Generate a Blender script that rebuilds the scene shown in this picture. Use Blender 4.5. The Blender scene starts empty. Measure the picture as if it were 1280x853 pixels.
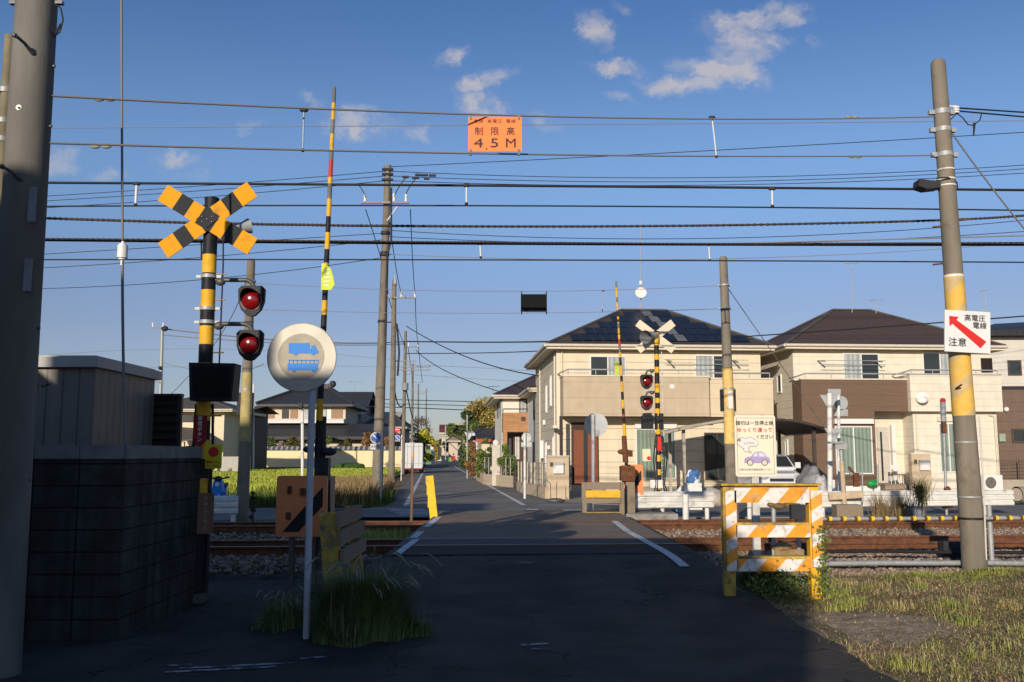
import bpy, bmesh, math, random
import numpy as np
from mathutils import Vector, Matrix
random.seed(7); RNG = np.random.default_rng(11)
S = bpy.context.scene; COL = S.collection
R = math.radians
# ---------------------------------------------------------------- camera
F = 1173.0; PITCH = R(6.88); EYE = 1.58
ct, st = math.cos(PITCH), math.sin(PITCH)
cam = bpy.data.objects.new('camera', bpy.data.cameras.new('camera')); COL.objects.link(cam)
cam.location = (0, 0, EYE); cam.rotation_euler = (R(90)+PITCH, 0, 0)
cam.data.sensor_width = 36; cam.data.lens = 36*F/1280; cam.data.clip_end = 8000; cam.data.clip_start = .05
S.camera = cam
def ray(px, py):
    v = (426.5-py)/F
    return Vector(((px-640)/F, ct-v*st, st+v*ct))
def P(px, py, Y):
    d = ray(px, py); return Vector((0, 0, EYE)) + d*(Y/d.y)
def G(px, py, z=0.0):
    d = ray(px, py); return Vector((0, 0, EYE)) + d*((z-EYE)/d.z)
# ---------------------------------------------------------------- light
SUN_EL = 15.0; SUN_TAN = .325            # the sun stands low behind the camera, a little to the left
az = math.atan(SUN_TAN)                 # light travels towards (sin az, cos az)
sun = bpy.data.objects.new('sun', bpy.data.lights.new('sun', 'SUN')); COL.objects.link(sun)
sun.data.energy = 4.3; sun.data.angle = R(.5); sun.data.color = (1, .89, .75)
ld = Vector((math.sin(az)*math.cos(R(SUN_EL)), math.cos(az)*math.cos(R(SUN_EL)), -math.sin(R(SUN_EL))))
sun.rotation_euler = ld.to_track_quat('-Z', 'Y').to_euler()
W = bpy.data.worlds.new('World'); S.world = W; W.use_nodes = True
nt = W.node_tree; nt.nodes.clear()
def N(t, **k):
    n = nt.nodes.new(t)
    for a, b in k.items(): setattr(n, a, b)
    return n
def lk(a, b): nt.links.new(a, b)
out = N('ShaderNodeOutputWorld'); bg = N('ShaderNodeBackground'); lk(bg.outputs[0], out.inputs[0])
SKY_STR = .075
bg.inputs[1].default_value = SKY_STR
sky = N('ShaderNodeTexSky', sky_type='NISHITA'); sky.sun_disc = False
sky.sun_elevation = R(SUN_EL); sky.sun_rotation = math.atan2(-ld.x, -ld.y)
sky.air_density = 1.0; sky.dust_density = .35; sky.ozone_density = 1.6; sky.altitude = 50
tint = N('ShaderNodeMix', data_type='RGBA', blend_type='MULTIPLY'); tint.inputs[0].default_value = 1
lk(sky.outputs[0], tint.inputs[6])
tcz = N('ShaderNodeTexCoord'); spz = N('ShaderNodeSeparateXYZ'); lk(tcz.outputs['Generated'], spz.inputs[0])
rmp = N('ShaderNodeValToRGB'); rmp.color_ramp.interpolation = 'EASE'; el = rmp.color_ramp.elements
for pos, c_ in ((0.0, (.385, .41, .58)), (.05, (.39, .41, .57)), (.12, (.455, .435, .575)), (.30, (.575, .66, .83)), (.47, (.36, .51, .74)), (1.0, (.37, .49, .68))):
    e_ = el[0] if pos == 0 else (el[-1] if pos == 1.0 else el.new(pos)); e_.position = pos; e_.color = (*c_, 1)
lk(spz.outputs[2], rmp.inputs[0]); t2 = N('ShaderNodeVectorMath', operation='SCALE'); t2.inputs['Scale'].default_value = 2.1; lk(rmp.outputs[0], t2.inputs[0]); lk(t2.outputs[0], tint.inputs[7])
# clouds: soft puffs placed by compass direction and height above the horizon
tc = N('ShaderNodeTexCoord'); sp = N('ShaderNodeSeparateXYZ'); lk(tc.outputs['Generated'], sp.inputs[0])
ymax = N('ShaderNodeMath', operation='MAXIMUM'); ymax.inputs[1].default_value = .05; lk(sp.outputs[1], ymax.inputs[0])
du = N('ShaderNodeMath', operation='DIVIDE'); lk(sp.outputs[0], du.inputs[0]); lk(ymax.outputs[0], du.inputs[1])
dw = N('ShaderNodeMath', operation='DIVIDE'); lk(sp.outputs[2], dw.inputs[0]); lk(ymax.outputs[0], dw.inputs[1])
uv = N('ShaderNodeCombineXYZ'); lk(du.outputs[0], uv.inputs[0]); lk(dw.outputs[0], uv.inputs[1])
n1 = N('ShaderNodeTexNoise'); n1.inputs['Scale'].default_value = 16; n1.inputs['Detail'].default_value = 12; n1.inputs['Roughness'].default_value = .68
lk(uv.outputs[0], n1.inputs['Vector'])
sub = N('ShaderNodeVectorMath', operation='SUBTRACT'); sub.inputs[1].default_value = (.5, .5, .5); lk(n1.outputs['Color'], sub.inputs[0])
mul = N('ShaderNodeVectorMath', operation='MULTIPLY'); mul.inputs[1].default_value = (.10, .06, 0); lk(sub.outputs[0], mul.inputs[0])
wuv = N('ShaderNodeVectorMath', operation='ADD'); lk(uv.outputs[0], wuv.inputs[0]); lk(mul.outputs[0], wuv.inputs[1])
CLOUDS = [  # px, py, half width, half height, strength, tilt degrees
 (945, 24, 62, 15, 1.0, -6), (938, 50, 40, 20, .8, 5), (925, 70, 40, 22, .8, -15), (898, 92, 58, 15, 1.0, 14), (850, 107, 48, 12, .95, 4), (1020, 52, 15, 8, .5, 35), (990, 26, 26, 9, .7, -10),
 (740, 36, 28, 18, .72, 28), (768, 84, 40, 10, .75, 3), (775, 120, 24, 6, .65, 10), (750, 60, 12, 10, .45, 0), (775, 8, 22, 10, .5, 25),
 (560, 74, 26, 14, .85, -10), (604, 102, 42, 11, .75, -18), (606, 130, 34, 14, .95, 5), (686, 159, 28, 9, .62, 28),
 (450, 157, 46, 17, .85, 3), (522, 166, 20, 10, .7, -10), (313, 153, 15, 7, .6, -12), (400, 132, 24, 8, .55, 20),
 (218, 205, 28, 11, .75, 5), (66, 199, 22, 12, .7, 25), (135, 220, 34, 8, .5, 0), (240, 224, 26, 7, .35, 0), (615, 440, 40, 5, .35, 0), (1190, 330, 40, 5, .2, 5), (30, 226, 30, 8, .4, 0)]
prev = None
for (cx, cy, a, b, s_, rot) in CLOUDS:
    d = ray(cx, cy); u, w = d.x/d.y, d.z/d.y
    sb = N('ShaderNodeVectorMath', operation='SUBTRACT'); sb.inputs[1].default_value = (u, w, 0); lk(wuv.outputs[0], sb.inputs[0])
    mp = N('ShaderNodeMapping', vector_type='POINT'); mp.inputs['Rotation'].default_value = (0, 0, R(rot)); lk(sb.outputs[0], mp.inputs[0])
    sc = N('ShaderNodeVectorMath', operation='MULTIPLY'); sc.inputs[1].default_value = (F/(a*1.75), F/(b*1.95), 0); lk(mp.outputs[0], sc.inputs[0])
    ln = N('ShaderNodeVectorMath', operation='LENGTH'); lk(sc.outputs[0], ln.inputs[0])
    mr = N('ShaderNodeMapRange', interpolation_type='SMOOTHERSTEP'); mr.inputs[1].default_value = 1.1; mr.inputs[2].default_value = 0.0; mr.inputs[3].default_value = 0; mr.inputs[4].default_value = s_
    lk(ln.outputs['Value'], mr.inputs[0])
    if prev is None: prev = mr.outputs[0]
    else:
        mx = N('ShaderNodeMath', operation='MAXIMUM'); lk(prev, mx.inputs[0]); lk(mr.outputs[0], mx.inputs[1]); prev = mx.outputs[0]
n2 = N('ShaderNodeTexNoise'); n2.inputs['Scale'].default_value = 30; n2.inputs['Detail'].default_value = 8; n2.inputs['Roughness'].default_value = .6
lk(wuv.outputs[0], n2.inputs['Vector'])
n2m = N('ShaderNodeMapRange'); n2m.inputs[1].default_value = .25; n2m.inputs[2].default_value = .75; n2m.inputs[3].default_value = .1; n2m.inputs[4].default_value = 1.3
lk(n2.outputs[0], n2m.inputs[0])
dn = N('ShaderNodeMath', operation='MULTIPLY'); lk(prev, dn.inputs[0]); lk(n2m.outputs[0], dn.inputs[1])
cd = N('ShaderNodeMapRange', interpolation_type='SMOOTHSTEP'); cd.inputs[1].default_value = .06; cd.inputs[2].default_value = .85; cd.inputs[4].default_value = .8
lk(dn.outputs[0], cd.inputs[0])
cm = N('ShaderNodeMix', data_type='RGBA'); lk(cd.outputs[0], cm.inputs[0]); lk(tint.outputs[2], cm.inputs[6])
cm.inputs[7].default_value = (.62/SKY_STR*.9, .58/SKY_STR*.9, .60/SKY_STR*.9, 1)
lk(cm.outputs[2], bg.inputs[0])
vs = S.view_settings; vs.view_transform = 'Standard'; vs.look = 'None'; vs.gamma = 1; vs.use_curve_mapping = False; vs.exposure = 0.0
S.cycles.max_bounces = 6; S.cycles.transparent_max_bounces = 8
# ---------------------------------------------------------------- materials
MATS = {}
def mat(name, col, rough=.8, var=.12, scale=6, bump=0., bscale=60, metal=0, island=0., col2=None, c2lo=.45, c2hi=.65, c2scale=3,
        lines=None, spec=.22, cracks=0, streak=0, grime=0, coat=0, stretch=None, alpha=1, wave=None):
    """procedural principled material: noise variation, second colour in patches, random tone per island, joint lines (axis, spacing, width, tone), stripes (wave)"""
    if name in MATS: return MATS[name]
    m = bpy.data.materials.new(name); m.use_nodes = True; t = m.node_tree; nd = t.nodes; L = t.links.new
    b = nd['Principled BSDF']; b.inputs['Roughness'].default_value = rough; b.inputs['Metallic'].default_value = metal
    b.inputs['Specular IOR Level'].default_value = spec; b.inputs['Coat Weight'].default_value = coat; b.inputs['Alpha'].default_value = alpha
    tcn = nd.new('ShaderNodeTexCoord'); src = tcn.outputs['Object']
    if stretch:
        mp = nd.new('ShaderNodeMapping'); mp.inputs['Scale'].default_value = stretch; L(src, mp.inputs[0]); nsrc = mp.outputs[0]
    else: nsrc = src
    def noise(sc, det=5, s=nsrc):
        n = nd.new('ShaderNodeTexNoise'); n.inputs['Scale'].default_value = sc; n.inputs['Detail'].default_value = det; L(s, n.inputs['Vector']); return n.outputs[0]
    def mix(f, a, bb, mode='MIX'):
        x = nd.new('ShaderNodeMix'); x.data_type = 'RGBA'; x.blend_type = mode
        if isinstance(f, float): x.inputs[0].default_value = f
        else: L(f, x.inputs[0])
        for i, v in ((6, a), (7, bb)):
            if isinstance(v, tuple): x.inputs[i].default_value = (*v, 1)
            else: L(v, x.inputs[i])
        return x.outputs[2]
    def mrange(v, a, bb, c, d):
        x = nd.new('ShaderNodeMapRange'); L(v, x.inputs[0])
        for i, q in enumerate((a, bb, c, d)): x.inputs[i+1].default_value = q
        return x.outputs[0]
    def mth(op, a, bb=None):
        x = nd.new('ShaderNodeMath'); x.operation = op
        for i, v in ((0, a), (1, bb)):
            if v is None: continue
            if isinstance(v, (int, float)): x.inputs[i].default_value = v
            else: L(v, x.inputs[i])
        return x.outputs[0]
    c = tuple(col)
    if wave:                       # (direction, period, duty, other colour)
        dr, per, duty, oc = wave
        dt = nd.new('ShaderNodeVectorMath'); dt.operation = 'DOT_PRODUCT'; L(src, dt.inputs[0]); dt.inputs[1].default_value = dr
        fr = mth('FRACT', mth('DIVIDE', dt.outputs['Value'], per)); c = mix(mth('GREATER_THAN', fr, duty), c, tuple(oc))
    if col2 is not None:
        c = mix(mrange(noise(c2scale), c2lo, c2hi, 0, 1), c, tuple(col2))
    hf = None
    if lines:
        for (ax, spc, wd, tone) in lines:
            sx = nd.new('ShaderNodeSeparateXYZ'); L(src, sx.inputs[0])
            fr = mth('FRACT', mth('DIVIDE', mth('ADD', sx.outputs[ax], 1000.0), spc))
            ln_ = mth('LESS_THAN', fr, wd/spc)
            c = mix(ln_, c, mix(1.0, c, (tone, tone, tone), 'MULTIPLY'))
            hf = ln_
    if var:
        g = mrange(noise(scale), .3, .7, 1-var, 1+var)
        cc = nd.new('ShaderNodeCombineColor'); [L(g, cc.inputs[i]) for i in range(3)]
        c = mix(1.0, c, cc.outputs[0], 'MULTIPLY')
    if streak:
        mp2 = nd.new('ShaderNodeMapping'); mp2.inputs['Scale'].default_value = (7, 7, .5); L(src, mp2.inputs[0]); g = mrange(noise(1.0, 6, mp2.outputs[0]), .35, .65, 1-streak, 1+streak*.35)
        cc = nd.new('ShaderNodeCombineColor'); [L(g, cc.inputs[i]) for i in range(3)]; c = mix(1.0, c, cc.outputs[0], 'MULTIPLY')
    if grime: c = mix(mrange(noise(grime, 10, src), .55, .74, 0, .5), c, (.10, .075, .05))
    if cracks:
        wn = nd.new('ShaderNodeTexNoise'); wn.inputs['Scale'].default_value = 1.6; wn.inputs['Detail'].default_value = 6; L(src, wn.inputs['Vector'])
        va = nd.new('ShaderNodeVectorMath'); va.operation = 'ADD'; L(src, va.inputs[0]); L(wn.outputs['Color'], va.inputs[1])
        vo = nd.new('ShaderNodeTexVoronoi'); vo.feature = 'DISTANCE_TO_EDGE'; vo.inputs['Scale'].default_value = cracks; L(va.outputs[0], vo.inputs['Vector'])
        msk = mth('MULTIPLY', mth('LESS_THAN', vo.outputs['Distance'], .006), mrange(noise(.5, 3, src), .46, .54, 0, .75))
        c = mix(msk, c, (.012, .012, .012)); fine = mrange(noise(220, 2, src), .3, .7, .7, 1.35); cc = nd.new('ShaderNodeCombineColor'); [L(fine, cc.inputs[i]) for i in range(3)]; c = mix(1.0, c, cc.outputs[0], 'MULTIPLY')
        sxx = nd.new('ShaderNodeSeparateXYZ'); L(src, sxx.inputs[0]); tw = mth('ABSOLUTE', mth('SUBTRACT', mth('ABSOLUTE', mth('SUBTRACT', sxx.outputs[0], .3)), .8)); c = mix(mrange(tw, .1, .5, .35, 0), c, mix(1.0, c, (1.45, 1.42, 1.38), 'MULTIPLY'))
    if island:
        ge = nd.new('ShaderNodeNewGeometry'); g = mrange(ge.outputs['Random Per Island'], 0, 1, 1-island, 1+island)
        cc = nd.new('ShaderNodeCombineColor'); [L(g, cc.inputs[i]) for i in range(3)]
        c = mix(1.0, c, cc.outputs[0], 'MULTIPLY')
    if isinstance(c, tuple): b.inputs['Base Color'].default_value = (*c, 1)
    else: L(c, b.inputs['Base Color'])
    if bump:
        bp = nd.new('ShaderNodeBump'); bp.inputs['Strength'].default_value = bump; bp.inputs['Distance'].default_value = .02
        L(noise(bscale, 4), bp.inputs['Height']); L(bp.outputs[0], b.inputs['Normal'])
    MATS[name] = m; return m
asphalt = mat('asphalt', (.078, .067, .056), .9, .2, 1.7, .8, 140, col2=(.050, .044, .038), c2scale=1.3, cracks=.55)  # darkened base colour; part of the foreground shade is painted in
asphalt_pale = mat('sunlit_asphalt', (.225, .21, .19), .9, .12, 1.3, .5, 140, col2=(.18, .17, .155), c2scale=.6)  # same paving in a lighter tone; sunlight is painted into the colour
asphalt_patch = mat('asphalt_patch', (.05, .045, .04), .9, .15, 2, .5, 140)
concrete = mat('concrete', (.30, .28, .25), .9, .2, 4, .3, 80, col2=(.2, .19, .165), c2scale=5)
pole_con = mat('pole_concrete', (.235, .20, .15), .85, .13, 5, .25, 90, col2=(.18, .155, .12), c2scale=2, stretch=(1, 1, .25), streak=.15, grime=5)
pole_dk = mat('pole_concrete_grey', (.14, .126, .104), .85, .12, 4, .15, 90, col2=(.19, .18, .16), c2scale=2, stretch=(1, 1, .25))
paint_w = mat('road_paint', (.62, .62, .6), .7, .25, 25, col2=(.12, .12, .12), c2lo=.56, c2hi=.72, c2scale=14)
paint_worn = mat('worn_road_paint', (.42, .42, .42), .7, .3, 25, col2=(.07, .07, .07), c2lo=.42, c2hi=.58, c2scale=9)
white = mat('white_paint', (.72, .70, .64), .5, .08, 6, grime=5)
white_old = mat('weathered_white', (.55, .53, .47), .6, .15, 10, col2=(.38, .33, .26), c2lo=.6, c2hi=.8, c2scale=8)
yellow = mat('safety_yellow', (.76, .42, .025), .55, .12, 10, grime=7)
yellow_pole = mat('faded_yellow', (.72, .50, .16), .7, .12, 8, col2=(.42, .34, .2), c2lo=.55, c2hi=.75, c2scale=6)
yellow_old = mat('weathered_yellow', (.50, .33, .06), .8, .25, 12, .2, 40, col2=(.22, .17, .1), c2lo=.5, c2hi=.66, c2scale=7)
black = mat('black_paint', (.018, .018, .02), .55, .3, 12)
charcoal = mat('charcoal', (.035, .035, .038), .6, .2, 8)
galv = mat('galvanised_steel', (.38, .385, .37), .55, .15, 20, metal=.3)
steel_dk = mat('dark_steel', (.12, .12, .12), .5, .2, 20, metal=.4)
wire_m = mat('wire_black', (.02, .02, .022), .6, 0)
wire_g = mat('wire_grey', (.22, .21, .2), .6, 0)
rust = mat('rusty_steel', (.16, .065, .03), .9, .25, 15, .3, 60, col2=(.10, .045, .025), c2scale=6)
railtop = mat('rail_head', (.25, .16, .11), .45, .2, 10, metal=.5)
orange = mat('salmon_orange', (.80, .27, .10), .55, .08, 8, col2=(.5, .18, .08), c2lo=.62, c2hi=.75, c2scale=7)
orange_sign = mat('orange_board', (.98, .235, .055), .5, .04, 8)
red = mat('red_paint', (.62, .03, .025), .45, .1, 8)
lens = mat('red_lens', (.20, .004, .006), .15, .1, 20, coat=.5, spec=.5)
insul = mat('porcelain', (.75, .74, .7), .3, .05, 6)
stone = mat('ballast_stone', (.27, .185, .125), .95, .25, 30, island=.55, col2=(.25, .21, .165), c2scale=14)
soil = mat('soil', (.25, .18, .11), .95, .4, 26, .9, 40, col2=(.13, .105, .06), c2scale=3.5, c2lo=.4, c2hi=.6)
wood_old = mat('weathered_wood', (.27, .21, .145), .9, .25, 20, .4, 60, stretch=(1, 1, 6))
wood_new = mat('pale_wood', (.52, .40, .26), .8, .15, 10)
glass_dk = mat('dark_glass', (.035, .042, .045), .1, .1, 2, spec=.4, coat=.1)
curtain = mat('curtain_behind_glass', (.25, .31, .25), .16, .12, 2, wave=((1, 0, 0), .16, .5, (.17, .22, .175)), coat=.3)
curtain_w = mat('pale_blind_behind_glass', (.42, .44, .42), .2, .2, 1.5, wave=((1, 0, 0), .2, .5, (.3, .33, .33)), coat=.3)
frame_w = mat('white_sash', (.72, .71, .66), .45, .03)
frame_b = mat('bronze_sash', (.08, .065, .055), .5, .05)
# ---------------------------------------------------------------- mesh helper
class MB:
    def __init__(s, o=(0, 0, 0)): s.v = []; s.f = []; s.mi = []; s.M = Matrix.Identity(4); s.o = Vector(o); s.m = 0; s.sm = set()
    def add(s, vs, fs, smooth=False):
        n = len(s.v); s.v += [s.M @ Vector(p) for p in vs]
        for f in fs:
            if smooth: s.sm.add(len(s.f))
            s.f.append(tuple(i+n for i in f)); s.mi.append(s.m)
        return s
    def box(s, x0, x1, y0, y1, z0, z1):
        return s.add([(x0, y0, z0), (x1, y0, z0), (x1, y1, z0), (x0, y1, z0), (x0, y0, z1), (x1, y0, z1), (x1, y1, z1), (x0, y1, z1)],
                     [(0, 3, 2, 1), (4, 5, 6, 7), (0, 1, 5, 4), (1, 2, 6, 5), (2, 3, 7, 6), (3, 0, 4, 7)])
    def cbox(s, c, sx, sy, sz, rz=0, bev=0):
        old = s.M; s.M = old @ Matrix.Translation(c) @ Matrix.Rotation(rz, 4, 'Z')
        if bev: s.rbox(sx, sy, sz, bev)
        else: s.box(-sx/2, sx/2, -sy/2, sy/2, -sz/2, sz/2)
        s.M = old; return s
    def rbox(s, sx, sy, sz, r):
        pts = []
        for (cx, cz, a0) in ((sx/2-r, sz/2-r, 0), (-sx/2+r, sz/2-r, 90), (-sx/2+r, -sz/2+r, 180), (sx/2-r, -sz/2+r, 270)):
            for k in range(5): a = R(a0+k*22.5); pts.append((cx+r*math.cos(a), cz+r*math.sin(a)))
        return s.prism(pts, -sy/2, sy/2)
    def prism(s, pts, y0, y1):          # outline in x,z (counter-clockwise seen from -y)
        n = len(pts)
        return s.add([(x, y0, z) for x, z in pts]+[(x, y1, z) for x, z in pts],
                     [tuple(range(n)), tuple(range(2*n-1, n-1, -1))]+[(i, i+n, (i+1) % n+n, (i+1) % n) for i in range(n)])
    def beam(s, a, b, w, h, up=(0, 0, 1)):
        a, b = Vector(a), Vector(b); d = (b-a); L_ = d.length; d.normalize(); sd = d.cross(Vector(up)).normalized(); u = sd.cross(d)
        vs = [a+t*d*L_+sx*sd*w/2+sz*u*h/2 for t in (0, 1) for sx, sz in ((-1, -1), (1, -1), (1, 1), (-1, 1))]
        return s.add(vs, [(0, 3, 2, 1), (4, 5, 6, 7), (0, 1, 5, 4), (1, 2, 6, 5), (2, 3, 7, 6), (3, 0, 4, 7)])
    def cyl(s, a, b, r1, r2=None, n=12, cap=True, smooth=True):
        r2 = r1 if r2 is None else r2
        return s.tube([a, b], [r1, r2], n, cap, smooth)
    def tube(s, pts, r, n=8, cap=True, smooth=True):
        pts = [Vector(p) for p in pts]; k = len(pts)
        if not hasattr(r, '__len__'): r = [r]*k
        vs = []; fs = []; pu = None
        for i, p in enumerate(pts):
            d = (pts[min(i+1, k-1)]-pts[max(i-1, 0)]).normalized()
            if pu is None: pu = Vector((0, 0, 1)) if abs(d.z) < .9 else Vector((0, 1, 0))
            sd = d.cross(pu).normalized(); pu = sd.cross(d).normalized()
            for j in range(n): a = 2*math.pi*j/n; vs.append(p+r[i]*(math.cos(a)*sd+math.sin(a)*pu))
        for i in range(k-1):
            for j in range(n): fs.append((i*n+j, i*n+(j+1) % n, (i+1)*n+(j+1) % n, (i+1)*n+j))
        s.add(vs, fs, smooth)
        if cap: s.add([vs[j] for j in range(n)], [tuple(range(n-1, -1, -1))]); s.add(vs[-n:], [tuple(range(n))])
        return s
    def ball(s, c, r, sq=(1, 1, 1), n=10, m=6):
        c = Vector(c); vs = []; fs = []
        for i in range(m+1):
            t = math.pi*i/m
            for j in range(n):
                a = 2*math.pi*j/n; vs.append(c+Vector((sq[0]*math.sin(t)*math.cos(a), sq[1]*math.sin(t)*math.sin(a), sq[2]*math.cos(t)))*r)
        for i in range(m):
            for j in range(n): fs.append((i*n+j, (i+1)*n+j, (i+1)*n+(j+1) % n, i*n+(j+1) % n))
        return s.add(vs, fs, True)
    def disc(s, c, r, th, n=40, dirv=(0, -1, 0), dish=0):
        d = Vector(dirv).normalized(); c = Vector(c)
        s.tube([c, c+d*th], r, n, True, False); return s
    def build(s, name, mats, parent=None, label=None):
        me = bpy.data.meshes.new(name); me.from_pydata([tuple(v-s.o) for v in s.v], [], s.f)
        if not isinstance(mats, (list, tuple)): mats = [mats]
        for m_ in mats: me.materials.append(m_)
        for i, p in enumerate(me.polygons):
            p.material_index = s.mi[i]
            if i in s.sm: p.use_smooth = True
        me.update()
        o = bpy.data.objects.new(name, me); COL.objects.link(o)
        if parent is not None: o.parent = parent
        else: o.location = s.o
        if label: o['label'] = label
        return o
def T(name, label, cat, loc=(0, 0, 0), group=None, rz=0):
    o = bpy.data.objects.new(name, None); COL.objects.link(o); o.location = loc; o.rotation_euler = (0, 0, rz); o.empty_display_size = .2
    o['label'] = label; o['category'] = cat
    if group: o['group'] = group
    return o
def tag(o, label, cat, group=None):
    o['label'] = label; o['category'] = cat
    if group: o['group'] = group
    return o
def struct(o): o['kind'] = 'structure'; return o
def stuff(o, label=None, cat=None):
    o['kind'] = 'stuff'
    if label: o['label'] = label
    if cat: o['category'] = cat
    return o
def dup(root, loc, label=None, rz=None, group=None):
    r = root.copy(); COL.objects.link(r); r.location = loc
    if rz is not None: r.rotation_euler = (0, 0, rz)
    if label: r['label'] = label
    if group: r['group'] = group
    for ch in list(root.children):
        c = ch.copy(); COL.objects.link(c); c.parent = r
        for g in list(ch.children):
            d = g.copy(); COL.objects.link(d); d.parent = c
    return r
def text(body, size, c, m, parent, name='lettering', bold=.006, rz=0, sx=1, spacing=1, thick=0.001, face=Matrix.Identity(4)):
    cu = bpy.data.curves.new('t', 'FONT'); cu.body = body; cu.size = size; cu.align_x = 'CENTER'; cu.align_y = 'CENTER'; cu.offset = 0
    cu.space_character = spacing; cu.space_line = .95; cu.resolution_u = 3; cu.extrude = thick
    o = bpy.data.objects.new('t', cu); COL.objects.link(o)
    dg = bpy.context.evaluated_depsgraph_get(); me = bpy.data.meshes.new_from_object(o.evaluated_get(dg)); me.name = name
    bpy.data.objects.remove(o)
    M_ = Matrix.Translation(c) @ face @ Matrix.Rotation(rz, 4, 'Z') @ Matrix.Rotation(R(90), 4, 'X') @ Matrix.Diagonal((sx, 1, 1, 1))
    me.transform(M_); me.materials.clear(); me.materials.append(m)
    if bold:
        vs = [v.co.copy() for v in me.vertices]; fs = [tuple(p.vertices) for p in me.polygons]; V = []; Q = []; b_ = bold*size
        for k, (dx, dz) in enumerate(((0, 0), (b_, .3*b_), (-b_, -.3*b_), (.3*b_, b_), (-.3*b_, -b_))): V += [v+Vector((dx, -.00012*k, dz)) for v in vs]; Q += [tuple(i+k*len(vs) for i in f) for f in fs]
        me.clear_geometry(); me.from_pydata(V, [], Q); me.update()
    q = bpy.data.objects.new(name, me); COL.objects.link(q)
    if parent: q.parent = parent
    return q
def quads(name, cen, siz, m, up=.0, parent=None, aspect=.6, tri=False):
    """many leaf faces: cen Nx3 centres, siz N sizes"""
    n = len(cen); a = RNG.normal(size=(n, 3)); a[:, 2] *= (1-up); a /= np.linalg.norm(a, axis=1)[:, None]+1e-9
    b = np.cross(a, RNG.normal(size=(n, 3))); b /= np.linalg.norm(b, axis=1)[:, None]+1e-9
    a = a*siz[:, None]; b = b*siz[:, None]*aspect
    V = np.stack([cen-a, cen-b, cen+a, cen+b], 1).reshape(-1, 3)
    me = bpy.data.meshes.new(name); me.vertices.add(4*n); me.vertices.foreach_set('co', V.ravel().astype('f'))
    me.loops.add(4*n); me.loops.foreach_set('vertex_index', np.arange(4*n, dtype='i'))
    me.polygons.add(n); me.polygons.foreach_set('loop_start', np.arange(0, 4*n, 4, dtype='i')); me.polygons.foreach_set('loop_total', np.full(n, 4, 'i'))
    me.update(calc_edges=True); me.materials.append(m)
    o = bpy.data.objects.new(name, me); COL.objects.link(o)
    if parent: o.parent = parent
    return o
def blades(name, base, h, w, m, lean=.35, parent=None, droop=.0, th=None):
    """grass blades: two-segment tapering strips; base Nx3, h N"""
    n = len(base); th = RNG.uniform(0, 2*np.pi, n) if th is None else th; dr = np.stack([np.cos(th), np.sin(th), np.zeros(n)], 1)
    sd = np.stack([-np.sin(th), np.cos(th), np.zeros(n)], 1)*(w/2 if not hasattr(w, '__len__') else (w/2)[:, None])
    ln = (RNG.uniform(.1, 1, n)*lean*h)[:, None]; hh = h[:, None]; z = np.array([0, 0, 1.])
    mid = base+dr*ln*.35+z*hh*.6; tip = base+dr*ln*(1+droop)+z*hh*(1-droop*.6)
    V = np.stack([base-sd, base+sd, mid+sd*.8, mid-sd*.8, tip], 1).reshape(-1, 3)
    k = np.arange(n)[:, None]*5; q = (k+np.array([[0, 1, 2, 3, 3, 2, 4]])).ravel().astype('i')
    me = bpy.data.meshes.new(name); me.vertices.add(5*n); me.vertices.foreach_set('co', V.ravel().astype('f'))
    me.loops.add(7*n); me.loops.foreach_set('vertex_index', q)
    ls = (np.arange(n)[:, None]*7+np.array([[0, 4]])).ravel().astype('i'); lt = np.tile([4, 3], n).astype('i')
    me.polygons.add(2*n); me.polygons.foreach_set('loop_start', ls); me.polygons.foreach_set('loop_total', lt)
    me.update(calc_edges=True); me.materials.append(m)
    o = bpy.data.objects.new(name, me); COL.objects.link(o)
    if parent: o.parent = parent
    return o
# ================================================================ SETTING
YAW = R(4.2); cy_, sy_ = math.cos(YAW), math.sin(YAW)
def TR(s, t, z=0): return Vector((s*cy_-t*sy_+0*t, s*sy_+t*cy_, z))     # track frame: s along the rails, t across (away)
def smooth(a, b, x): x = min(1, max(0, (x-a)/(b-a))); return x*x*(3-2*x)
def hgt(x, y):
    t = -x*sy_+y*cy_
    h = 0.
    if x > 2.5: h += .09*smooth(2.6, 4.0, x)*smooth(7.5, 10.5, t)*(1-smooth(11.6, 13, t))
    if x > 2.5: h += .10*smooth(5.2, 8, x)*smooth(8.5, 11.2, t)*(1-smooth(12.0, 13.4, t))
    if 6 < y < 13 and x > 2.7: h += .025*math.sin(x*3.1+y)*math.sin(y*2.3)
    return h - .03
def axis(dense, lo, hi, far):
    a = list(np.arange(lo, hi, dense)); st_ = dense
    v = hi
    while v < far: a.append(v); st_ *= 1.35; v += st_
    v = lo-dense; st_ = dense
    while v > -far: a.insert(0, v); st_ *= 1.35; v -= st_
    return a
xs = axis(.35, -12, 16, 3500); ys = axis(.35, 4, 26, 3500)
vs_ = [(x, y, hgt(x, y)) for y in ys for x in xs]; nx = len(xs)
g = MB(); g.v = [Vector(v) for v in vs_]; g.f = [(j*nx+i, j*nx+i+1, (j+1)*nx+i+1, (j+1)*nx+i) for j in range(len(ys)-1) for i in range(nx-1)]; g.mi = [0]*len(g.f); g.sm = set(range(len(g.f)))
struct(g.build('ground', soil))
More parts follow.
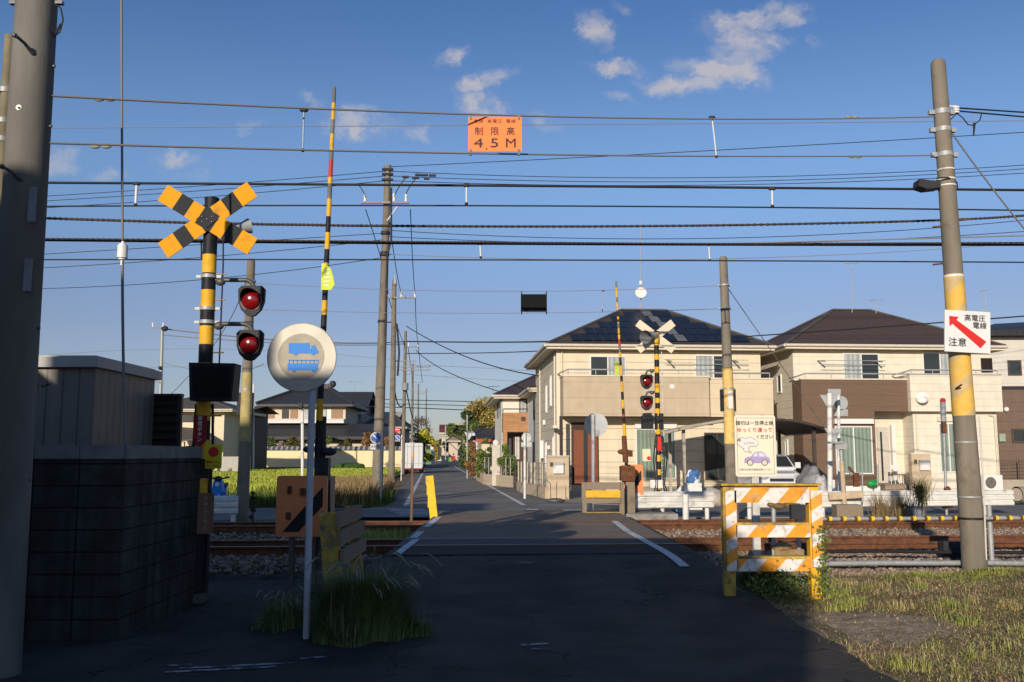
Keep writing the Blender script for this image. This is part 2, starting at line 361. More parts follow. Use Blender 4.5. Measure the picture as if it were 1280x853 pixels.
# --- roads
def strip(mb, rows, th=.2):       # rows of (left point, right point)
    for (a, b), (c, d) in zip(rows, rows[1:]):
        mb.add([a, b, d, c], [(0, 1, 2, 3)], True)
    for (a, b), (c, d) in zip(rows, rows[1:]):
        dn_ = Vector((0, 0, -th)); mb.add([a, c, c+dn_, a+dn_], [(0, 1, 2, 3)]); mb.add([b, b+dn_, d+dn_, d], [(0, 1, 2, 3)])
def zr(t): return .004+.2*smooth(9.5, 13.6, t)*(1-smooth(20.6, 24.5, t))
def SX(y, off): return off-(y-29)*.084       # street edges drift left with distance
rows = []
for y in [-20, -10, 0, 3, 5, 6, 7, 8, 8.6, 9.2, 9.8, 10.5, 11, 11.5, 12, 12.5, 13, 13.5, 14, 15, 16, 17, 18, 19, 20, 20.6, 21, 21.5, 22, 22.5, 23, 23.4]:
    xl = -3.55 if y < 8 else (-3.55+1.6*smooth(8, 9.6, y) if y < 10 else -1.95+.2*smooth(10, 14, y))
    xr = 2.7 if y < 12 else 2.62
    if y < 8: xl = -8 if y < 7.5 else -6
    z = zr(y)
    rows.append((Vector((xl, y, z)), Vector((xr, y+.0, z))))
R2 = []
for (a, b), (c, d) in zip(rows, rows[1:]):
    R2.append((a, b))
    if 6 <= a.y < 12.4:
        k_ = 5
        for i in range(1, k_): R2.append((a.lerp(c, i/k_), b.lerp(d, i/k_)))
R2.append(rows[-1]); rows = [(a, b+Vector((.03*math.sin(b.y*3.3)+.015*math.sin(b.y*11+1)+.012*math.sin(b.y*27), 0, 0)) if 5.5 < b.y < 12.3 else b) for a, b in R2]
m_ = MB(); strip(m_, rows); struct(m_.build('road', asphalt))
m_ = MB(); m_.add([(-14, 7.9, -.018), (-1.6, 7.9, -.018), (-1.6, 13.2, -.018), (-14, 13.2, -.018)], [(0, 1, 2, 3)]); struct(m_.build('shaded_ground', mat('shaded_soil', (.055, .05, .042), .95, .3, 4, .6, 40)))  # dark sheet over the soil; the shade here is put into its colour
m_ = MB(); rows = []
for y in [23.4, 24, 25, 26, 28, 30, 35, 40, 50, 60, 80, 100, 120, 150, 200, 300, 420]:
    z = max(zr(y), 0)+.001
    rows.append((Vector((SX(y, -3.9)-(2.0*(1-smooth(23.4, 30, y))), y, z)), Vector((SX(y, 1.75)+1.2*(1-smooth(23.4, 30, y)), y, z))))
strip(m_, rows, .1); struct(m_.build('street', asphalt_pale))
m_ = MB(); strip(m_, [(TR(s, 23.6, .0), TR(s, 28.3, .0)) for s in (-120, -60, -30, -15, -3)][::1], .1)
strip(m_, [(TR(s, 23.6, .0), TR(s, 31.2, .0)) for s in (3.5, 10, 20, 40, 120)], .1)
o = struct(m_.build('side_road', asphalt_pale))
# crossing panel: rails set in the road, darker repair and concrete edge between them; sunlight painted as a browner, lighter far part
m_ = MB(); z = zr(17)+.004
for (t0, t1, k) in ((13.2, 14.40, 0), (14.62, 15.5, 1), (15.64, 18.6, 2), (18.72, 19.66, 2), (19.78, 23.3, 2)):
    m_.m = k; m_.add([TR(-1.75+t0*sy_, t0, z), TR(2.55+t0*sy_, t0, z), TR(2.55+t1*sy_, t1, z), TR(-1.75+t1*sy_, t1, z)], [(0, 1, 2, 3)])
struct(m_.build('road_patch', [asphalt_patch, mat('panel_concrete', (.10, .098, .096), .85, .2, 5, .3), mat('sunlit_crossing', (.22, .18, .135), .9, .15, 2, .5, 120)]))
# painted lines
m_ = MB()
def stripe(mb, pts, w, dz=.004, zf=None):
    pts = [Vector(p) for p in pts]
    for a, b in zip(pts, pts[1:]):
        d = (b-a); d.z = 0; d.normalize(); s_ = Vector((d.y, -d.x, 0))*w/2
        mb.add([a-s_+Vector((0, 0, dz)), a+s_+Vector((0, 0, dz)), b+s_+Vector((0, 0, dz)), b-s_+Vector((0, 0, dz))], [(0, 1, 2, 3)])
def rl(x0, y0, x1, y1, n=8): return [Vector((x0+(x1-x0)*i/n, y0+(y1-y0)*i/n, zr(y0+(y1-y0)*i/n))) for i in range(n+1)]
def gl(p, q, n=10): return [Vector((v.x, v.y, zr(v.y))) for v in (p.lerp(q, i/n) for i in range(n+1))]
stripe(m_, gl(G(856, 712.5, .12), G(786, 666, .204)), .13, .014); stripe(m_, gl(G(785, 665.5, .204), G(768, 652.5, .2), 4), .13, .014)
stripe(m_, gl(G(497, 698, .15), G(520, 676, .2)), .12, .014); stripe(m_, rl(-1.62, 15.7, -1.62, 17.0), .13, .014); stripe(m_, rl(-1.62, 18.0, -1.6, 21.0), .13, .014)
zz = Vector((0, 0, .003))
stripe(m_, [Vector((SX(y, .42), y, max(zr(y), 0)+.003)) for y in (29.6, 35, 45, 60, 75)], .15)
stripe(m_, [Vector((SX(y, .42), y, .004)) for y in (80, 100, 130, 170, 230, 300)], .15)
for (x0_, x1_, y_, zz_) in ((659, 673, 637.5, .01), (671, 686, 641.5, .03), (678, 693, 645, .05), (686, 701, 648, .09)):                 # short bars leading to the crossing
    a_, b_ = G(x0_, y_, zz_), G(x1_, y_, zz_); w_ = .45; m_.add([a_+Vector((-.02, -w_/2, .012)), b_+Vector((0, -w_/2, .012)), b_+Vector((-.02, w_/2, .012)), a_+Vector((0, w_/2, .012))], [(0, 1, 2, 3)])
stripe(m_, [Vector((SX(y, -3.25), y, .004)) for y in (29.2, 40, 60, 90)], .15)
stripe(m_, [TR(s, 28.05, .002) for s in (-14, -8, -1.2)], .13)
stripe(m_, [TR(s, 29.6, .002) for s in (3.0, 6, 14)], .13)
stripe(m_, [G(704, 638, .006), G(728, 638, .006)], .4); stripe(m_, [G(709, 641.5, .006), G(728, 641.5, .006)], .35)
for k in range(4): stripe(m_, [TR(-1.6+.15*k, 27.6-k*.75, .002), TR(-.5+.3*k, 27.6-k*.75, .002)], .25)
stripe(m_, [Vector((-7.5, 62, .006)), Vector((-3.2, 62, .006))], .3); stripe(m_, [Vector((-12, 88, .006)), Vector((-3, 88, .006))], .4)
stripe(m_, [G(600, 584, .006)+Vector((0, d_, 0)) for d_ in (0, 4)], .6)
struct(m_.build('road_marking', paint_w))
m_ = MB()
a = G(205, 842, .004); b = G(360, 834, .004)
for (p, q, r_, s_, w) in ((205, 841, 345, 834, .06), (225, 836, 368, 829, .055), (205, 833, 240, 831, .04), (375, 824, 412, 821, .05), (652, 807, 685, 805, .05), (664, 812, 688, 811, .02), (648, 704, 668, 704, .05)):
    stripe(m_, [G(p, q, .006), G(r_, s_, .006)] if q > 710 else [Vector((G(p, q, .19).x, G(p, q, .19).y, .195)), Vector((G(r_, s_, .19).x, G(r_, s_, .19).y, .195))], w)
struct(m_.build('worn_marking', paint_worn))
# gravel lot in front of the houses and concrete apron
m_ = MB(); m_.add([TR(3.5, 31.2, -.01), TR(60, 31.2, -.01), TR(60, 52, -.01), TR(4.5, 52, -.01)], [(0, 1, 2, 3)])
struct(m_.build('forecourt', mat('forecourt_concrete', (.30, .27, .225), .9, .15, 1.5, .2, 60)))
# --- track bed and rails
RT = .216
def bed(mb, s0, s1):
    prof = [(12.5, -.04), (13.5, .045), (20.6, .045), (21.5, -.04)]
    for (t0, z0), (t1, z1) in zip(prof, prof[1:]): mb.add([TR(s0, t0, z0), TR(s1, t0, z0), TR(s1, t1, z1), TR(s0, t1, z1)], [(0, 1, 2, 3)])
m_ = MB(); bed(m_, -80, -.45); bed(m_, 3.75, 90); struct(m_.build('track_bed', mat('ballast_bed', (.15, .12, .10), .95, .35, 22, 1, 30, col2=(.08, .065, .055), c2scale=16)))
rail_prof = [(-.065, 0), (.065, 0), (.065, .012), (.012, .03), (.012, .115), (.035, .125), (.035, .153), (-.035, .153), (-.035, .125), (-.012, .115), (-.012, .03), (-.065, .012)]
A1, A2, B1, B2 = 14.5, 15.567, 18.65, 19.717
for i, t in enumerate((A1, A2, B1, B2)):
    m_ = MB(); n = len(rail_prof); L0, L1 = -80, 90
    pts = [TR(L0, t+y, RT-.153+z) for y, z in rail_prof]+[TR(L1, t+y, RT-.153+z) for y, z in rail_prof]
    m_.v = pts
    for k in range(n):
        m_.f.append((k, (k+1) % n, (k+1) % n+n, k+n)); m_.mi.append(1 if k == 6 else 0)
    tag(m_.build('rail', [rust, railtop]), ['rusty rail of the near track, closest to the camera', 'second rusty rail of the near track, just behind the closest one',
        'rusty rail of the far track, on the camera side of it', 'farthest rusty rail, just before the guardrail'][i], 'rail', 'rails of the two tracks')
m_ = MB()
for t in (15.03, 19.18):
    for s in list(np.arange(-30, -.7, .62))+list(np.arange(4.1, 34, .62)):
        m_.add([TR(s+a, t+b, c) for a, b, c in ((-.1, -.95, .0), (.1, -.95, .0), (.1, .95, .0), (-.1, .95, .0), (-.1, -.95, .055), (.1, -.95, .055), (.1, .95, .055), (-.1, .95, .055))],
               [(4, 5, 6, 7), (0, 1, 5, 4), (1, 2, 6, 5), (2, 3, 7, 6), (3, 0, 4, 7)])
struct(m_.build('sleepers', wood_old))
m_ = MB()
for t in (A1+.09, A2-.09, B1+.09, B2-.09):
    m_.add([TR(-1.9+t*sy_+q, t+e-.02, z_) for q, e, z_ in ((0, 0, RT-.02), (4.6, 0, RT-.02), (4.6, .03, RT-.02), (0, .03, RT-.02))], [(0, 1, 2, 3)])
# loose ballast stones
def stones(regs):
    ico = np.array([(0, -1, 1.6), (0, 1, 1.6), (0, -1, -1.6), (0, 1, -1.6), (1.6, 0, 1), (1.6, 0, -1), (-1.6, 0, 1), (-1.6, 0, -1), (1, 1.6, 0), (-1, 1.6, 0), (1, -1.6, 0), (-1, -1.6, 0)])/1.9
    F_ = np.array([(0, 4, 1), (0, 1, 6), (1, 4, 8), (1, 8, 9), (1, 9, 6), (0, 10, 4), (0, 11, 10), (0, 6, 11), (4, 5, 8), (4, 10, 5), (6, 9, 7), (6, 7, 11), (8, 5, 3), (8, 3, 9), (3, 7, 9), (5, 10, 2), (10, 11, 2), (2, 11, 7), (5, 2, 3), (2, 7, 3)])
    C_ = []
    for (s0, s1, t0, t1, n) in regs:
        s = RNG.uniform(s0, s1, n); t = RNG.uniform(t0, t1, n)
        ok = np.ones(n, bool)
        for tr in (A1, A2, B1, B2): ok &= abs(t-tr) > .06
        s, t = s[ok], t[ok]; z_ = np.interp(t, [11.7, 12.4, 13.5, 20.6, 21.6], [.05, .03, .06, .06, 0])+RNG.uniform(-.01, .035, len(s))
        C_.append(np.stack([s*cy_-t*sy_, s*sy_+t*cy_, z_], 1))
    C_ = np.concatenate(C_); n = len(C_); r = RNG.uniform(.018, .042, n)
    V = C_[:, None, :]+ico[None]*r[:, None, None]*RNG.uniform(.65, 1.25, (n, 12, 3))
    Fa = (F_[None]+np.arange(n)[:, None, None]*12).reshape(-1, 3)
    me = bpy.data.meshes.new('ballast'); me.vertices.add(12*n); me.vertices.foreach_set('co', V.ravel().astype('f'))
    me.loops.add(Fa.size); me.loops.foreach_set('vertex_index', Fa.ravel().astype('i')); k = len(Fa)
    me.polygons.add(k); me.polygons.foreach_set('loop_start', np.arange(0, 3*k, 3, dtype='i')); me.polygons.foreach_set('loop_total', np.full(k, 3, 'i'))
    me.update(calc_edges=True); me.materials.append(stone); o = bpy.data.objects.new('ballast', me); COL.objects.link(o); return o
stuff(stones([(3.3, 12.5, 11.8, 14.5, 13000), (3.75, 14, 15.5, 18.65, 11000), (4, 15, 19.7, 21.3, 3000), (3.75, 13, 18.7, 19.7, 2000), (-12, -.5, 15.5, 21, 5000), (-7, -.5, 12.6, 14.6, 2500)]), 'grey and rust brown crushed stone around the rails', 'ballast')
# --- verge grass on the right
gr_dry = mat('dry_grass', (.62, .44, .23), .9, .25, 2, island=.45, col2=(.32, .20, .10), c2scale=2); gr_grn = mat('green_grass', (.31, .33, .075), .9, .2, 3, island=.45)
def field_pts(n, x0, x1, y0, y1, keep):
    x = RNG.uniform(x0, x1, n); y = RNG.uniform(y0, y1, n); k = np.array([RNG.random() < keep(a, b) for a, b in zip(x, y)])
    x, y = x[k], y[k]; return np.stack([x, y, [hgt(a, b)-.01 for a, b in zip(x, y)]], 1)
def patchy(x, y): return min(1, max(0, .5+.75*math.sin(x*1.7+math.sin(y*1.3)*1.5)*math.sin(y*1.9+x*.6)+.3*math.sin(x*6.1+y*2)*math.sin(y*7.3-x)))
def inroad(x, y): return x > 2.66+.06*math.sin(y*2.1)+.05*math.sin(y*5.3)+random.gauss(0, .06)
def bare(x, y): return min(1, 1.5*math.exp(-((x-3.4)**2/.38+(y-8.95)**2/.6)))
b_ = field_pts(150000, 2.6, 11, 6.2, 12.9, lambda x, y: 0 if not inroad(x, y) else (1-.97*bare(x, y))*(.35+.65*patchy(x, y))*(1 if -x*sy_+y*cy_ < 11.7 else .12))
o = blades('dry_grass', b_, RNG.uniform(.01, .05, len(b_))*(1+1.2*RNG.random(len(b_))**6), .006, gr_dry, lean=3.2, droop=.8); stuff(o, 'short dry brown grass of the right verge', 'grass')
b_ = field_pts(60000, 2.6, 11, 6.4, 13.0, lambda x, y: 0 if not inroad(x, y) else (1-.97*bare(x, y))*(max(0, 1-.85*patchy(x*1.3+2, y*1.1)))*(1 if -x*sy_+y*cy_ < 11.8 else .15))
o = blades('green_grass', b_, RNG.uniform(.012, .055, len(b_))*(1+1.6*RNG.random(len(b_))**5), .007, gr_grn, lean=2.2, droop=.6); stuff(o, 'short green grass mixed into the right verge', 'grass')
cl_ = [(x_, y_) for x_, y_ in zip(RNG.uniform(2.8, 10.5, 230), RNG.uniform(6.4, 11.9, 230)) if bare(x_, y_) < .4 and inroad(x_-.1, y_)]
b_ = np.array([(x_+dx, y_+dy, hgt(x_, y_)-.01) for x_, y_ in cl_ for dx, dy in RNG.normal(size=(RNG.integers(20, 110), 2))*RNG.uniform(.025, .09)])
o = blades('grass_tufts', b_, RNG.uniform(.04, .15, len(b_)), .007, mat('tuft_grass', (.27, .30, .07), .9, .25, 1.5, island=.45, col2=(.42, .33, .15), c2scale=1.3), lean=.9, droop=.3); stuff(o, 'taller scattered tufts of grass on the right verge', 'grass')
n = 5200; x_ = RNG.uniform(2.6, 10, n); y_ = RNG.uniform(6.2, 12.6, n); k_ = np.array([inroad(a+.12, b) for a, b in zip(x_, y_)]); x_, y_ = x_[k_], y_[k_]
o = quads('leaf_litter', np.stack([x_, y_, [hgt(a, b)+.012 for a, b in zip(x_, y_)]], 1), RNG.uniform(.006, .022, len(x_)), mat('litter', (.24, .18, .11), .9, .2, 3, island=.6), up=-3); stuff(o, 'dead leaves and chips lying in the verge grass', 'litter')
m_ = MB(); rr_ = random.Random(2); nn = 26
for j in range(9):
    for i in range(nn): a = 2*math.pi*i/nn; r_ = (j+.0)/8*(1+.18*math.sin(a*3+1)+.1*math.sin(a*7)); X_ = 3.42+math.cos(a)*r_*.75; Y_ = 8.95+math.sin(a)*r_*.95; m_.v.append(Vector((X_, Y_, hgt(X_, Y_)+.008-.014*(j/8)**4)))
for j in range(8):
    for i in range(nn): m_.f.append((j*nn+i, (j+1)*nn+i, (j+1)*nn+(i+1) % nn, j*nn+(i+1) % nn)); m_.mi.append(0); m_.sm.add(len(m_.f)-1)
struct(m_.build('dirt_patch', mat('pale_dirt', (.34, .265, .18), .95, .4, 18, .8, 60, col2=(.22, .165, .10), c2scale=5)))
# rice field beyond the left side road
m_ = MB(); m_.add([Vector((-70, 33, .12)), Vector((-5.6, 33, .12)), Vector((-9.6, 89, .12)), Vector((-70, 89, .12))], [(0, 1, 2, 3)]); m_.add([Vector((-70, 33, .12)), Vector((-70, 33, -.1)), Vector((-5.6, 33, -.1)), Vector((-5.6, 33, .12))], [(0, 1, 2, 3)])
struct(m_.build('field', mat('rice_field', (.27, .30, .045), .9, .2, .5, .5, 5, col2=(.26, .31, .04), c2scale=1)))
n = 100000; y = 33+54*RNG.random(n)**1.25; x = -5.2-(y-29)*.084-RNG.random(n)*(6+y*.32)
o = blades('rice_stalks', np.stack([x, y, np.full(n, .2)], 1), RNG.uniform(.2, .36, n)*(1-.4*(y-33)/54), .03+.0022*y, mat('rice_leaf', (.33, .365, .05), .8, .25, .8, island=.3), lean=.5); stuff(o, 'yellow green rice standing in the field on the left', 'rice')
n = 9000; y = 28.9+13*RNG.random(n)**1.3; x = -4.15-(y-29)*.084-RNG.random(n)**1.2*(2.2+(y-29)*.05)
o = blades('dry_weeds', np.stack([x, y, np.full(n, 0)], 1), RNG.uniform(.3, .8, n), .035, mat('dry_weed', (.30, .21, .10), .9, .2, 1, island=.35), lean=.6); stuff(o, 'dry brown weeds along the left edge of the far street', 'weeds')
n = 7000; y = 28.8+3.5*RNG.random(n); x = -3.9-RNG.random(n)*(9)
o = blades('green_weeds', np.stack([x, y, np.full(n, 0)], 1), RNG.uniform(.15, .5, n), .03, mat('weed_green', (.11, .15, .03), .9, .2, 1, island=.4), lean=.6); stuff(o, 'low dark green weeds at the side road edge by the field', 'weeds')
n = 2500; s = RNG.uniform(-2.2, -.6, n); t = RNG.uniform(15.9, 18.4, n)
o = blades('track_weeds', np.stack([s*cy_-t*sy_, s*sy_+t*cy_, np.full(n, .03)], 1), RNG.uniform(.05, .22, n), .012, gr_grn, lean=.7); stuff(o, 'weeds growing between the two tracks beside the crossing', 'weeds')
# ================================================================ CROSSING EQUIPMENT
def zp(py, Y): return P(640, py, Y).z
def xp(px, py, Y): return P(px, py, Y).x
D_OUT = [(-.16, .13), (-.155, -.02), (-.12, -.12), (-.05, -.19), (0, -.2), (.05, -.19), (.12, -.12), (.155, -.02), (.16, .13), (.12, .17), (-.12, .17)]
def flasher(root, x, z, y, sc, post_x, zarm, tilt=0):
    m = MB(); m.M = Matrix.Translation((x, y, z)) @ Matrix.Rotation(tilt, 4, 'Z') @ Matrix.Scale(sc, 4); m.prism(D_OUT, -.03, .03); m.tube([(0, .03, 0), (0, .12, 0)], [.13, .09], 16)
    fl = m.build('flasher', black, root)
    m = MB(); m.M = Matrix.Translation((x, y, z)) @ Matrix.Rotation(tilt, 4, 'Z') @ Matrix.Scale(sc, 4); m.ball((0, -.035, 0), .118, (1, .45, 1), 24, 14); m.build('lens', lens, fl)
    m = MB(); m.M = Matrix.Translation((x, y, z)) @ Matrix.Rotation(tilt, 4, 'Z') @ Matrix.Scale(sc, 4)
    for k in range(14):
        a0, a1 = R(-20+k*220/14), R(-20+(k+1)*220/14)
        q = [(math.cos(a)*r_, -.031 if d_ == 0 else -.2*max(.25, math.sin(a)*.6+.4), math.sin(a)*r_) for a in (a0, a1) for r_ in (.115, .12) for d_ in (0, 1)]
        m.add([q[0], q[1], q[5], q[4], q[2], q[3], q[7], q[6]], [(0, 1, 2, 3), (4, 7, 6, 5), (1, 5, 6, 2)])
    m.build('hood', black, fl)
    m = MB(); m.M = Matrix.Translation((x, y, z)) @ Matrix.Rotation(tilt, 4, 'Z') @ Matrix.Scale(sc, 4)
    for sgn in (-1, 1):
        pts = [(sgn*math.cos(a)*.122, -.036, math.sin(a)*.125-.01) for a in [R(v) for v in range(-62, 41, 12)]]
        m.tube(pts, .0045, 5)
    m.build('rim', galv, fl)
    sg = 1 if x > post_x else -1
    m = MB(); m.tube([(post_x, y+.05, zarm), (x-sg*.08, y+.05, zarm), (x-sg*.03, y+.06, zarm-.02), (x, y+.06, zarm-.07), (x, y+.07, z+.12*sc)], .025, 8); m.ball((post_x+sg*.13, y+.05, zarm-.02), .06, (1, .8, .8)); m.build('arm', steel_dk, root)
def crossing_signal(name, label, px, Y, ybands, ybuck, flash, front, base_z=.1, post_r=.08, buck=None):
    x0 = xp(px, 400, Y); root = T(name, label, 'crossing signal', (x0, Y, base_z), 'crossing signals with crossed boards')
    Z = lambda py: zp(py, Y)-base_z
    m = MB()
    top = Z(ybuck)+(.26 if front else .1)
    edges = [Z(v) for v in ybands]+[0]; prev_ = top; k = 0
    for e in edges:
        m.m = k % 2; m.cyl((0, 0, e), (0, 0, prev_), post_r, n=20, cap=False); prev_ = e; k += 1
    m.m = 0; m.cyl((0, 0, top), (0, 0, top+.02), post_r*1.05, n=20)
    m.build('post', [black, yellow], root)
    # crossed boards
    zc = Z(ybuck); yb = -.11 if front else .11; sg = 1 if front else -1
    L_ = 1.2 if front else 1.15; w = .21 if front else .2
    for bi, ang in enumerate((36, -31) if front else (38, -38)):
        m = MB(); m.M = Matrix.Translation((0.0, yb-(.012*bi)*sg, zc)) @ Matrix.Rotation(R(-ang), 4, 'Y')
        n = 6
        if front:
            cuts = [-L_/2, -L_/2+.19, -.31, -.1, .1, .31, L_/2-.19, L_/2]; cuts = [-.6, -.4, -.265, -.105, .105, .265, .4, .6]; cuts = [-.6, -.405, -.245, -.1, .1, .245, .405, .6]
            for i, (a, b) in enumerate(zip(cuts, cuts[1:])):
                m.m = 1 if i in (1, 3, 5) else 0
                if i == 3: m.m = 1
                m.prism([(a, -w/2), (b, -w/2), (b, w/2), (a, w/2)], -.006, .006)
        else: m.prism([(-L_/2, -w/2), (L_/2, -w/2), (L_/2, w/2), (-L_/2, w/2)], -.006, .006)
        m.build('crossed_board', [mat('sign_yellow', (.78, .335, .008), .6, .08, spec=.1, grime=6), mat('sign_black', (.028, .03, .032), .6, .1, spec=.1)] if front else [mat('board_back', (.72, .62, .46), .6, .06)], root)
    if front:
        m = MB(); q = .125; m.prism([(-q*1.0, 0), (0, -q*.78), (q*1.0, 0), (0, q*.78)], yb-.03, yb-.026); m.M = Matrix.Translation((0, 0, 0)); 
        m.v = [v+Vector((0, 0, zc)) for v in m.v]
        m.build('centre_plate', MATS['sign_black'], root)
        m = MB(); [m.ball((dx, yb-.035, zc+dz), .008) for dx, dz in ((0, 0), (-.055, .03), (.055, .03), (-.055, -.03), (.055, -.03))]; m.build('bolt', galv, root)
    m = MB(); m.box(-.05, .05, min(yb, 0), max(yb, 0), zc-.09, zc+.09); m.build('bracket', steel_dk, root)
    for (fx, fy, ya, sc) in flash: flasher(root, xp(fx, fy, Y)-x0, Z(fy), -.04, sc, 0, Z(ya))
    return root, x0, Z
# near signal
Y = 10.4
bands = [319, 342, 363, 386, 409, 431, 455, 480, 505, 530, 555, 580, 605, 630]
bands = [299+20, 319+23, 363, 387, 408, 431, 454, 478, 502, 526, 550, 574, 598, 622]
rt, x0, Z = crossing_signal('crossing_signal', 'near crossing signal on the left with yellow and black crossed boards facing the camera', 259, Y, bands, 278, [(316, 376, 350, .93), (314, 431, 405, .93)], True, .05, .078)
XL = lambda px, py: xp(px, py, Y)-x0
m = MB(); m.tube([(XL(290, 285), .08, Z(284)), (XL(297, 282), .12, Z(282)), (XL(307, 278), .17, Z(278))], [.045, .055, .09], 16, True); m.ball((XL(289, 285), .08, Z(285)), .06); m.build('loudspeaker', mat('horn_grey', (.33, .35, .35), .5, .1), rt)
m = MB(); m.prism([(XL(250, 503), Z(503)), (XL(301, 503), Z(503)), (XL(305, 458), Z(458)), (XL(249, 457), Z(457))], -.34, -.1); m.build('direction_indicator', black, rt)
m = MB(); m.prism([(XL(254, 500), Z(500)), (XL(298, 500), Z(500)), (XL(301, 462), Z(462)), (XL(253, 461), Z(461))], -.345, -.34); m.build('indicator_window', mat('black_glass', (.004, .004, .005), .3, .2), rt)
m = MB(); m.tube([(XL(279, 302), 0, Z(302)), (XL(279, 330), 0, Z(330)), (XL(277, 380), 0, Z(380)), (XL(274, 456), 0, Z(456))], .009, 6); m.tube([(XL(279, 302), 0, Z(302)), (XL(268, 300), 0, Z(296))], .009, 6); m.tube([(-.1, 0, Z(303)), (-.09, 0, Z(325))], .01, 6); m.build('cable', black, rt)
m = MB()
for yy in (343, 375, 441, 520): m.cyl((.05, 0, Z(yy)), (.2, 0, Z(yy)), .008)
m.build('rung', mat('rung_brown', (.4, .3, .15), .7, .1), rt)
for yy in (346, 386, 403):
    m = MB(); m.cyl((0, 0, Z(yy)-.02), (0, 0, Z(yy)+.02), .088, n=20); m.box(-.14, .14, -.012, .012, Z(yy)-.015, Z(yy)+.015); m.build('clamp', galv, rt)
m = MB(); m.prism([(-.07, Z(552)), (0, Z(560)), (.07, Z(552)), (.075, Z(520)), (-.075, Z(520))], -.105, -.095); bn = m.build('red_arrow_banner', mat('dull_red', (.30, .02, .025), .6, .1), rt)
for i, ch in enumerate('非常ボタン'): text(ch, .055, (0, -.108, Z(524)-i*.058), white, bn, 'lettering', .02)
m = MB(); m.box(-.1, .1, -.15, .1, -.05, .04); m.build('base', mat('dirty_concrete', (.12, .115, .1), .9, .2), rt)
m = MB()
for dx in (-.09, -.05, .09): m.tube([(dx, .02, Z(505)), (dx*1.2, .03, Z(560)), (dx, .02, Z(610)), (dx, .03, 0)], .016, 6)
m.build('conduit', charcoal, rt)
m = MB((xp(267, 571, Y-.15), Y-.15, 0)); m.cbox(P(267, 571, Y-.15), .175, .02, .26, 0, .02); eb = m.build('emergency_button_sign', mat('lime_yellow', (.62, .60, .02), .5, .05))
tag(eb, 'yellow emergency sign with red round button picture on the left signal post', 'sign')
c = P(267, 571, Y-.15)-Vector((xp(267, 571, Y-.15), Y-.15, 0))
m = MB(); m.disc(c+Vector((0, -.011, .05)), .055, .003, 24); m.build('red_disc', red, eb)
text('非常ボタン', .032, c+Vector((0, -.013, -.06)), red, eb, 'lettering', .03); text('押してください', .022, c+Vector((0, -.013, -.1)), red, eb, 'lettering', .03)
m = MB((xp(257, 642, Y-.18), Y-.18, 0)); c = P(257, 642, Y-.18); m.cbox(c, .17, .02, .43); o = tag(m.build('notice_board', mat('brown_board', (.27, .15, .10), .7, .15)), 'faded brown notice plate low on the left signal post', 'sign')
c = c-m.o
for i in range(6): text('危険立入禁止'[i], .05, c+Vector((0, -.012, .16-i*.062)), mat('faded_text', (.45, .38, .3), .8, .1), o, 'lettering')
# black relay cabinet beside the signal
m = MB((xp(236, 640, 10.9), 10.9, 0)); c = P(240, 620, 10.9); m.box(c.x-.16, c.x+.16, 10.75, 11.1, .0, zp(588, 10.9)); m.box(c.x-.18, c.x+.18, 10.73, 11.12, zp(588, 10.9), zp(588, 10.9)+.03)
tag(m.build('relay_cabinet', charcoal), 'dark relay cabinet behind the foot of the left crossing signal', 'cabinet')
# barrier, near and far share the builder
def boom(root, x, y, z0, p_top, segs, r, flagz, mats):
    pass
def barrier(label, base_px, base_py, Y, top_px, top_py, bands, flag, box, mirror=1):
    b = P(base_px, base_py, Y); t = P(top_px, top_py, Y)
    root = T('crossing_barrier', label, 'crossing barrier', (b.x, Y, .1), 'raised crossing barriers'); o = Vector((b.x, Y, .1))
    pts = [(b.lerp(t, k))-o for k in (0, 1)]
    m = MB(); zt, zb = t.z-.1, b.z-.1; prev_ = zt
    def at(zz): f = (zz-zb)/(zt-zb); return Vector((pts[0].x+(pts[1].x-pts[0].x)*f, 0, zz)), .022+.02*(1-f)
    for py, mi in bands:
        e = zp(py, Y)-.1; (pa, ra), (pb, rb) = at(e), at(prev_); m.m = mi; m.cyl(pa, pb, ra, rb, n=12, cap=True); prev_ = e
    m.build('boom', [yellow, black, mat('boom_grey', (.17, .17, .16), .6, .2), mat('red_band', (.5, .04, .03), .5, .1)], root)
    if flag:
        fx, fy, fw, fh, col = flag; c = P(fx, fy, Y)-o; w, h = fw*Y/F, fh*Y/F
        m = MB()
        out_ = [(-w/2, -h/2), (w*.25, -h/2), (w*.5, -h*.3), (w*.38, 0), (w*.2, h*.3), (-w*.3, h/2), (-w/2, h/2)] if mirror > 0 else [(-w/2, -h/2), (w/2, -h*.45), (w/2, h/2), (-w/2, h*.46)]
        m.M = Matrix.Translation(c); m.prism(out_, -.05, -.043); fg = m.build('flag', col, root)
        if mirror > 0:
            m = MB(); m.M = Matrix.Translation(c)
            for i in range(5): m.box(-w*.36+i*.004, w*.2-abs(i-2)*.01, -.054, -.051, -h*.36+i*h*.15, -h*.36+i*h*.15+h*.05)
            m.build('faded_print', mat('print_grey', (.75, .78, .7), .6, .1), fg)
    return root, o
Y = 11.0
near_b = [(129, 2), (150, 0), (163, 2), (188, 0), (199, 2), (221, 3), (233, 0), (249, 2), (271, 0), (291, 1), (312, 0), (333, 1), (340, 0), (364, 0), (386, 1), (404, 0), (499, 1), (526, 0), (560, 1)]
near_b = [(129, 2), (150, 0), (168, 2), (189, 0), (200, 2), (222, 3), (230, 0), (249, 2), (271, 0), (291, 1), (312, 0), (329, 1), (362, 0), (376, 1), (394, 0), (412, 1), (440, 1), (499, 1), (526, 0), (575, 1)]
rt, o = barrier('tall raised near barrier boom on the left with a yellow green flag', 397, 575, Y, 418, 109, near_b, (411, 347, 17, 34, mat('flag_lime', (.62, .72, .06), .6, .12)), None)
m = MB(o)
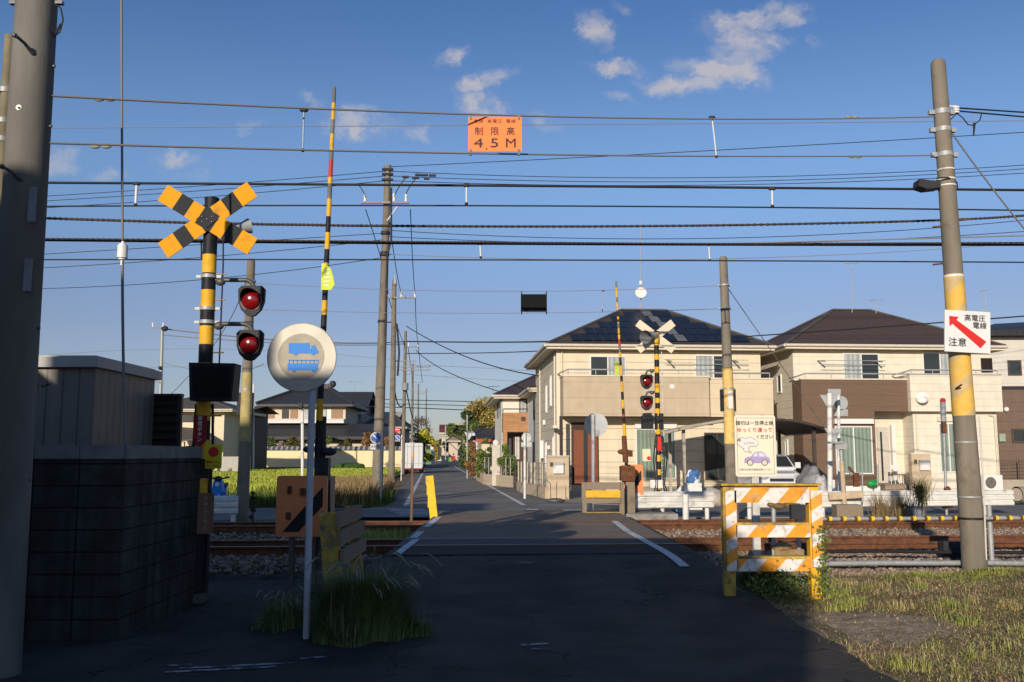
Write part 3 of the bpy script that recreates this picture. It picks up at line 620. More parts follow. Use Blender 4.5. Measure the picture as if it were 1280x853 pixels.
c = P(400, 580, Y); m.cyl(c+Vector((0, .05, -.3)), c+Vector((0, .05, .55)), .055); m.cbox(c+Vector((.03, 0, -.08)), .16, .16, .3); m.ball(P(411, 565, Y), .07, (1.3, .8, .7)); m.ball(P(386, 562, Y), .06, (1.2, .8, .7)); m.cyl(P(411, 600, Y)+Vector((0, 0, 0)), P(411, 640, Y), .02)
m.build('pivot', charcoal, rt)
m = MB(o); m.box(xp(385, 650, Y+.1), xp(412, 650, Y+.1), Y, Y+.4, .02, zp(596, Y)); m.build('machine_housing', steel_dk, rt)
def striped_machine(px0, py0, px1, py1, Y, label, lean=0, both=False):
    a = P(px0, py0, Y); b = P(px1, py1, Y); w, h = b.x-a.x, a.z-b.z; cx, cz = (a.x+b.x)/2, (a.z+b.z)/2
    root = T('barrier_machine', label, 'barrier machine', (cx, Y, .1), 'salmon orange panels with a black slash on the barrier machines')
    m = MB(); m.M = Matrix.Translation((0, 0, cz-.1)); m.rbox(w, .05, h, .03); m.build('panel', orange, root)
    m = MB(); m.M = Matrix.Translation((0, -.029, cz-.1)); q = .13; m.prism([(-w*.36, -h*.42), (-w*.05, -h*.42), (w*.42, -h*.0), (w*.42, h*.32), (-w*.3, -h*.36)], -.002, .002); m.build('black_slash', black, root)
    m = MB(); m.M = Matrix.Translation((0, -.03, cz-.1)); m.box(-w*.02, w*.12, -.04, 0, h*.18, h*.3); m.box(-w*.28, -w*.2, -.01, 0, h*.2, h*.33); m.box(-w*.3, -w*.2, -.01, 0, -h*.22, -h*.1); m.build('latch', rust, root)
    m = MB(); m.box(-w*.25, -w*.15, .03, .1, 0, cz-.1); m.box(w*.15, w*.25, .03, .1, 0, cz-.1); m.build('leg', steel_dk, root)
    return root
striped_machine(347, 595, 408, 671, 10.75, 'large orange panel with black slash on the near left barrier machine')
# far signal and barrier
Y = 23.6
rt, x0, Z = crossing_signal('crossing_signal', 'far crossing signal seen from behind with pale crossed boards in front of the solar house', 820, Y,
    [416, 432, 443, 450, 459, 467, 480, 491, 498, 504, 511, 520, 530, 543, 552, 560, 569, 577, 587, 594, 602, 612, 700], 420, [(808, 477, 463, 1.0), (808, 503.5, 490, 1.0)], False, .0, .062)
XL = lambda px, py: xp(px, py, Y)-x0
m = MB(); m.tube([(XL(816, 423), -.1, Z(421)), (XL(811, 423), -.22, Z(422)), (XL(804, 424), -.4, Z(424))], [.06, .08, .17], 18, False); m.ball((XL(817, 422), -.05, Z(420)), .11, (1, 1, .9)); m.build('loudspeaker', mat('horn_dark_grey', (.2, .21, .22), .4, .1), rt)
m = MB(); m.box(XL(802, 530), XL(815, 530), -.25, .1, Z(536), Z(520)); m.box(XL(804, 530), XL(813, 530), -.28, .1, Z(521), Z(517)); m.box(XL(819, 530), XL(829, 530), -.06, .1, Z(537), Z(517)); m.build('direction_indicator', black, rt)
m = MB(); m.cyl((XL(829, 500), -.02, Z(640)), (XL(827, 450), -.02, Z(440)), .01)
for yy in range(447, 636, 9): m.cyl((.05, -.02, Z(yy)), (XL(828, 500), -.02, Z(yy)), .009)
m.build('ladder', mat('pale_steel', (.6, .6, .58), .5, .1), rt)
m = MB()
for k, dx in enumerate((-.09, .08, .12, -.05)): m.tube([(dx*.8, -.08, Z(545)), (dx*1.6, -.1, Z(575)), (dx, -.09, Z(605)), (dx*2.2, -.12, Z(630)), (dx*2.5, -.12, 0)], .018, 6)
m.build('conduit', charcoal, rt)
m = MB(); m.M = Matrix.Translation((0, -.075, Z(556))); m.prism([(-.07, -.12), (0, -.18), (.07, -.12), (.07, .2), (-.07, .2)], -.01, .01); m.build('red_arrow_banner', red, rt)
m = MB(); m.box(XL(812, 600), XL(828, 600), -.1, -.08, Z(610), Z(600)); m.build('number_plate', white, rt)
m = MB(); m.cyl((0, 0, .0), (0, 0, .25), .3, .12, n=16); m.build('base', charcoal, rt)
m = MB((xp(804, 650, 23.2), 23.2, 0)); a, b = P(757, 640, 22.9), P(846, 655, 22.9); m.box(a.x, b.x, 22.7, 24.2, -.02, .17); tag(m.build('concrete_plinth', concrete), 'low concrete block under the far signal and barrier', 'plinth')
m = MB(P(800, 585, 23.3)); c = P(809, 569, 23.4); m.v = []; m.cbox(P(793+14-14+12, 569, 23.5), .14, .03, .29, 0, .02)
m = MB((c.x, 23.4, 0)); m.cbox(P(808, 569, 23.4), .2, .03, .3, 0, .02); o = tag(m.build('instruction_sign', mat('pale_sign', (.7, .66, .45), .5, .08)), 'small pale instruction plate with a red spot left of the far signal post', 'sign')
m = MB((0, 0, 0)); m.disc(P(811, 573, 23.38)-Vector((c.x, 23.4, 0)), .05, .004, 16); m.build('red_disc', red, o)
Y = 23.0
far_b = [(360, 2), (372, 0), (378, 2), (388, 0), (396, 1), (404, 0), (411, 2), (424, 0), (434, 3), (441, 2), (447, 0), (457, 1), (463, 0), (470, 0), (477, 1), (490, 0), (500, 1), (511, 0), (518, 1), (522, 3), (530, 1), (545, 0), (560, 1), (582, 1)]
rt, o = barrier('raised far barrier boom in front of the solar house with a small pale flag', 783, 582, Y, 770, 352, far_b, (771, 461.5, 6, 18, mat('flag_pale', (.5, .52, .1), .6, .12)), None, -1)
m = MB(o); c = P(784, 592, Y); m.cbox(c, .34, .35, .36, 0, .03); m.cyl(P(780, 545, Y), P(782, 578, Y), .06, .07); m.ball(P(780, 565, Y), .09, (1.8, .8, .8)); m.cbox(P(788, 567, Y), .1, .1, .16); m.build('pivot', rust, rt)
m = MB(o); m.box(xp(782, 620, Y), xp(793, 620, Y), Y-.1, Y+.15, .1, zp(598, Y)); m.build('machine_post', wood_old, rt)
striped_machine(777, 581, 804, 619, 23.3, 'small orange panel with black slash beside the far barrier machine')
# guard frames (yellow and white striped timber) ---------------------------------
def smat(n, c1, c2, per, sgn=1): return mat(n, c1, .65, .1, 14, .15, 50, wave=((1, 0, -1*sgn), per, .5, c2), col2=(.42, .33, .2), c2lo=.56, c2hi=.75, c2scale=12, grime=9)
st_h = smat('orange_white_stripe', (.86, .34, .03), (.74, .71, .66), .42, .9); 
Y = 10.6; zl = -.05
root = T('guard_frame', 'big orange and white striped timber guard frame on the right verge', 'guard frame', (P(960, 740, Y).x, Y, .0), 'timber guard frames at the four corners of the crossing')
o = Vector((P(960, 740, Y).x, Y, 0))
a, b = P(902, 620, Y), P(1023, 620, Y); zt = zp(607, Y)
m = MB(o); m.box(a.x, a.x+.12, Y-.06, Y+.06, -.1, zt); m.build('post', yellow_old, root); m = MB(o); m.box(b.x-.13, b.x-.02, Y-.06, Y+.06, -.1, zt); m.build('post', yellow, root)
for i, (ya, yb) in enumerate(((610, 628), (656, 671), (698, 713))):
    m = MB(o); m.box(a.x+.12 if i == 0 else a.x+.13, b.x-.135, Y-.1, Y-.065, zp(yb, Y), zp(ya, Y)); m.build('rail', st_h, root)
    m = MB(o); m.box(a.x+.125, b.x-.135, Y-.06, Y+.05, zp(ya, Y)-.02, zp(ya, Y)+.025); m.build('rail_back', yellow_old, root)
m = MB(o); m.box(a.x+.02, a.x+.14, Y-.1, Y-.064, zp(713, Y), zp(613, Y)); m.build('upright_board', smat('orange_white_stripe_left', (.86, .36, .05), (.76, .72, .67), .42, 1.6), root)
m = MB(o); m.box(b.x-.115, b.x+.005, Y-.1, Y-.064, zp(708, Y), zp(613, Y)); m.build('upright_board', smat('orange_white_stripe_right', (.86, .36, .05), (.76, .72, .67), .42, 1.6), root)
m = MB(o); m.box(a.x-.03, b.x+.01, Y-.12, Y+.08, zt, zt+.022); m.build('cap_board', yellow_old, root)
# far right gate
Y = 22.6; o = Vector((P(754, 640, Y).x, Y, 0))
root = T('guard_frame', 'weathered wooden guard frame with one yellow board, far side beside the orange panel', 'guard frame', o, 'timber guard frames at the four corners of the crossing')
for (p0, p1) in ((727, 733), (774, 780)):
    m = MB(o); m.box(xp(p0, 620, Y), xp(p1, 620, Y), Y-.06, Y+.06, -.02, zp(603, Y)); m.build('post', wood_old, root)
for i, (ya, yb, mt) in enumerate(((603, 612, wood_old), (613, 622, yellow), (623, 629, wood_old), (640, 647, yellow_old))):
    m = MB(o); m.box(xp(732, 620, Y), xp(775, 620, Y), Y-.1, Y-.062, zp(yb, Y), zp(ya, Y)); m.build('rail', mt, root)
# far left gate: seen edge on
Y = 21.2; o = Vector((P(540, 640, Y).x, Y, 0)); b0, b1 = P(543, 652, Y), P(537, 595, Y)
root = T('guard_frame', 'bright yellow timber guard frame seen end on at the far left corner', 'guard frame', o, 'timber guard frames at the four corners of the crossing')
m = MB(o); m.beam(b0, b1+Vector((0, .0, 0)), .17, .1, (0, 1, 0)); m.build('post', mat('bright_yellow', (.82, .52, .02), .5, .1, 10, grime=6), root); 
for k, yy in enumerate((601, 614, 630)):
    c = P(534+k*1.2, yy, Y); m = MB(o); m.box(c.x-.03, c.x+.05, Y-.02, Y+.9, c.z-.08, c.z+.08); m.build('rail', yellow, root)
m = MB(o); c = b0; m.box(c.x-.09, c.x+.09, Y-.08, Y+.08, -.02, c.z+.06); m.build('foot', white_old, root)
# near left gate: weathered, seen end on in the shade
Y = 9.6; o = Vector((P(415, 700, Y).x, Y, 0)); b0, b1 = P(418, 720, Y), P(411, 641, Y)
root = T('guard_frame', 'weathered timber guard frame seen end on in the shade behind the grass clump', 'guard frame', o, 'timber guard frames at the four corners of the crossing')
m = MB(o); m.beam(b0+Vector((.03, 0, -.5)), b1, .17, .14, (0, 1, 0)); m.build('post', yellow_old, root); m = MB(o); m.beam(b0+Vector((.05, 1.3, -.4)), b1+Vector((.0, 1.3, .0)), .12, .12, (0, 1, 0)); m.build('post', yellow_old, root)
for k, yy in enumerate((650, 672, 696)):
    c = P(430+k*3, yy, Y); m = MB(o); m.beam((c.x-.05, Y-.1, c.z), (c.x-.06, Y+1.4, c.z+.0), .04, .15); m.build('rail', wood_old, root)
# ---------------------------------------------------------------- round traffic sign in front on the left
Y = 8.3; c = P(377.5, 447, Y); o = Vector((c.x+.09, Y, 0)); rr = 43*Y/F*1.0
root = T('traffic_sign', 'large faded round sign with blue truck and blue bus on a grey post, left foreground', 'traffic sign', o)
m = MB(o); m.cyl((o.x+.005, Y+.03, -.05), (o.x, Y+.03, c.z+.2), .03, n=16); m.cyl((o.x, Y+.03, c.z+.2), (o.x, Y+.03, c.z+.21), .032, n=16); m.build('post', mat('sign_post_grey', (.46, .48, .52), .5, .08), root)
m = MB(o); m.disc(c, rr, .012, 64); pl_ = m.build('plate', mat('faded_sign_face', (.45, .42, .35), .5, .1, 5, metal=.2), root)
m = MB(o); m.disc(c+Vector((-.005, -.0125, .005)), rr*.68, .0015, 56); m.build('faded_centre', mat('faded_sign_centre', (.37, .33, .25), .6, .1, 9, metal=.1), pl_)
ring = [c+Vector((math.cos(a)*rr, -.008, math.sin(a)*rr)) for a in [2*math.pi*k/64 for k in range(65)]]
m = MB(o); m.tube(ring, .006, 6); m.build('rim', galv, pl_)
blue = mat('sign_blue', (.03, .21, .62), .5, .06)
def pxo(pts, Yp, yf): return [(lambda q: (q.x-o.x, q.z))(P(a_, b_, Yp)) for a_, b_ in pts]
m = MB()
def poly(mb, pts, Yp, th=.0015): pp = pxo(pts, Yp, 0)[::-1]; mb.prism(pp if area(pp) > 0 else pp[::-1], -.0165-th, -.0165)
def area(p): return sum(p[i][0]*p[(i+1) % len(p)][1]-p[(i+1) % len(p)][0]*p[i][1] for i in range(len(p)))
poly(m, [(361, 429), (387, 429), (387, 442), (361, 442)], Y-.014); poly(m, [(387, 436), (389, 436), (389, 432), (394, 432), (396, 436), (398, 439), (398, 442), (387, 442)], Y-.014)
for cx in (369.5, 391.5): poly(m, [(cx+3.1*math.cos(2*math.pi*k/14), 441.4+2.9*math.sin(2*math.pi*k/14)) for k in range(14)], Y-.0145, .002)
m.build('truck_symbol', blue, pl_); m = MB()
poly(m, [(359.5, 454.5), (397.5, 454.5), (397.5, 463), (359.5, 463)], Y-.014); poly(m, [(361, 450), (398, 450), (398, 451.3), (361, 451.3)], Y-.014)
for k in range(8): xx = 361+k*5.2; poly(m, [(xx, 450.5), (xx+.9, 450.5), (xx+.9, 455), (xx, 455)], Y-.014)
for cx in (367.5, 392.5): poly(m, [(cx+2.9*math.cos(2*math.pi*k/14), 463+2.7*math.sin(2*math.pi*k/14)) for k in range(14)], Y-.0145, .002)
m.build('bus_symbol', blue, pl_)
# ---------------------------------------------------------------- car sign on white posts (right)
Y = 12.3; a, b = P(917.5, 519.5, Y), P(971, 596, Y); cx, cz = (a.x+b.x)/2, (a.z+b.z)/2; w, h = b.x-a.x, a.z-b.z; o = Vector((cx, Y, .1))
root = T('crossing_notice_sign', 'cream notice sign with black and red Japanese text and a drawing of a purple car', 'sign', o)
m = MB(o); m.M = Matrix.Translation((cx, Y, cz)); m.rbox(w, .015, h, .03); pl_ = m.build('plate', mat('cream_sign', (.80, .72, .55), .5, .04), root)
m = MB(o); m.box(cx-.01-.045, cx-.01+.045, Y+.01, Y+.08, .0, b.z+.2); m.build('post', white_old, root)
cz -= .1; m = MB()
q = .032
for (x0_, x1_, z0_, z1_) in ((-w/2+q, w/2-q, h/2-q-.004, h/2-q), (-w/2+q, w/2-q, -h/2+q, -h/2+q+.004), (-w/2+q-.004, -w/2+q, -h/2+q, h/2-q), (w/2-q, w/2-q+.004, -h/2+q, h/2-q)): m.box(x0_, x1_, -.0095, -.0078, cz+z0_, cz+z1_)
m.build('border_line', charcoal, pl_)
U = w/54.
def SP(px, py): return (cx-cx+(px-944.2)*U, -.009, cz-(py-557.8)*U)
text('踏切は一旦停止後', 6.3*U, SP(943.8, 528.2), black, pl_, 'lettering', .018, sx=1.0, spacing=.98); text('ゆっくり渡って', 6.8*U, SP(943.8, 537.4), red, pl_, 'lettering', .022, spacing=1)
text('ください', 5.8*U, SP(956.5, 546.2), black, pl_, 'lettering', .02); text('JR東日本東京施設技術センター', 3.1*U, SP(944, 589), black, pl_, 'lettering', .0, sx=1.02)
def flat(mb, pts, dz=0): pp = [(SP(x_, y_)[0], SP(x_, y_)[2]) for x_, y_ in pts]; mb.prism(pp if area(pp) > 0 else pp[::-1], -.0095-dz, -.0078)
def ell(cx_, cy2, a_, b_, n=20): return [(cx_+a_*math.cos(2*math.pi*k/n), cy2+b_*math.sin(2*math.pi*k/n)) for k in range(n)]
m = MB()
for (ex, ey, ea, eb) in ((927, 553, 6.6, 6), (937, 552.5, 6.5, 6), (942.5, 554, 5, 4.5), (931, 557.5, 6, 4), (932, 563, 3.4, 2.6), (937.2, 566, 1.4, 1.1)): flat(m, ell(ex, ey, ea+.45, eb+.45), ex*3e-6)
m.build('bubble_outline', charcoal, pl_); m = MB()
for (ex, ey, ea, eb) in ((927, 553, 6.6, 6), (937, 552.5, 6.5, 6), (942.5, 554, 5, 4.5), (931, 557.5, 6, 4), (932, 563, 3.4, 2.6), (937.2, 566, 1.4, 1.1)): flat(m, ell(ex, ey, ea, eb), .0035+ex*ea*8e-8)
m.build('speech_bubble', mat('bubble_white', (.72, .70, .66), .5, .03), pl_)
q_ = SP(922.8, 550.5); text('ゆ', 5.6*U, (q_[0], -.0165, q_[2]), black, pl_, 'lettering', .01); q_ = SP(935.5, 554.5); text('っくりと', 3.9*U, (q_[0], -.0165, q_[2]), charcoal, pl_, 'lettering', 0)
m = MB(); flat(m, [(929, 580.5), (929, 575.5), (931, 573), (935, 572), (938, 571.5), (942, 566.8), (946, 565), (952, 565.2), (956, 567.5), (958, 571.5), (961.5, 573), (963, 576), (963, 580.5)], 0); m.build('car_drawing', mat('car_purple', (.40, .31, .52), .5, .05), pl_)
m = MB(); flat(m, [(940, 571.8), (943, 567.8), (946.5, 566.4), (946.5, 571.8)], .0008); flat(m, [(948.3, 571.8), (948.3, 566.3), (951.5, 566.6), (955, 568.5), (956.3, 571.8)], .0008); m.build('car_drawing_window', mat('drawn_window', (.62, .66, .66), .5, .03), pl_)
m = MB(); [flat(m, ell(x_, 579.7, 4.1, 4.1), .0004) for x_ in (936.5, 955.5)]; m.build('car_drawing_tyre', charcoal, pl_); m = MB(); [flat(m, ell(x_, 579.7, 3.2, 3.2), .0012) for x_ in (936.5, 955.5)]; m.build('car_drawing_wheel', mat('drawn_wheel', (.66, .6, .48), .5, .03), pl_)
# ---------------------------------------------------------------- arrow sign on the right pole, height sign between the wires
PY = 12.5
a, b = P(1179, 389, PY-.22), P(1239, 441, PY-.22); c = (a+b)/2; w, h = b.x-a.x, a.z-b.z; tl = Matrix.Rotation(R(3.2), 4, 'Y')
m = MB((c.x, PY-.22, c.z)); m.M = Matrix.Translation(c) @ tl; m.box(-w/2, w/2, -.01, .01, -h/2, h/2); s_ = m.build('arrow_sign', mat('sign_white', (.70, .70, .68), .45, .04))
tag(s_, 'white sign with a thick red arrow and Japanese text on the right concrete pole', 'sign')
m = MB(); m.M = tl; ar = [(-.225, .16), (-.215, .04), (-.165, .075), (.10, -.17), (.19, -.1), (-.09, .125), (-.05, .165)]; ar = [(x_*w/.62, z_*h/.52) for x_, z_ in [(-.25, .185), (-.245, .055), (-.205, .088), (.175, -.2), (.255, -.115), (-.15, .14), (-.12, .18)]]
m.prism(ar if area(ar) > 0 else ar[::-1], -.0135, -.011); m.build('red_arrow', red, s_)
k_ = w/62.
for tx, sz, px_, py_ in (('高電圧', 9.6, 1219, 396.5), ('電線', 9.6, 1225.5, 406.5), ('注意', 12.5, 1195.5, 431.0)):
    v_ = tl @ Vector(((px_-1209)*k_, -.0115, -(py_-415)*k_)); text(tx, sz*k_*1.0, v_, black, s_, 'lettering', .014, face=tl, spacing=1.04)
def strap(root, o, x, y, z, r, m_=galv, w=.04):
    m = MB(o); m.cyl((x, y, z-w/2), (x, y, z+w/2), r, n=24); m.box(x-r-.06, x-r+.01, y-.02, y+.02, z-w/2, z+w/2); m.box(x+r-.01, x+r+.06, y-.02, y+.02, z-w/2, z+w/2); m.build('clamp', m_, root)
# ================================================================ POLES AND WIRES
def pole(name, label, x, Y, zb, zt, rb, rt_, lean=0, m_=None, n=28, group='concrete poles'):
    o = Vector((x, Y, zb)); root = T(name, label, 'pole', o, group)
    m = MB(o); k = 6; m.tube([(x+lean*i/k, Y, zb-.1+(zt-zb+.1)*i/k) for i in range(k+1)], [rb+(rt_-rb)*i/k for i in range(k+1)], n); m.build('shaft', m_ or pole_con, root)
    return root, o
# big near pole, left edge
Y1 = 7.0; xa = xp(-6, 845, Y1); xt = xp(45.5, 10, Y1); zt1 = 9.0
lean = (xt-xa)/(zp(10, Y1)-0)*zt1
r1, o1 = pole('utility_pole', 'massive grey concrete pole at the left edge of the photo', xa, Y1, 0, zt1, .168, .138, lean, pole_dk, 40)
px1 = lambda z: xa+lean*z/zt1
for (py, sgn) in ((168, 0), (188, 0)): pass
for (ax_, ay_, bx, by) in ((20, 45, 41, 67), (4, 209, 27, 226)):
    m = MB(o1); m.tube([P(ax_, ay_, Y1-.3), P((ax_+bx)/2, (ay_+by)/2-2, Y1-.22), P(bx, by, Y1-.14)], [.012, .012, .016], 8); m.cyl(P(ax_, ay_, Y1-.3), P(ax_-3, ay_-1, Y1-.3), .018); m.build('climbing_step', steel_dk, r1)
m = MB(o1); m.disc(P(24, 135, Y1-.15), .022, .01, 20); m.build('plug', insul, r1); m = MB(o1); m.disc(P(24, 135, Y1-.162), .009, .004, 12); m.build('plug_hole', black, r1)
for py in (4,): strap(r1, o1, px1(zp(py, Y1)), Y1, zp(py, Y1), .148, mat('dull_strap', (.25, .25, .24), .6, .1), .025)
for (a_, b_, c_, d_) in ((43.5, 236, 49, 280), (38, 325, 42, 366)):
    q1, q2 = P(a_, b_, Y1-.12), P(c_, d_, Y1-.1); m = MB(o1); m.M = Matrix.Translation((0, 0, 0)); m.box(q1.x-.02, q1.x+.035, Y1-.165, Y1-.15, q2.z, q1.z); m.build('number_plate', mat('plate_grey', (.22, .22, .22), .6, .2), r1)
m = MB(o1); q = P(67, 5, Y1-.05); m.tube([q, P(76, 10, Y1-.05), P(79, 25, Y1-.05), P(75, 40, Y1-.05), P(68, 47, Y1-.05), P(66, 36, Y1-.05)], .006, 6); m.tube([P(70, 42, Y1-.05), P(76, 30, Y1-.05)], .01, 6); m.build('cable_loop', wire_m, r1)
for py in (83, 158, 410, 600):
    m = MB(o1); z = zp(py, Y1); m.cyl((px1(z)+.13, Y1, z), (px1(z)+.175, Y1, z), .012); m.build('bolt', steel_dk, r1)
# thin pipe pole behind it
Y2 = 7.35; o2 = Vector((xp(-38, 850, Y2), Y2, 0)); r2 = T('steel_pipe_pole', 'thin rusty steel pipe pole strapped behind the big left pole', 'pole', o2)
m = MB(o2); m.tube([(xp(-30, 700, Y2), Y2, -.1), P(13, 45, Y2)], .045, 14); m.build('shaft', mat('mossy_steel', (.20, .17, .11), .8, .2, 8), r2)
for py in (114, 152, 175):
    q = P(7-(py-114)*.07, py, Y2); m = MB(o2); m.cyl(q-Vector((0, 0, .02)), q+Vector((0, 0, .02)), .055, n=16); m.box(q.x-.1, q.x, q.y-.02, q.y+.02, q.z-.02, q.z+.02); m.build('clamp', galv, r2)
# right pole with yellow lower part
xb = xp(1218, 700, PY); xtp = xp(1172.5, 80, PY); ztp = zp(75, PY); zb7 = hgt(xb, PY)
o7 = Vector((xb, PY, zb7)); r7 = T('utility_pole', 'tall concrete pole with a faded yellow striped middle on the right', 'pole', o7, 'concrete poles'); ln7 = lambda z: xb+(xtp-xb)*(z-.2)/(ztp-.2)
def seg7(py0, py1, mt, nm, extra=0):
    z0, z1 = (zp(py0, PY) if py0 < 900 else -.1), zp(py1, PY); R_ = lambda z: .158-(.158-.098)*(z/ztp)+extra
    m = MB(o7); m.tube([(ln7(z0), PY, z0), (ln7((z0+z1)/2), PY, (z0+z1)/2), (ln7(z1), PY, z1)], [R_(z0), R_((z0+z1)/2), R_(z1)], 32); return m.build(nm, mt, r7)
m = MB(o7); m.tube([(ln7(z), PY, z) for z in (-.1, ztp-.08, ztp-.03, ztp)], [.158, .098, .09, .06], 32); m.build('shaft', pole_con, r7)
seg7(520, 344, mat('yellow_band', (.72, .44, .09), .7, .1, 8, wave=((1, 0, -1.3), .62, .62, (.56, .41, .19)), col2=(.55, .38, .13), c2lo=.55, c2hi=.7), 'yellow_sleeve', .004)
for py, mt, w in ((141, galv, .07), (163, galv, .06), (194, galv, .06), (213, white, .02), (225, white, .02), (233, white, .02), (346, white, .03), (553, galv, .02), (621, galv, .02), (648, black, .03)):
    z = zp(py, PY); rr_ = .158-.06*(z/ztp)+.006; m = MB(o7); x = ln7(z); m.cyl((x, PY, z-w/2), (x, PY, z+w/2), rr_, n=28)
    if w > .05: m.box(x-rr_-.07, x-rr_, PY-.03, PY+.03, z-.03, z+.03); m.box(x+rr_, x+rr_+.06, PY-.03, PY+.03, z-.03, z+.03)
    m.build('clamp', mt, r7)
m = MB(o7); m.tube([P(1224, 520, PY-.15), P(1229, 600, PY-.15), P(1233, 700, PY-.12)], .012, 6); m.build('conduit', mat('pale_conduit', (.6, .57, .5), .5, .05), r7)
for x_, y_, w_ in ((1166, 284, 18), (1166, 331, 18), (1198, 276, 16)): m = MB(o7); m.cyl(P(x_, y_, PY), P(x_+w_, y_-2, PY), .012); m.build('climbing_step', rust, r7)
m = MB(o7); m.cyl(P(1195, 486, PY-.1), P(1202, 481, PY-.25), .012); m.build('climbing_step', rust, r7)
m = MB((P(1160, 233, PY).x, PY, zp(233, PY))); m.M = Matrix.Translation(P(1160, 233, PY)) @ Matrix.Rotation(R(6), 4, 'Y'); m.prism([(-.17, -.04), (-.05, -.07), (.13, -.03), (.13, .05), (-.16, .06)], -.1, .1); lm = m.build('box_lamp', charcoal); tag(lm, 'black box shaped lamp fixed to the right concrete pole', 'lamp')
m = MB(m.o); m.M = Matrix.Identity(4); m.box(*(lambda q: (q.x-.06, q.x+.08, q.y-.05, q.y+.05, q.z-.03, q.z+.03))(P(1172, 228, PY))); m.build('bracket', galv, lm)
m = MB(o7)
for k in range(3): m.cyl(P(1195, 134+k*3, PY), P(1195, 136+k*3, PY), .045, n=14); 
m.cyl(P(1186, 133, PY), P(1195, 133, PY), .01); m.build('insulator', insul, r7)
m = MB(o7); m.tube([P(1188, 150, PY), P(1196, 142, PY), P(1203, 147, PY), P(1210, 156, PY), P(1217, 157, PY), P(1225, 150, PY), P(1227, 142, PY)], .008, 6); m.tube([P(1218, 154, PY), P(1217, 170, PY)], [.02, .01], 6); m.build('jumper_cable', wire_m, r7); m = MB(o7); m.tube([P(1170, 223, PY-.1), P(1185, 222, PY-.15), P(1196, 228, PY), P(1197, 236, PY)], .01, 6); m.build('jumper_cable', wire_m, r7)
# pole in the middle right (across the tracks) and its twin on the left
Y8 = 22.4
def far_pole(pxt, pyt, pxb, label, sleeve, sl_mat):
    x = xp(pxb, 640, Y8); zt = zp(pyt, Y8); xt_ = xp(pxt, pyt, Y8); o = Vector((x, Y8, 0)); r = T('utility_pole', label, 'pole', o, 'concrete poles')
    f = lambda z: x+(xt_-x)*z/zt
    m = MB(o); m.tube([(f(z), Y8, z) for z in (-.1, zt-.05, zt)], [.15, .095, .07], 20); m.build('shaft', pole_con, r)
    z0, z1 = zp(sleeve[1], Y8), zp(sleeve[0], Y8); m = MB(o); m.tube([(f(z0), Y8, z0), (f(z1), Y8, z1)], [.155-.055*z0/zt, .155-.055*z1/zt], 20); m.build('yellow_sleeve', sl_mat, r)
    return r, o, f
r8, o8, f8 = far_pole(904, 321, 916, 'slim concrete pole with pale yellow lower part in front of the solar house', (461, 555), yellow_pole)
for (x0_, x1_) in ((901, 907), (914, 920)):
    a, b = P(x0_, 487, Y8-.02), P(x1_, 514, Y8-.02); m = MB(o8); m.box(a.x, b.x, Y8-.05, Y8+.1, b.z, a.z); m.build('black_marker', black, r8)
a, b = P(910.5, 489, Y8-.2), P(917, 511, Y8-.2); m = MB(o8); m.box(a.x, b.x, Y8-.16, Y8-.14, b.z, a.z); m.build('white_plate', white, r8)
for py in (357, 386, 486, 515): m = MB(o8); z = zp(py, Y8); m.cyl((f8(z), Y8, z-.02), (f8(z), Y8, z+.02), .13, n=18); m.box(f8(z)-.17, f8(z)+.17, Y8-.02, Y8+.02, z-.02, z+.02); m.build('clamp', galv, r8)
r9, o9, f9 = far_pole(314, 324, 303, 'slim concrete pole behind the near flashing lights on the left', (466, 552), mat('faded_yellow_dull', (.42, .34, .14), .8, .2, 6))
for (x0_, x1_) in ((297, 301), (309, 315)):
    a, b = P(x0_, 491, Y8-.02), P(x1_, 519, Y8-.02); m = MB(o9); m.box(a.x, b.x, Y8-.05, Y8+.1, b.z, a.z); m.build('black_marker', black, r9)
for py in (352, 384, 487): m = MB(o9); z = zp(py, Y8); m.cyl((f9(z), Y8, z-.02), (f9(z), Y8, z+.02), .13, n=18); m.build('clamp', galv, r9)
# street utility poles marching away
def street_pole(label, pxt, pyt, pxb, Y, rb, rt_, arms, m_=pole_con, extra=True):
    x = xp(pxb, 610, Y); zt = zp(pyt, Y); o = Vector((x, Y, 0)); r = T('utility_pole', label, 'pole', o, 'concrete poles'); xt_ = xp(pxt, pyt, Y); f = lambda z: x+(xt_-x)*z/zt
    m = MB(o); m.tube([(f(z), Y, z) for z in (-.1, zt*.5, zt)], [rb, (rb+rt_)/2, rt_], 18); m.build('shaft', m_, r)
    for (xl, xr, py, ins) in arms:
        m = MB(o); z = zp(py, Y); m.box(xp(xl, py, Y), xp(xr, py, Y), Y-.2, Y-.12, z-.04, z+.04); m.build('crossarm', mat('crossarm_grey', (.26, .25, .22), .7, .1), r)
        for ix in ins: m = MB(o); x_ = xp(ix, py, Y); m.cyl((x_, Y-.16, z+.04), (x_, Y-.16, z+.2), .05, .035, n=10); m.cyl((x_, Y-.16, z+.2), (x_, Y-.16, z+.32), .055, .03, n=10); m.build('insulator', insul, r)
    return r, o, f
r3, o3, f3 = street_pole('tall concrete utility pole left of the street, with one crossarm near its top', 485, 207, 471, 31, .19, .105, [(452, 512, 255, (457, 493, 508))])
for py in (213, 219, 226): m = MB(o3); z = zp(py, 31); m.cyl((f3(z)-.18, 30.9, z), (f3(z)+.2, 30.9, z), .05, n=8); m.build('insulator', charcoal, r3)
m = MB(o3); m.beam(P(497, 258, 30.8), P(484, 276, 30.8), .04, .04); m.build('brace', galv, r3)
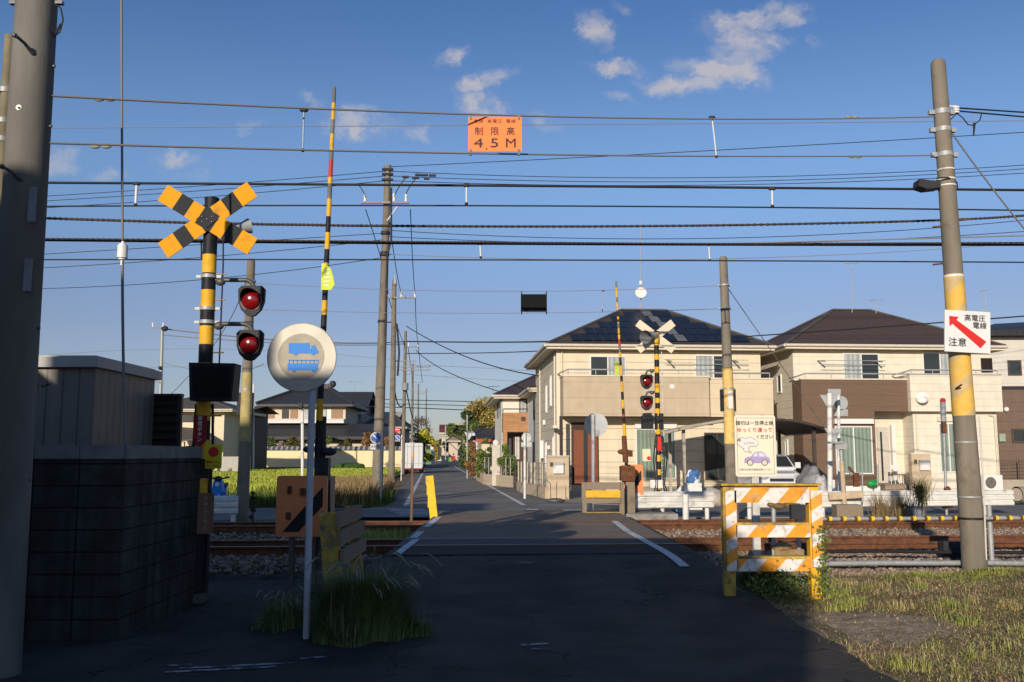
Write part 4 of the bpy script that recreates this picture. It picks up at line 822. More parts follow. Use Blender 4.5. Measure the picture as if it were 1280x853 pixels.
m = MB(o3); [m.cyl((f3(zp(py, 31)), 30.95, zp(py, 31)-w_), (f3(zp(py, 31)), 30.95, zp(py, 31)+w_), .155, n=14) for py, w_ in ((292, .05), (318, .07), (402, .03))]; m.tube([P(489, 235, 30.8), P(489, 300, 30.8), P(484, 320, 30.8), P(482, 420, 30.8)], .035, 6); m.build('cable_bundle', charcoal, r3)
r4, o4, f4 = street_pole('second concrete utility pole along the left of the street', 493, 350, 489, 47, .17, .11, [(485, 521, 373, (485, 502, 519))])
m = MB(o4); m.cyl(P(494, 356, 46.9), P(493.5, 350, 46.9)+Vector((0, 0, .25)), .1, .03, n=8); m.build('cap', galv, r4)
m = MB(o4); m.beam(P(472, 403, 47), P(494, 403, 47), .06, .06); m.tube([P(496, 405, 46.8), P(499, 440, 46.8), P(497, 470, 46.8)], .05, 6); m.build('cable_bundle', charcoal, r4)
r5, o5, f5 = street_pole('third utility pole along the left of the street, with a stack of wires', 507, 414, 503, 72, .16, .11, [(506, 524, 434, (511, 523)), (494, 520, 452, ()), (494, 538, 459, ()), (494, 538, 463, ())])
m = MB(o5); m.cyl(P(506.5, 488, 71.7), P(506.5, 479, 71.7), .25, n=12); m.build('transformer', mat('grey_steel', (.25, .26, .27), .6, .1), r5)
street_pole('fourth utility pole along the left of the street, small and far', 516, 455, 514.5, 105, .16, .11, [(512, 528, 478, ()), (512, 526, 489, ())])
street_pole('fifth utility pole along the left of the street, tiny behind the fourth', 523, 480, 522, 140, .16, .11, [(519, 532, 492, ())])
street_pole('sixth utility pole far down the street, carrying a round cable coil', 533, 486, 532, 175, .16, .11, [(528, 536, 490, ())])
r_, o_, f_ = street_pole('thin pale utility pole above the low roof at far left', 203, 408, 197, 60, .15, .09, [(190, 206, 410, (192, 205)), (190, 200, 466, ()), (187, 206, 478, ())], galv)
m = MB(o_); m.ball(P(206, 411, 59.7), .18, (1.3, 1, 1)); m.ball(P(200, 460, 59.8), .12); m.build('switch_gear', charcoal, r_)
street_pole('thin pale pole above the traditional house on the left', 317, 480, 316, 75, .09, .06, [], white)
# ---- wires
def wire(label, pts, r, m_=wire_m, cat='overhead wire', grp='overhead wires', name='overhead_wire', sag=0):
    q = [P(*p) for p in pts]; n = len(q); out_ = []
    L_ = max(12, int((q[-1]-q[0]).length/1.2)); L_ = min(L_, 60)
    ts = [0]
    for a, b in zip(q, q[1:]): ts.append(ts[-1]+(b-a).length)
    for k in range(L_+1):
        t = ts[-1]*k/L_
        if n == 2: i = 0; v = q[0].lerp(q[1], t/ts[-1]); v.z -= sag*4*(t/ts[-1])*(1-t/ts[-1])
        else:
            v = Vector((0, 0, 0))
            if n == 3:
                for i in range(3):
                    w_ = 1.
                    for j in range(3):
                        if j != i: w_ *= (t-ts[j])/(ts[i]-ts[j])
                    v += q[i]*w_
            else:
                i = max(j for j in range(n-1) if ts[j] <= t+1e-9); u = (t-ts[i])/(ts[i+1]-ts[i]); p0, p1, p2, p3 = q[max(i-1, 0)], q[i], q[i+1], q[min(i+2, n-1)]
                v = .5*((2*p1)+(p2-p0)*u+(2*p0-5*p1+4*p2-p3)*u*u+(3*p1-p0-3*p2+p3)*u**3)
        out_.append(v)
    m = MB(out_[0]); m.tube(out_, r, 6); o = m.build(name, m_); return tag(o, label, cat, grp)
sa = wire('upper grey span wire that holds up the orange height limit sign', [(62, 120, Y1), (615, 144, 9.1), (1172, 146, PY)], .009, wire_g)
sb = wire('lower grey span wire under the orange height limit sign', [(58, 179, Y1), (615, 192.5, 9.1), (1170, 194.5, PY)], .009, wire_g)
def blobs(parent_name, pts, label, m_=insul):
    for (px, py, Y, lb) in pts:
        q = P(px, py, Y); m = MB(q); m.ball(q+Vector((-.045, 0, 0)), .018, (2.4, 1, 1)); m.ball(q+Vector((.045, 0, 0)), .018, (2.4, 1, 1)); tag(m.build('strain_insulator', m_), lb, 'insulator', 'strain insulators in the span wires')
blobs('', [(131, 124.5, 7.4, 'pair of insulators at the left end of the upper grey span wire'), (126, 183.5, 7.4, 'pair of insulators at the left end of the lower grey span wire'), (1065, 146.5, 11.9, 'pair of insulators at the right end of the upper grey span wire'), (1069, 196.5, 11.9, 'pair of insulators at the right end of the lower grey span wire')], '', mat('insulator_grey', (.3, .29, .25), .5, .1))
def rod(pa, pb, Y, label, m_=white, r=.008, r0=.03):
    a, b = P(*pa, Y), P(*pb, Y); m = MB(a); m.cyl(a, b, r); o = m.build('wire_hanger', m_); m2 = MB((0, 0, 0)); m2.ball((0, 0, 0), r0, (1.4, .8, .7)); m2.ball(b-a, r0*.6); m2.build('clip', charcoal, o); tag(o, label, 'wire hanger', 'short hangers between wires'); return o
rod((380, 138), (378.5, 188), 8.2, 'thin rod linking the two grey span wires beside the barrier tip', galv); rod((890, 147), (895.5, 196), 10.6, 'thin pale rod linking the two grey span wires right of the clouds')
CB, CA = 19.2, 15.1
for w_ in [
 ('thin grey wire crossing just under the upper span wire', [(-60, 161, 34), (640, 156.5, 34), (1400, 150, 34)], .014, wire_g),
 ('thin wire rising to the right below the height limit sign', [(480, 209, 36), (860, 190, 34), (1400, 158, 32)], .014, wire_m),
 ('thick black messenger wire level with the box lamp on the right pole', [(-60, 228, CA), (640, 232.5, CA), (1400, 239, CA)], .021, wire_m),
 ('thinner black contact wire hung below the thick black messenger wire', [(-60, 259, CA), (640, 257.5, CA), (1400, 265, CA)], .013, wire_m),
 ('black messenger wire over the far track, third thick line from the top', [(-60, 299, CB), (560, 304.5, CB), (1400, 306, CB)], .028, wire_m),
 ('thin contact wire over the far track below its messenger wire', [(-60, 325, CB), (560, 325, CB), (1400, 329, CB)], .015, wire_m),
 ('top phase wire running left from the tall street pole', [(-60, 252, 36), (300, 229, 33), (484, 214, 31)], .012, wire_m),
 ('middle phase wire running left from the tall street pole', [(-60, 258, 36), (300, 235, 33), (484, 220, 31)], .012, wire_m),
 ('lowest phase wire running left from the tall street pole', [(-60, 266, 36), (300, 243, 33), (484, 226, 31)], .012, wire_m),
 ('top phase wire running right from the tall street pole', [(484, 214, 31), (850, 222.5, 31), (1400, 197, 31)], .012, wire_m),
 ('middle phase wire running right from the tall street pole', [(484, 220, 31), (850, 227.5, 31), (1400, 202, 31)], .012, wire_m),
 ('lowest phase wire running right from the tall street pole', [(484, 226, 31), (850, 232, 31), (1400, 208, 31)], .012, wire_m),
 ('low thin wire running left from the tall street pole above the flasher', [(-60, 325, 36), (300, 303, 33), (478, 292, 31)], .012, wire_m),
 ('second low thin wire running left from the tall street pole', [(-60, 340, 36), (300, 318, 33), (478, 300, 31)], .012, wire_m),
 ('long faint wire sloping down to the left behind the vertical stay', [(-60, 362, 36), (200, 354, 34), (480, 322, 31)], .012, wire_m),
 ('thin wire running right from the tall street pole under the twisted cable', [(484, 288, 31), (900, 298, 31), (1400, 262, 31)], .012, wire_m),
 ('second thin wire running right from the tall street pole', [(484, 296, 31), (900, 305, 31), (1400, 280, 31)], .012, wire_m),
 ('third thin wire running right from the tall street pole', [(484, 318, 31), (800, 325, 31), (1400, 292, 31)], .011, wire_g),
 ('brown twisted thin cable passing right of the pole above the arrow sign', [(900, 305, 20), (1180, 297.5, 18), (1400, 291, 17)], .014, wire_g),
 ('upper faint span wire holding the black sign board over the street', [(314, 354, Y8), (662, 364.5, Y8), (905, 357, Y8)], .007, wire_g),
 ('lower faint span wire holding the black sign board over the street', [(314, 387, Y8), (662, 391.5, Y8), (905, 386, Y8)], .007, wire_g),
 ('far cable running left past the round truck sign', [(203, 411, 60), (330, 424, 62), (507, 427, 72)], .045, wire_g),
 ('second far cable close under the first, left of the street', [(203, 419, 60), (330, 428, 62), (507, 430, 72)], .03, wire_g),
 ('far dark cable running right from the third street pole to the solar house', [(507, 427, 72), (620, 428, 66), (690, 427, 60)], .05, wire_m),
 ('second far dark cable running right from the third street pole', [(507, 442, 72), (620, 441, 66), (690, 438, 60)], .035, wire_m),
 ('service cable dropping from the third street pole towards the houses, upper', [(508, 408, 66), (590, 449, 55), (676, 470, 45)], .03, wire_m),
 ('service cable dropping from the third street pole towards the houses, lower', [(520, 438, 66), (570, 470, 58), (650, 497, 52)], .025, wire_m),
 ('faint far wire above the roofs left of the small house', [(505, 456, 72), (600, 460, 70), (700, 466, 70)], .02, wire_g),
 ('second faint far wire above the roofs left of the small house', [(505, 468, 80), (600, 474, 80), (700, 480, 80)], .02, wire_g),
 ('far cable low over the end of the street', [(440, 498, 90), (540, 501, 90), (640, 503, 90)], .04, wire_m),
 ('second far cable low over the end of the street', [(440, 508, 95), (540, 511, 95), (640, 516, 95)], .05, wire_m),
 ('third far cable low over the end of the street', [(440, 505, 130), (540, 506, 130), (640, 510, 130)], .05, wire_m),
 ('faint wires left of the round sign, upper', [(60, 444, 80), (300, 437, 80), (507, 452, 80)], .018, wire_g),
 ('faint wires left of the round sign, middle', [(60, 462, 80), (300, 458, 80), (507, 459, 80)], .018, wire_g),
 ('faint wire ending at the thin pale utility pole', [(198, 452, 60), (240, 462, 60), (330, 455, 66)], .02, wire_g),
 ('cable crossing in front of the brown roof to the arrow sign', [(930, 421, 30), (1100, 409, 27), (1400, 386, 24)], .02, wire_m),
 ('left conductor from the tall street pole down to the second pole', [(457, 262, 31), (478, 330, 38), (485, 368, 47)], .016, wire_m),
 ('middle conductor from the tall street pole down to the second pole', [(487, 278, 31), (495, 335, 38), (502, 368, 47)], .016, wire_m),
 ('right conductor from the tall street pole down to the second pole', [(513, 262, 31), (516, 330, 38), (519, 368, 47)], .016, wire_m),
 ('left conductor from the second to the third street pole', [(485, 370, 47), (498, 412, 58), (506, 432, 72)], .02, wire_m),
 ('right conductor from the second to the third street pole', [(519, 370, 47), (520.5, 410, 58), (523, 432, 72)], .02, wire_m),
 ('drooping cable bundle from the second street pole', [(490, 430, 47), (493, 485, 55), (506, 505, 72)], .04, wire_m),
 ('cable bundle from the third to the fourth street pole', [(505, 470, 72), (512, 508, 85), (520, 520, 120)], .05, wire_m),
 ('wire from the third to the fourth street pole, top', [(523, 434, 72), (526, 462, 88), (528, 478, 105)], .025, wire_m),
 ('wire sweeping from the third pole down to the fourth pole', [(510, 434, 72), (514, 462, 88), (516, 478, 105)], .025, wire_m),
 ('stay cable falling from the right pole to the right edge', [(1188, 164, PY), (1240, 235, 12.9), (1330, 345, 13.5)], .012, wire_g),
 ('black cable leaving the right pole insulator to the right edge', [(1195, 135, PY), (1300, 142, 12.9), (1420, 150, 13.4)], .011, wire_m),
 ('second black cable just under the first at the right pole insulator', [(1198, 139, PY), (1300, 148, 12.9), (1420, 158, 13.4)], .011, wire_m),
 ('thin stay wire sloping down from the middle right pole past the dark carport', [(904, 352, Y8), (965, 440, 24.5), (1040, 548, 27)], .011, wire_g),
 ('thin wire slanting down left behind the near crossing signal', [(313, 330, Y8), (290, 395, 25), (172, 530, 30)], .012, wire_g)]:
    wire(*w_)
wire('cable sheath wound from the tall street pole transformer to its crossarm, left', [(448, 231, 30.6), (453, 238, 30.6), (457, 247, 30.6)], .016, cat='jumper wire', grp='jumper wires on the tall street pole', name='jumper_wire')
wire('jumper wire rising from the middle crossarm insulator', [(493, 245, 30.6), (500, 232, 30.6), (507, 223, 30.6)], .016, cat='jumper wire', grp='jumper wires on the tall street pole', name='jumper_wire')
wire('jumper wire rising from the right crossarm insulator', [(507, 243, 30.6), (514, 231, 30.6), (521, 222, 30.6)], .016, cat='jumper wire', grp='jumper wires on the tall street pole', name='jumper_wire')
for k, (a_, b_, c_) in enumerate(((503, 511, 221.5), (515, 524, 222.5), (519, 526, 218.8), (526, 535, 219.2), (536, 545, 219.6), (530, 537, 223.5))):
    m = MB(P(a_, c_, 30.9)); m.cyl(P(a_, c_, 30.9), P(b_, c_, 30.9), .045, n=8); tag(m.build('wire_sleeve', charcoal), 'dark sleeve on the phase wires right of the tall street pole', 'wire sleeve', 'dark sleeves on the phase wires')
# twisted thick cable
def twist(label, pts, r):
    q = [P(*p) for p in pts]; n = 420; c = []
    for k in range(n+1):
        t = k/n*(len(q)-1); i = min(int(t), len(q)-2); c.append(q[i].lerp(q[i+1], t-i))
    c2 = [c[max(0, i-30):i+31] for i in range(len(c))]; c = [sum(x_, Vector())/len(x_) for x_ in c2]
    m = MB(c[0])
    for ph in (0, math.pi): m.tube([v+Vector((0, math.cos(i*1.7+ph), math.sin(i*1.7+ph)))*r*.4 for i, v in enumerate(c)], r*.62, 5)
    tag(m.build('twisted_cable', mat('cable_brown', (.055, .045, .035), .7, .2, 20)), label, 'overhead cable', 'overhead wires')
twist('thick brown twisted cable, second of the heavy lines from the top', [(-60, 269, 13), (240, 279, 13), (480, 283, 13.5), (820, 283.5, 14.5), (1180, 276.5, 15), (1400, 262, 15)], .024)
twist('thin twisted cable bound above the far messenger wire', [(-60, 297.5, CB-.1), (480, 302, CB-.1), (900, 305, CB-.1), (1400, 303, CB-.1)], .02)
rod((171, 230), (169.5, 256), CA, 'white hanger rod on the contact wire left of the near crossing signal', white, .022, .05); rod((583, 232), (583, 255), CA, 'white hanger rod between black wires above the street', white, .014, .05); rod((965, 236), (965.5, 258), CA, 'white hanger rod between black wires above the carport', white, .016, .05)
rod((600, 305), (601, 322), CB, 'short hanger on the far track wires above the street', white, .016, .05); rod((886, 306), (887, 325), CB, 'short hanger on the far track wires left of the middle right pole', white, .014, .04)
rod((754, 364), (753, 389), Y8, 'faint rod between the span wires right of the black sign board', galv, .01, .025)
# vertical stay with insulator, left
Yv = 8.6
wire('vertical steel stay wire on the left going up out of view', [(151.5, -60, Yv), (153, 300, Yv)], .012, wire_g, 'stay wire', 'stay wires'); wire('lower half of the vertical stay wire, from its insulator to the grey shed', [(153, 326, Yv), (154, 440, Yv), (157, 560, Yv)], .014, wire_g, 'stay wire', 'stay wires')
m = MB(P(153, 315, Yv)); q = P(153, 315, Yv); m.cyl(q-Vector((0, 0, .06)), q+Vector((0, 0, .06)), .05, n=10); m.cyl(q-Vector((0, 0, .075)), q+Vector((0, 0, .075)), .035, n=10); m.cyl(q-Vector((0, 0, .13)), q+Vector((0, 0, .1)), .014, n=8); tag(m.build('guy_insulator', insul), 'white ribbed insulator in the vertical stay wire', 'insulator')
# hanging signs
YS = 9.1; a, b = P(585.5, 146.5, YS), P(652, 190, YS); c = (a+b)/2; w, h = b.x-a.x, a.z-b.z
root = T('height_limit_sign', 'orange height limit sign reading 4.5M hanging from the span wires', 'sign', c)
m = MB(c); m.box(a.x, b.x, YS-.006, YS+.006, b.z, a.z); pl_ = m.build('plate', orange_sign, root)
for x_ in (588.5, 648.5):
    for y0_, y1_ in ((142.5, 150), (187, 194.5)): m = MB(c); m.box(P(x_, 150, YS).x-.012, P(x_, 150, YS).x+.012, YS-.012, YS+.012, P(640, y1_, YS).z, P(640, y0_, YS).z); m.build('clip', steel_dk, root)
k_ = w/66.5
def TS(px_, py_): return Vector(((px_-618.7)*k_, -.0075, -(py_-168.2)*k_))
tx_m = mat('sign_lettering', (.07, .03, .03), .6, .05)
text('危険', 5.4*k_, TS(598.2, 151.8), tx_m, pl_, 'lettering', .0, sx=1.1, spacing=1.1); text('高電圧', 5.4*k_, TS(618.5, 151.8), tx_m, pl_, 'lettering', .0, sx=1.1, spacing=1.2); text('電線', 5.4*k_, TS(638.5, 151.8), tx_m, pl_, 'lettering', .0, sx=1.1, spacing=1.2)
for ch, x_ in (('制', 598.8), ('限', 618.4), ('高', 638.3)): text(ch, 11.2*k_, TS(x_, 165.2), tx_m, pl_, 'lettering', .01)
for ch, x_, s1 in (('4', 598.3, 1.5), ('.', 608.3, 1.0), ('5', 618.2, 1.45), ('M', 638.5, 1.15)): text(ch, 16.5*k_, TS(x_, 180.2 if ch != '.' else 183.2), tx_m, pl_, 'lettering', .012, sx=s1)
a, b = P(651, 368, Y8-.05), P(683.5, 390, Y8-.05); c = (a+b)/2; root = T('black_sign_board', 'black back of a height sign hanging over the far side of the crossing', 'sign', c)
m = MB(c); m.box(a.x, b.x, Y8-.06, Y8-.04, b.z, a.z); m.build('plate', mat('board_black', (.008, .009, .009), .7, .1, spec=.1), root); m = MB(c)
for k in range(1, 8): z = b.z+(a.z-b.z)*k/8; m.box(a.x+.01, b.x-.01, Y8-.066, Y8-.06, z-.006, z+.006)
for x_ in (652, 683): q = xp(x_, 380, Y8-.05); m.box(q-.012, q+.012, Y8-.075, Y8-.03, b.z-.06, a.z+.06)
m.build('frame', mat('board_black', (.008,)*3), root)
# ================================================================ NEAR LEFT: BLOCK WALL, SHED, SCREEN
block = mat('concrete_block', (.25, .235, .21), .95, .35, 5, .5, 60, streak=.3, lines=[(0, .4, .014, .25), (1, .4, .014, .25), (2, .19, .014, .25)], col2=(.14, .14, .115), c2scale=2.6)
ca = P(128, 800, 8.3); cx0 = xp(145, 800, 8.3)
zt = 1.66; o = Vector((cx0, 8.3, 0)); root = T('block_wall', 'dark concrete block wall round the corner plot in the left foreground', 'wall', o)
m = MB(o); m.box(cx0-3.4, cx0, 8.3, 8.45, -.05, zt-.12); m.box(cx0-.15, cx0, 8.45, 10.75, -.05, zt-.12); m.build('wall_blocks', block, root)
m = MB(o); m.box(cx0-3.42, cx0+.015, 8.285, 8.465, zt-.12, zt); m.box(cx0-.165, cx0+.015, 8.465, 10.765, zt-.12, zt); m.build('coping', mat('coping_concrete', (.22, .21, .19), .95, .2, 5, .3, lines=[(0, .4, .01, .5), (1, .4, .01, .5)]), root)
sx = xp(120, 447, 9.2); zt2 = zp(447, 9.2); o = Vector((sx, 9.2, 0)); root = T('storage_shed', 'grey brown metal storage shed standing behind the block wall', 'shed', o)
m = MB(o); m.box(sx-2.2, sx, 9.2, 10.75, 0, zt2-.08); m.build('walls', mat('shed_metal', (.36, .32, .28), .5, .08, 3, metal=.1, streak=.12, lines=[(0, .16, .02, .6), (1, .16, .02, .6)]), root)
m = MB(o); m.box(sx-2.28, sx+.05, 9.13, 10.82, zt2-.1, zt2); m.box(sx-2.2, sx, 9.2, 10.75, zt2, zt2+.02); m.build('roof', mat('shed_roof', (.42, .40, .37), .5, .08, 3), root)
o = Vector((sx+.05, 10.8, 0)); root = T('louvre_screen', 'dark brown horizontal louvre screen at the end of the block wall', 'screen', o); z1 = zp(496, 10.85); a, b = xp(186, 500, 10.85), xp(229, 500, 10.85)
m = MB(o); [m.box(a, a+.05, 10.8, 10.86, 0, z1), m.box(b-.05, b, 10.8, 10.86, 0, z1), m.box(a, b, 10.78, 10.88, z1, z1+.03)]; m.build('frame', mat('brown_alu', (.06, .05, .045), .5, .1), root)
m = MB(o)
for i in range(22): z = .1+i*(z1-.1)/22; m.add([(a+.05, 10.80, z), (b-.05, 10.80, z), (b-.05, 10.86, z+.07), (a+.05, 10.86, z+.07)], [(0, 1, 2, 3)])
m.build('slats', MATS['brown_alu'], root); m = MB(o); m.box(a+.05, b-.05, 10.862, 10.87, 0, z1); m.build('backing', MATS['brown_alu'], root)
m = MB(P(233, 592, 10.6)); m.cbox(P(234, 592, 10.6), .05, .02, .1); tag(m.build('marker_tag', MATS['lime_yellow']), 'tiny yellow tag at the end of the dark screen', 'tag')
b_ = []
sp_ = MB(P(40, 480, 8.6)); q0 = P(36, 515, 8.6); root = T('twig_shoot', 'small leafy shoot poking up beside the big left pole over the wall', 'plant', q0)
m = MB(q0); m.tube([q0, P(40, 500, 8.6), P(44, 484, 8.6)], .004, 5); m.tube([P(40, 500, 8.6), P(37, 484, 8.6)], .003, 5); m.build('stem', mat('stem_brown', (.12, .08, .05), .8, .1), root)
cc = np.array([tuple(P(x_, y_, 8.6)-q0) for x_, y_ in ((38, 481), (42, 480), (45, 482), (49, 481), (54, 483), (60, 481), (37, 486), (47, 486))]); quads('leaves', cc, np.full(len(cc), .03), mat('leaf_dark', (.05, .08, .02), .7, .2, 4, island=.3), parent=root, up=.3)
# ---------------------------------------------------------------- buildings behind the camera whose shade fills the foreground
dk_side = mat('plain_siding', (.42, .38, .33), .8, .1, 3, lines=[(2, .3, .02, .7)]); dk_roof = mat('plain_roof', (.06, .055, .05), .8, .15, 4)
def shade_house(label, x0, x1, y0, y1, h, rh):
    o = Vector((x0, y1, 0)); r = T('house', label, 'house', o, 'houses'); m = MB(o); m.box(x0, x1, y0, y1, -.1, h); m.build('walls', dk_side, r)
    m = MB(o); m.box(x0-.02, x1+.02, y0-.02, y1+.02, h, h+.12); mx_, my_ = (x0+x1)/2, (y0+y1)/2
    if rh: m.add([(x0, y0, h+.12), (x1, y0, h+.12), (x1, y1, h+.12), (x0, y1, h+.12), (mx_-1, my_, h+rh), (mx_+1, my_, h+rh)], [(0, 1, 5, 4), (1, 2, 5), (2, 3, 4, 5), (3, 0, 4)])
    m.build('roof', dk_roof, r)
    m = MB(o); [m.box(x0+1+k*2.2, x0+2.2+k*2.2, y1, y1+.04, 1, 2.2) for k in range(int((x1-x0-1)/2.2))]; m.build('window', glass_dk, r)
shade_house('plain low building behind the camera, left of the road', -10.8, -3.7, -11, -5, 5.92, 0)
shade_house('small raised block of the low building behind the camera', -9.2, -6.9, -6.5, -5.2, 7.0, 0)
shade_house('unseen house added left of the camera to hold back sky light', -17, -6.6, -4, 5.6, 3.95, 0)  # added, out of view; blocks sky light so the foreground stays darker
shade_house('tall house behind the camera at far left', -28, -12.3, -9, -5, 9.9, 0)
# ================================================================ HOUSES
def frame_hit(px, py, O, yl, rz=YAW):
    d = ray(px, py); n = Vector((-math.sin(rz), math.cos(rz), 0)); p0 = Vector(O)+n*yl; e = Vector((0, 0, EYE)); t = (p0-e).dot(n)/d.dot(n); q = e+d*t-Vector(O)
    return q.x*math.cos(rz)+q.y*math.sin(rz), q.z
def window(root, x0, x1, z0, z1, y, pm, fm, panes=2, fw=.05, dep=.05, name='window', face=None):
    m = MB(); M_ = face or Matrix.Identity(4); m.M = M_
    m.box(x0, x1, y-dep, y, z1-fw, z1); m.box(x0, x1, y-dep, y, z0, z0+fw); m.box(x0, x0+fw, y-dep, y, z0+fw, z1-fw); m.box(x1-fw, x1, y-dep, y, z0+fw, z1-fw)
    for k in range(1, panes): xx = x0+(x1-x0)*k/panes; m.box(xx-fw/2, xx+fw/2, y-dep*.9, y, z0+fw, z1-fw)
    w = m.build(name, fm, root)
    for k in range(panes):
        a, b = x0+fw+(x1-x0-2*fw)*k/panes, x0+fw+(x1-x0-2*fw)*(k+1)/panes; m = MB(); m.M = M_; m.box(a+.003, b-.003, y-.014-.006*(k % 2), y-.004, z0+fw, z1-fw); m.build('pane', pm if not isinstance(pm, (list, tuple)) else pm[k % len(pm)], w)
    return w
def hwin(root, O, rect, yl, pm, fm, panes=2, **k):
    x0, z1 = frame_hit(rect[0], rect[1], O, yl); x1, _ = frame_hit(rect[2], rect[1], O, yl); _, z0 = frame_hit((rect[0]+rect[2])/2, rect[3], O, yl); _, z1 = frame_hit((rect[0]+rect[2])/2, rect[1], O, yl)
    return window(root, x0, x1, z0, z1, yl, pm, fm, panes, **k)
def swin(root, ycen, wid, z0, z1, xwall, pm, fm, panes=1):     # window in a wall that faces -x
    face = Matrix.Translation((xwall, ycen, 0)) @ Matrix.Rotation(R(-90), 4, 'Z'); return window(root, -wid/2, wid/2, z0, z1, 0, pm, fm, panes, face=face)
def siding(name, c, sp=.45, wd=.03, tone=.62, bump=.15): return mat(name, c, .8, .06, 2.5, bump, 40, streak=.05, lines=[(2, sp, wd, tone)])
def hip(root, x0, x1, y0, y1, ze, zr_, ov, m_, fascia=white, ridge_in=None, rx=None, name='roof'):
    rin = (y1-y0)/2+ov if ridge_in is None else ridge_in; X0, X1, Y0_, Y1_ = x0-ov, x1+ov, y0-ov, y1+ov; my_ = (y0+y1)/2; a, b = (X0+rin, X1-rin) if rx is None else rx
    if a > b-.2: a, b = (a+b)/2-.1, (a+b)/2+.1
    m = MB(); m.add([(X0, Y0_, ze), (X1, Y0_, ze), (X1, Y1_, ze), (X0, Y1_, ze), (a, my_, zr_), (b, my_, zr_)], [(0, 1, 5, 4), (1, 2, 5), (2, 3, 4, 5), (3, 0, 4)])
    rf = m.build(name, m_, root)
    m = MB()
    for (p, q) in (((X0, Y0_, ze), (a, my_, zr_)), ((X1, Y0_, ze), (b, my_, zr_)), ((X1, Y1_, ze), (b, my_, zr_)), ((X0, Y1_, ze), (a, my_, zr_)), ((a, my_, zr_), (b, my_, zr_))): m.beam(Vector(p)+Vector((0, 0, .03)), Vector(q)+Vector((0, 0, .03)), .16, .06)
    m.build('ridge_cap', mat('ridge_cap', (.11, .095, .085), .7, .1), rf)
    m = MB(); h = .2; m.box(X0, X1, Y0_-.02, Y0_+.02, ze-h, ze-.004); m.box(X0, X1, Y1_-.02, Y1_+.02, ze-h, ze-.004); m.box(X0-.02, X0+.02, Y0_+.02, Y1_-.02, ze-h, ze-.004); m.box(X1-.02, X1+.02, Y0_+.02, Y1_-.02, ze-h, ze-.004)
    m.add([(X0+.02, Y0_+.02, ze-h+.02), (X1-.02, Y0_+.02, ze-h+.02), (X1-.02, Y1_-.02, ze-h+.02), (X0+.02, Y1_-.02, ze-h+.02)], [(0, 1, 2, 3)]); m.build('eaves', fascia, root)
    m = MB(); m.tube([(X0-.06, Y0_-.07, ze-.06), (X1+.06, Y0_-.07, ze-.06)], .065, 8); m.tube([(X0-.07, Y0_-.06, ze-.06), (X0-.07, Y1_+.06, ze-.06)], .065, 8); m.build('gutter', mat('gutter_cream', (.62, .55, .45), .5, .05), root)
    return rf
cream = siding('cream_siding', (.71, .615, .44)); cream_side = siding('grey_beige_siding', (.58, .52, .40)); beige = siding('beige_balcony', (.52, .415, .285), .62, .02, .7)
trim = mat('cream_trim', (.70, .62, .48), .6, .05); brown_roof = mat('brown_slate_roof', (.085, .058, .05), .75, .12, 6, lines=[(1, .22, .02, .75)]); dark_brown = mat('dark_brown_roof', (.075, .062, .055), .75, .12, 6, lines=[(1, .22, .02, .75)])
soff = mat('soffit_beige', (.5, .43, .33), .7, .05)
def rail_bar(root, x0, x1, y, z, posts=4, ret=None):
    m = MB(); m.cyl((x0, y, z), (x1, y, z), .03, n=8)
    if ret: m.tube([(x0, y, z), (x0-.25, y+.2, z-.1), (x0-.28, y+1, z-.12)], .03, 8)
    for k in range(posts+1): xx = x0+(x1-x0)*k/posts; m.cyl((xx, y, z-.2), (xx, y, z), .018, n=6)
    m.build('railing', galv, root)
# ---- house 1: cream house with solar roof
OX, OY = P(697, 600, 38).x, 38.0; O1 = Vector((OX, OY, 0)); H1 = T('solar_house', 'cream two storey house with solar panels on its dark hip roof', 'house', O1, 'houses', YAW)
f1 = lambda px, py, yl=0: frame_hit(px, py, O1, yl)
W1 = f1(952, 500)[0]; ZE = f1(820, 431, -.45)[1]; D1 = 8.6
m = MB(); m.box(0, W1, 0, D1, -.1, ZE-.15); m.build('walls', cream, H1)
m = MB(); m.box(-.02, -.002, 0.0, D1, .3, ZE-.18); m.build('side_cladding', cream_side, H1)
m = MB(); m.box(-.03, .12, -.02, .0, 0, ZE-.2); m.tube([(.2, -.04, 3.2), (.2, -.04, ZE-.2)], .035, 8); m.build('corner_trim', trim, H1)
RA1, RB1 = f1(778, 388, D1/2)[0], f1(832, 388, D1/2)[0]
rf = hip(H1, 0, W1, 0, D1, ZE, f1(800, 388, D1/2)[1], .45, dark_brown, trim, rx=(RA1, RB1))
# solar array lies on the front slope
zr1 = f1(800, 388, D1/2)[1]; slope = (zr1-ZE)/(D1/2+.45); sol = MB(); gap = MB()
ymax_ = D1/2
def sl(x, y, dz=.07): return (x, y, ZE+(y+.45)*slope+dz)
rows_ = 5; ry0, ry1 = -.2, D1/2-.25; rh = (ry1-ry0)/rows_
for i in range(rows_):
    ya, yb = ry0+i*rh+.02, ry0+(i+1)*rh-.02; u_ = (yb+.45)/(D1/2+.45); xl = -.45+(RA1+.45)*u_+.12; xr = W1+.45-(W1+.45-RB1)*u_-.12
    nn = int((xr-xl)/.42); 
    for k in range(nn):
        xa_, xb_ = xl+k*(xr-xl)/nn+.015, xl+(k+1)*(xr-xl)/nn-.015
        if (k*7+i*3) % 11 == 4: gap.add([sl(xa_, ya), sl(xb_, ya), sl(xb_, yb), sl(xa_, yb)], [(0, 1, 2, 3)])
        else: sol.add([sl(xa_, ya), sl(xb_, ya), sl(xb_, yb), sl(xa_, yb)], [(0, 1, 2, 3)])
sol.build('solar_panels', mat('solar_cell', (.014, .016, .02), .35, .15, 8, spec=.3), H1); gap.build('blank_panels', mat('blank_panel', (.16, .16, .16), .5, .1), H1)
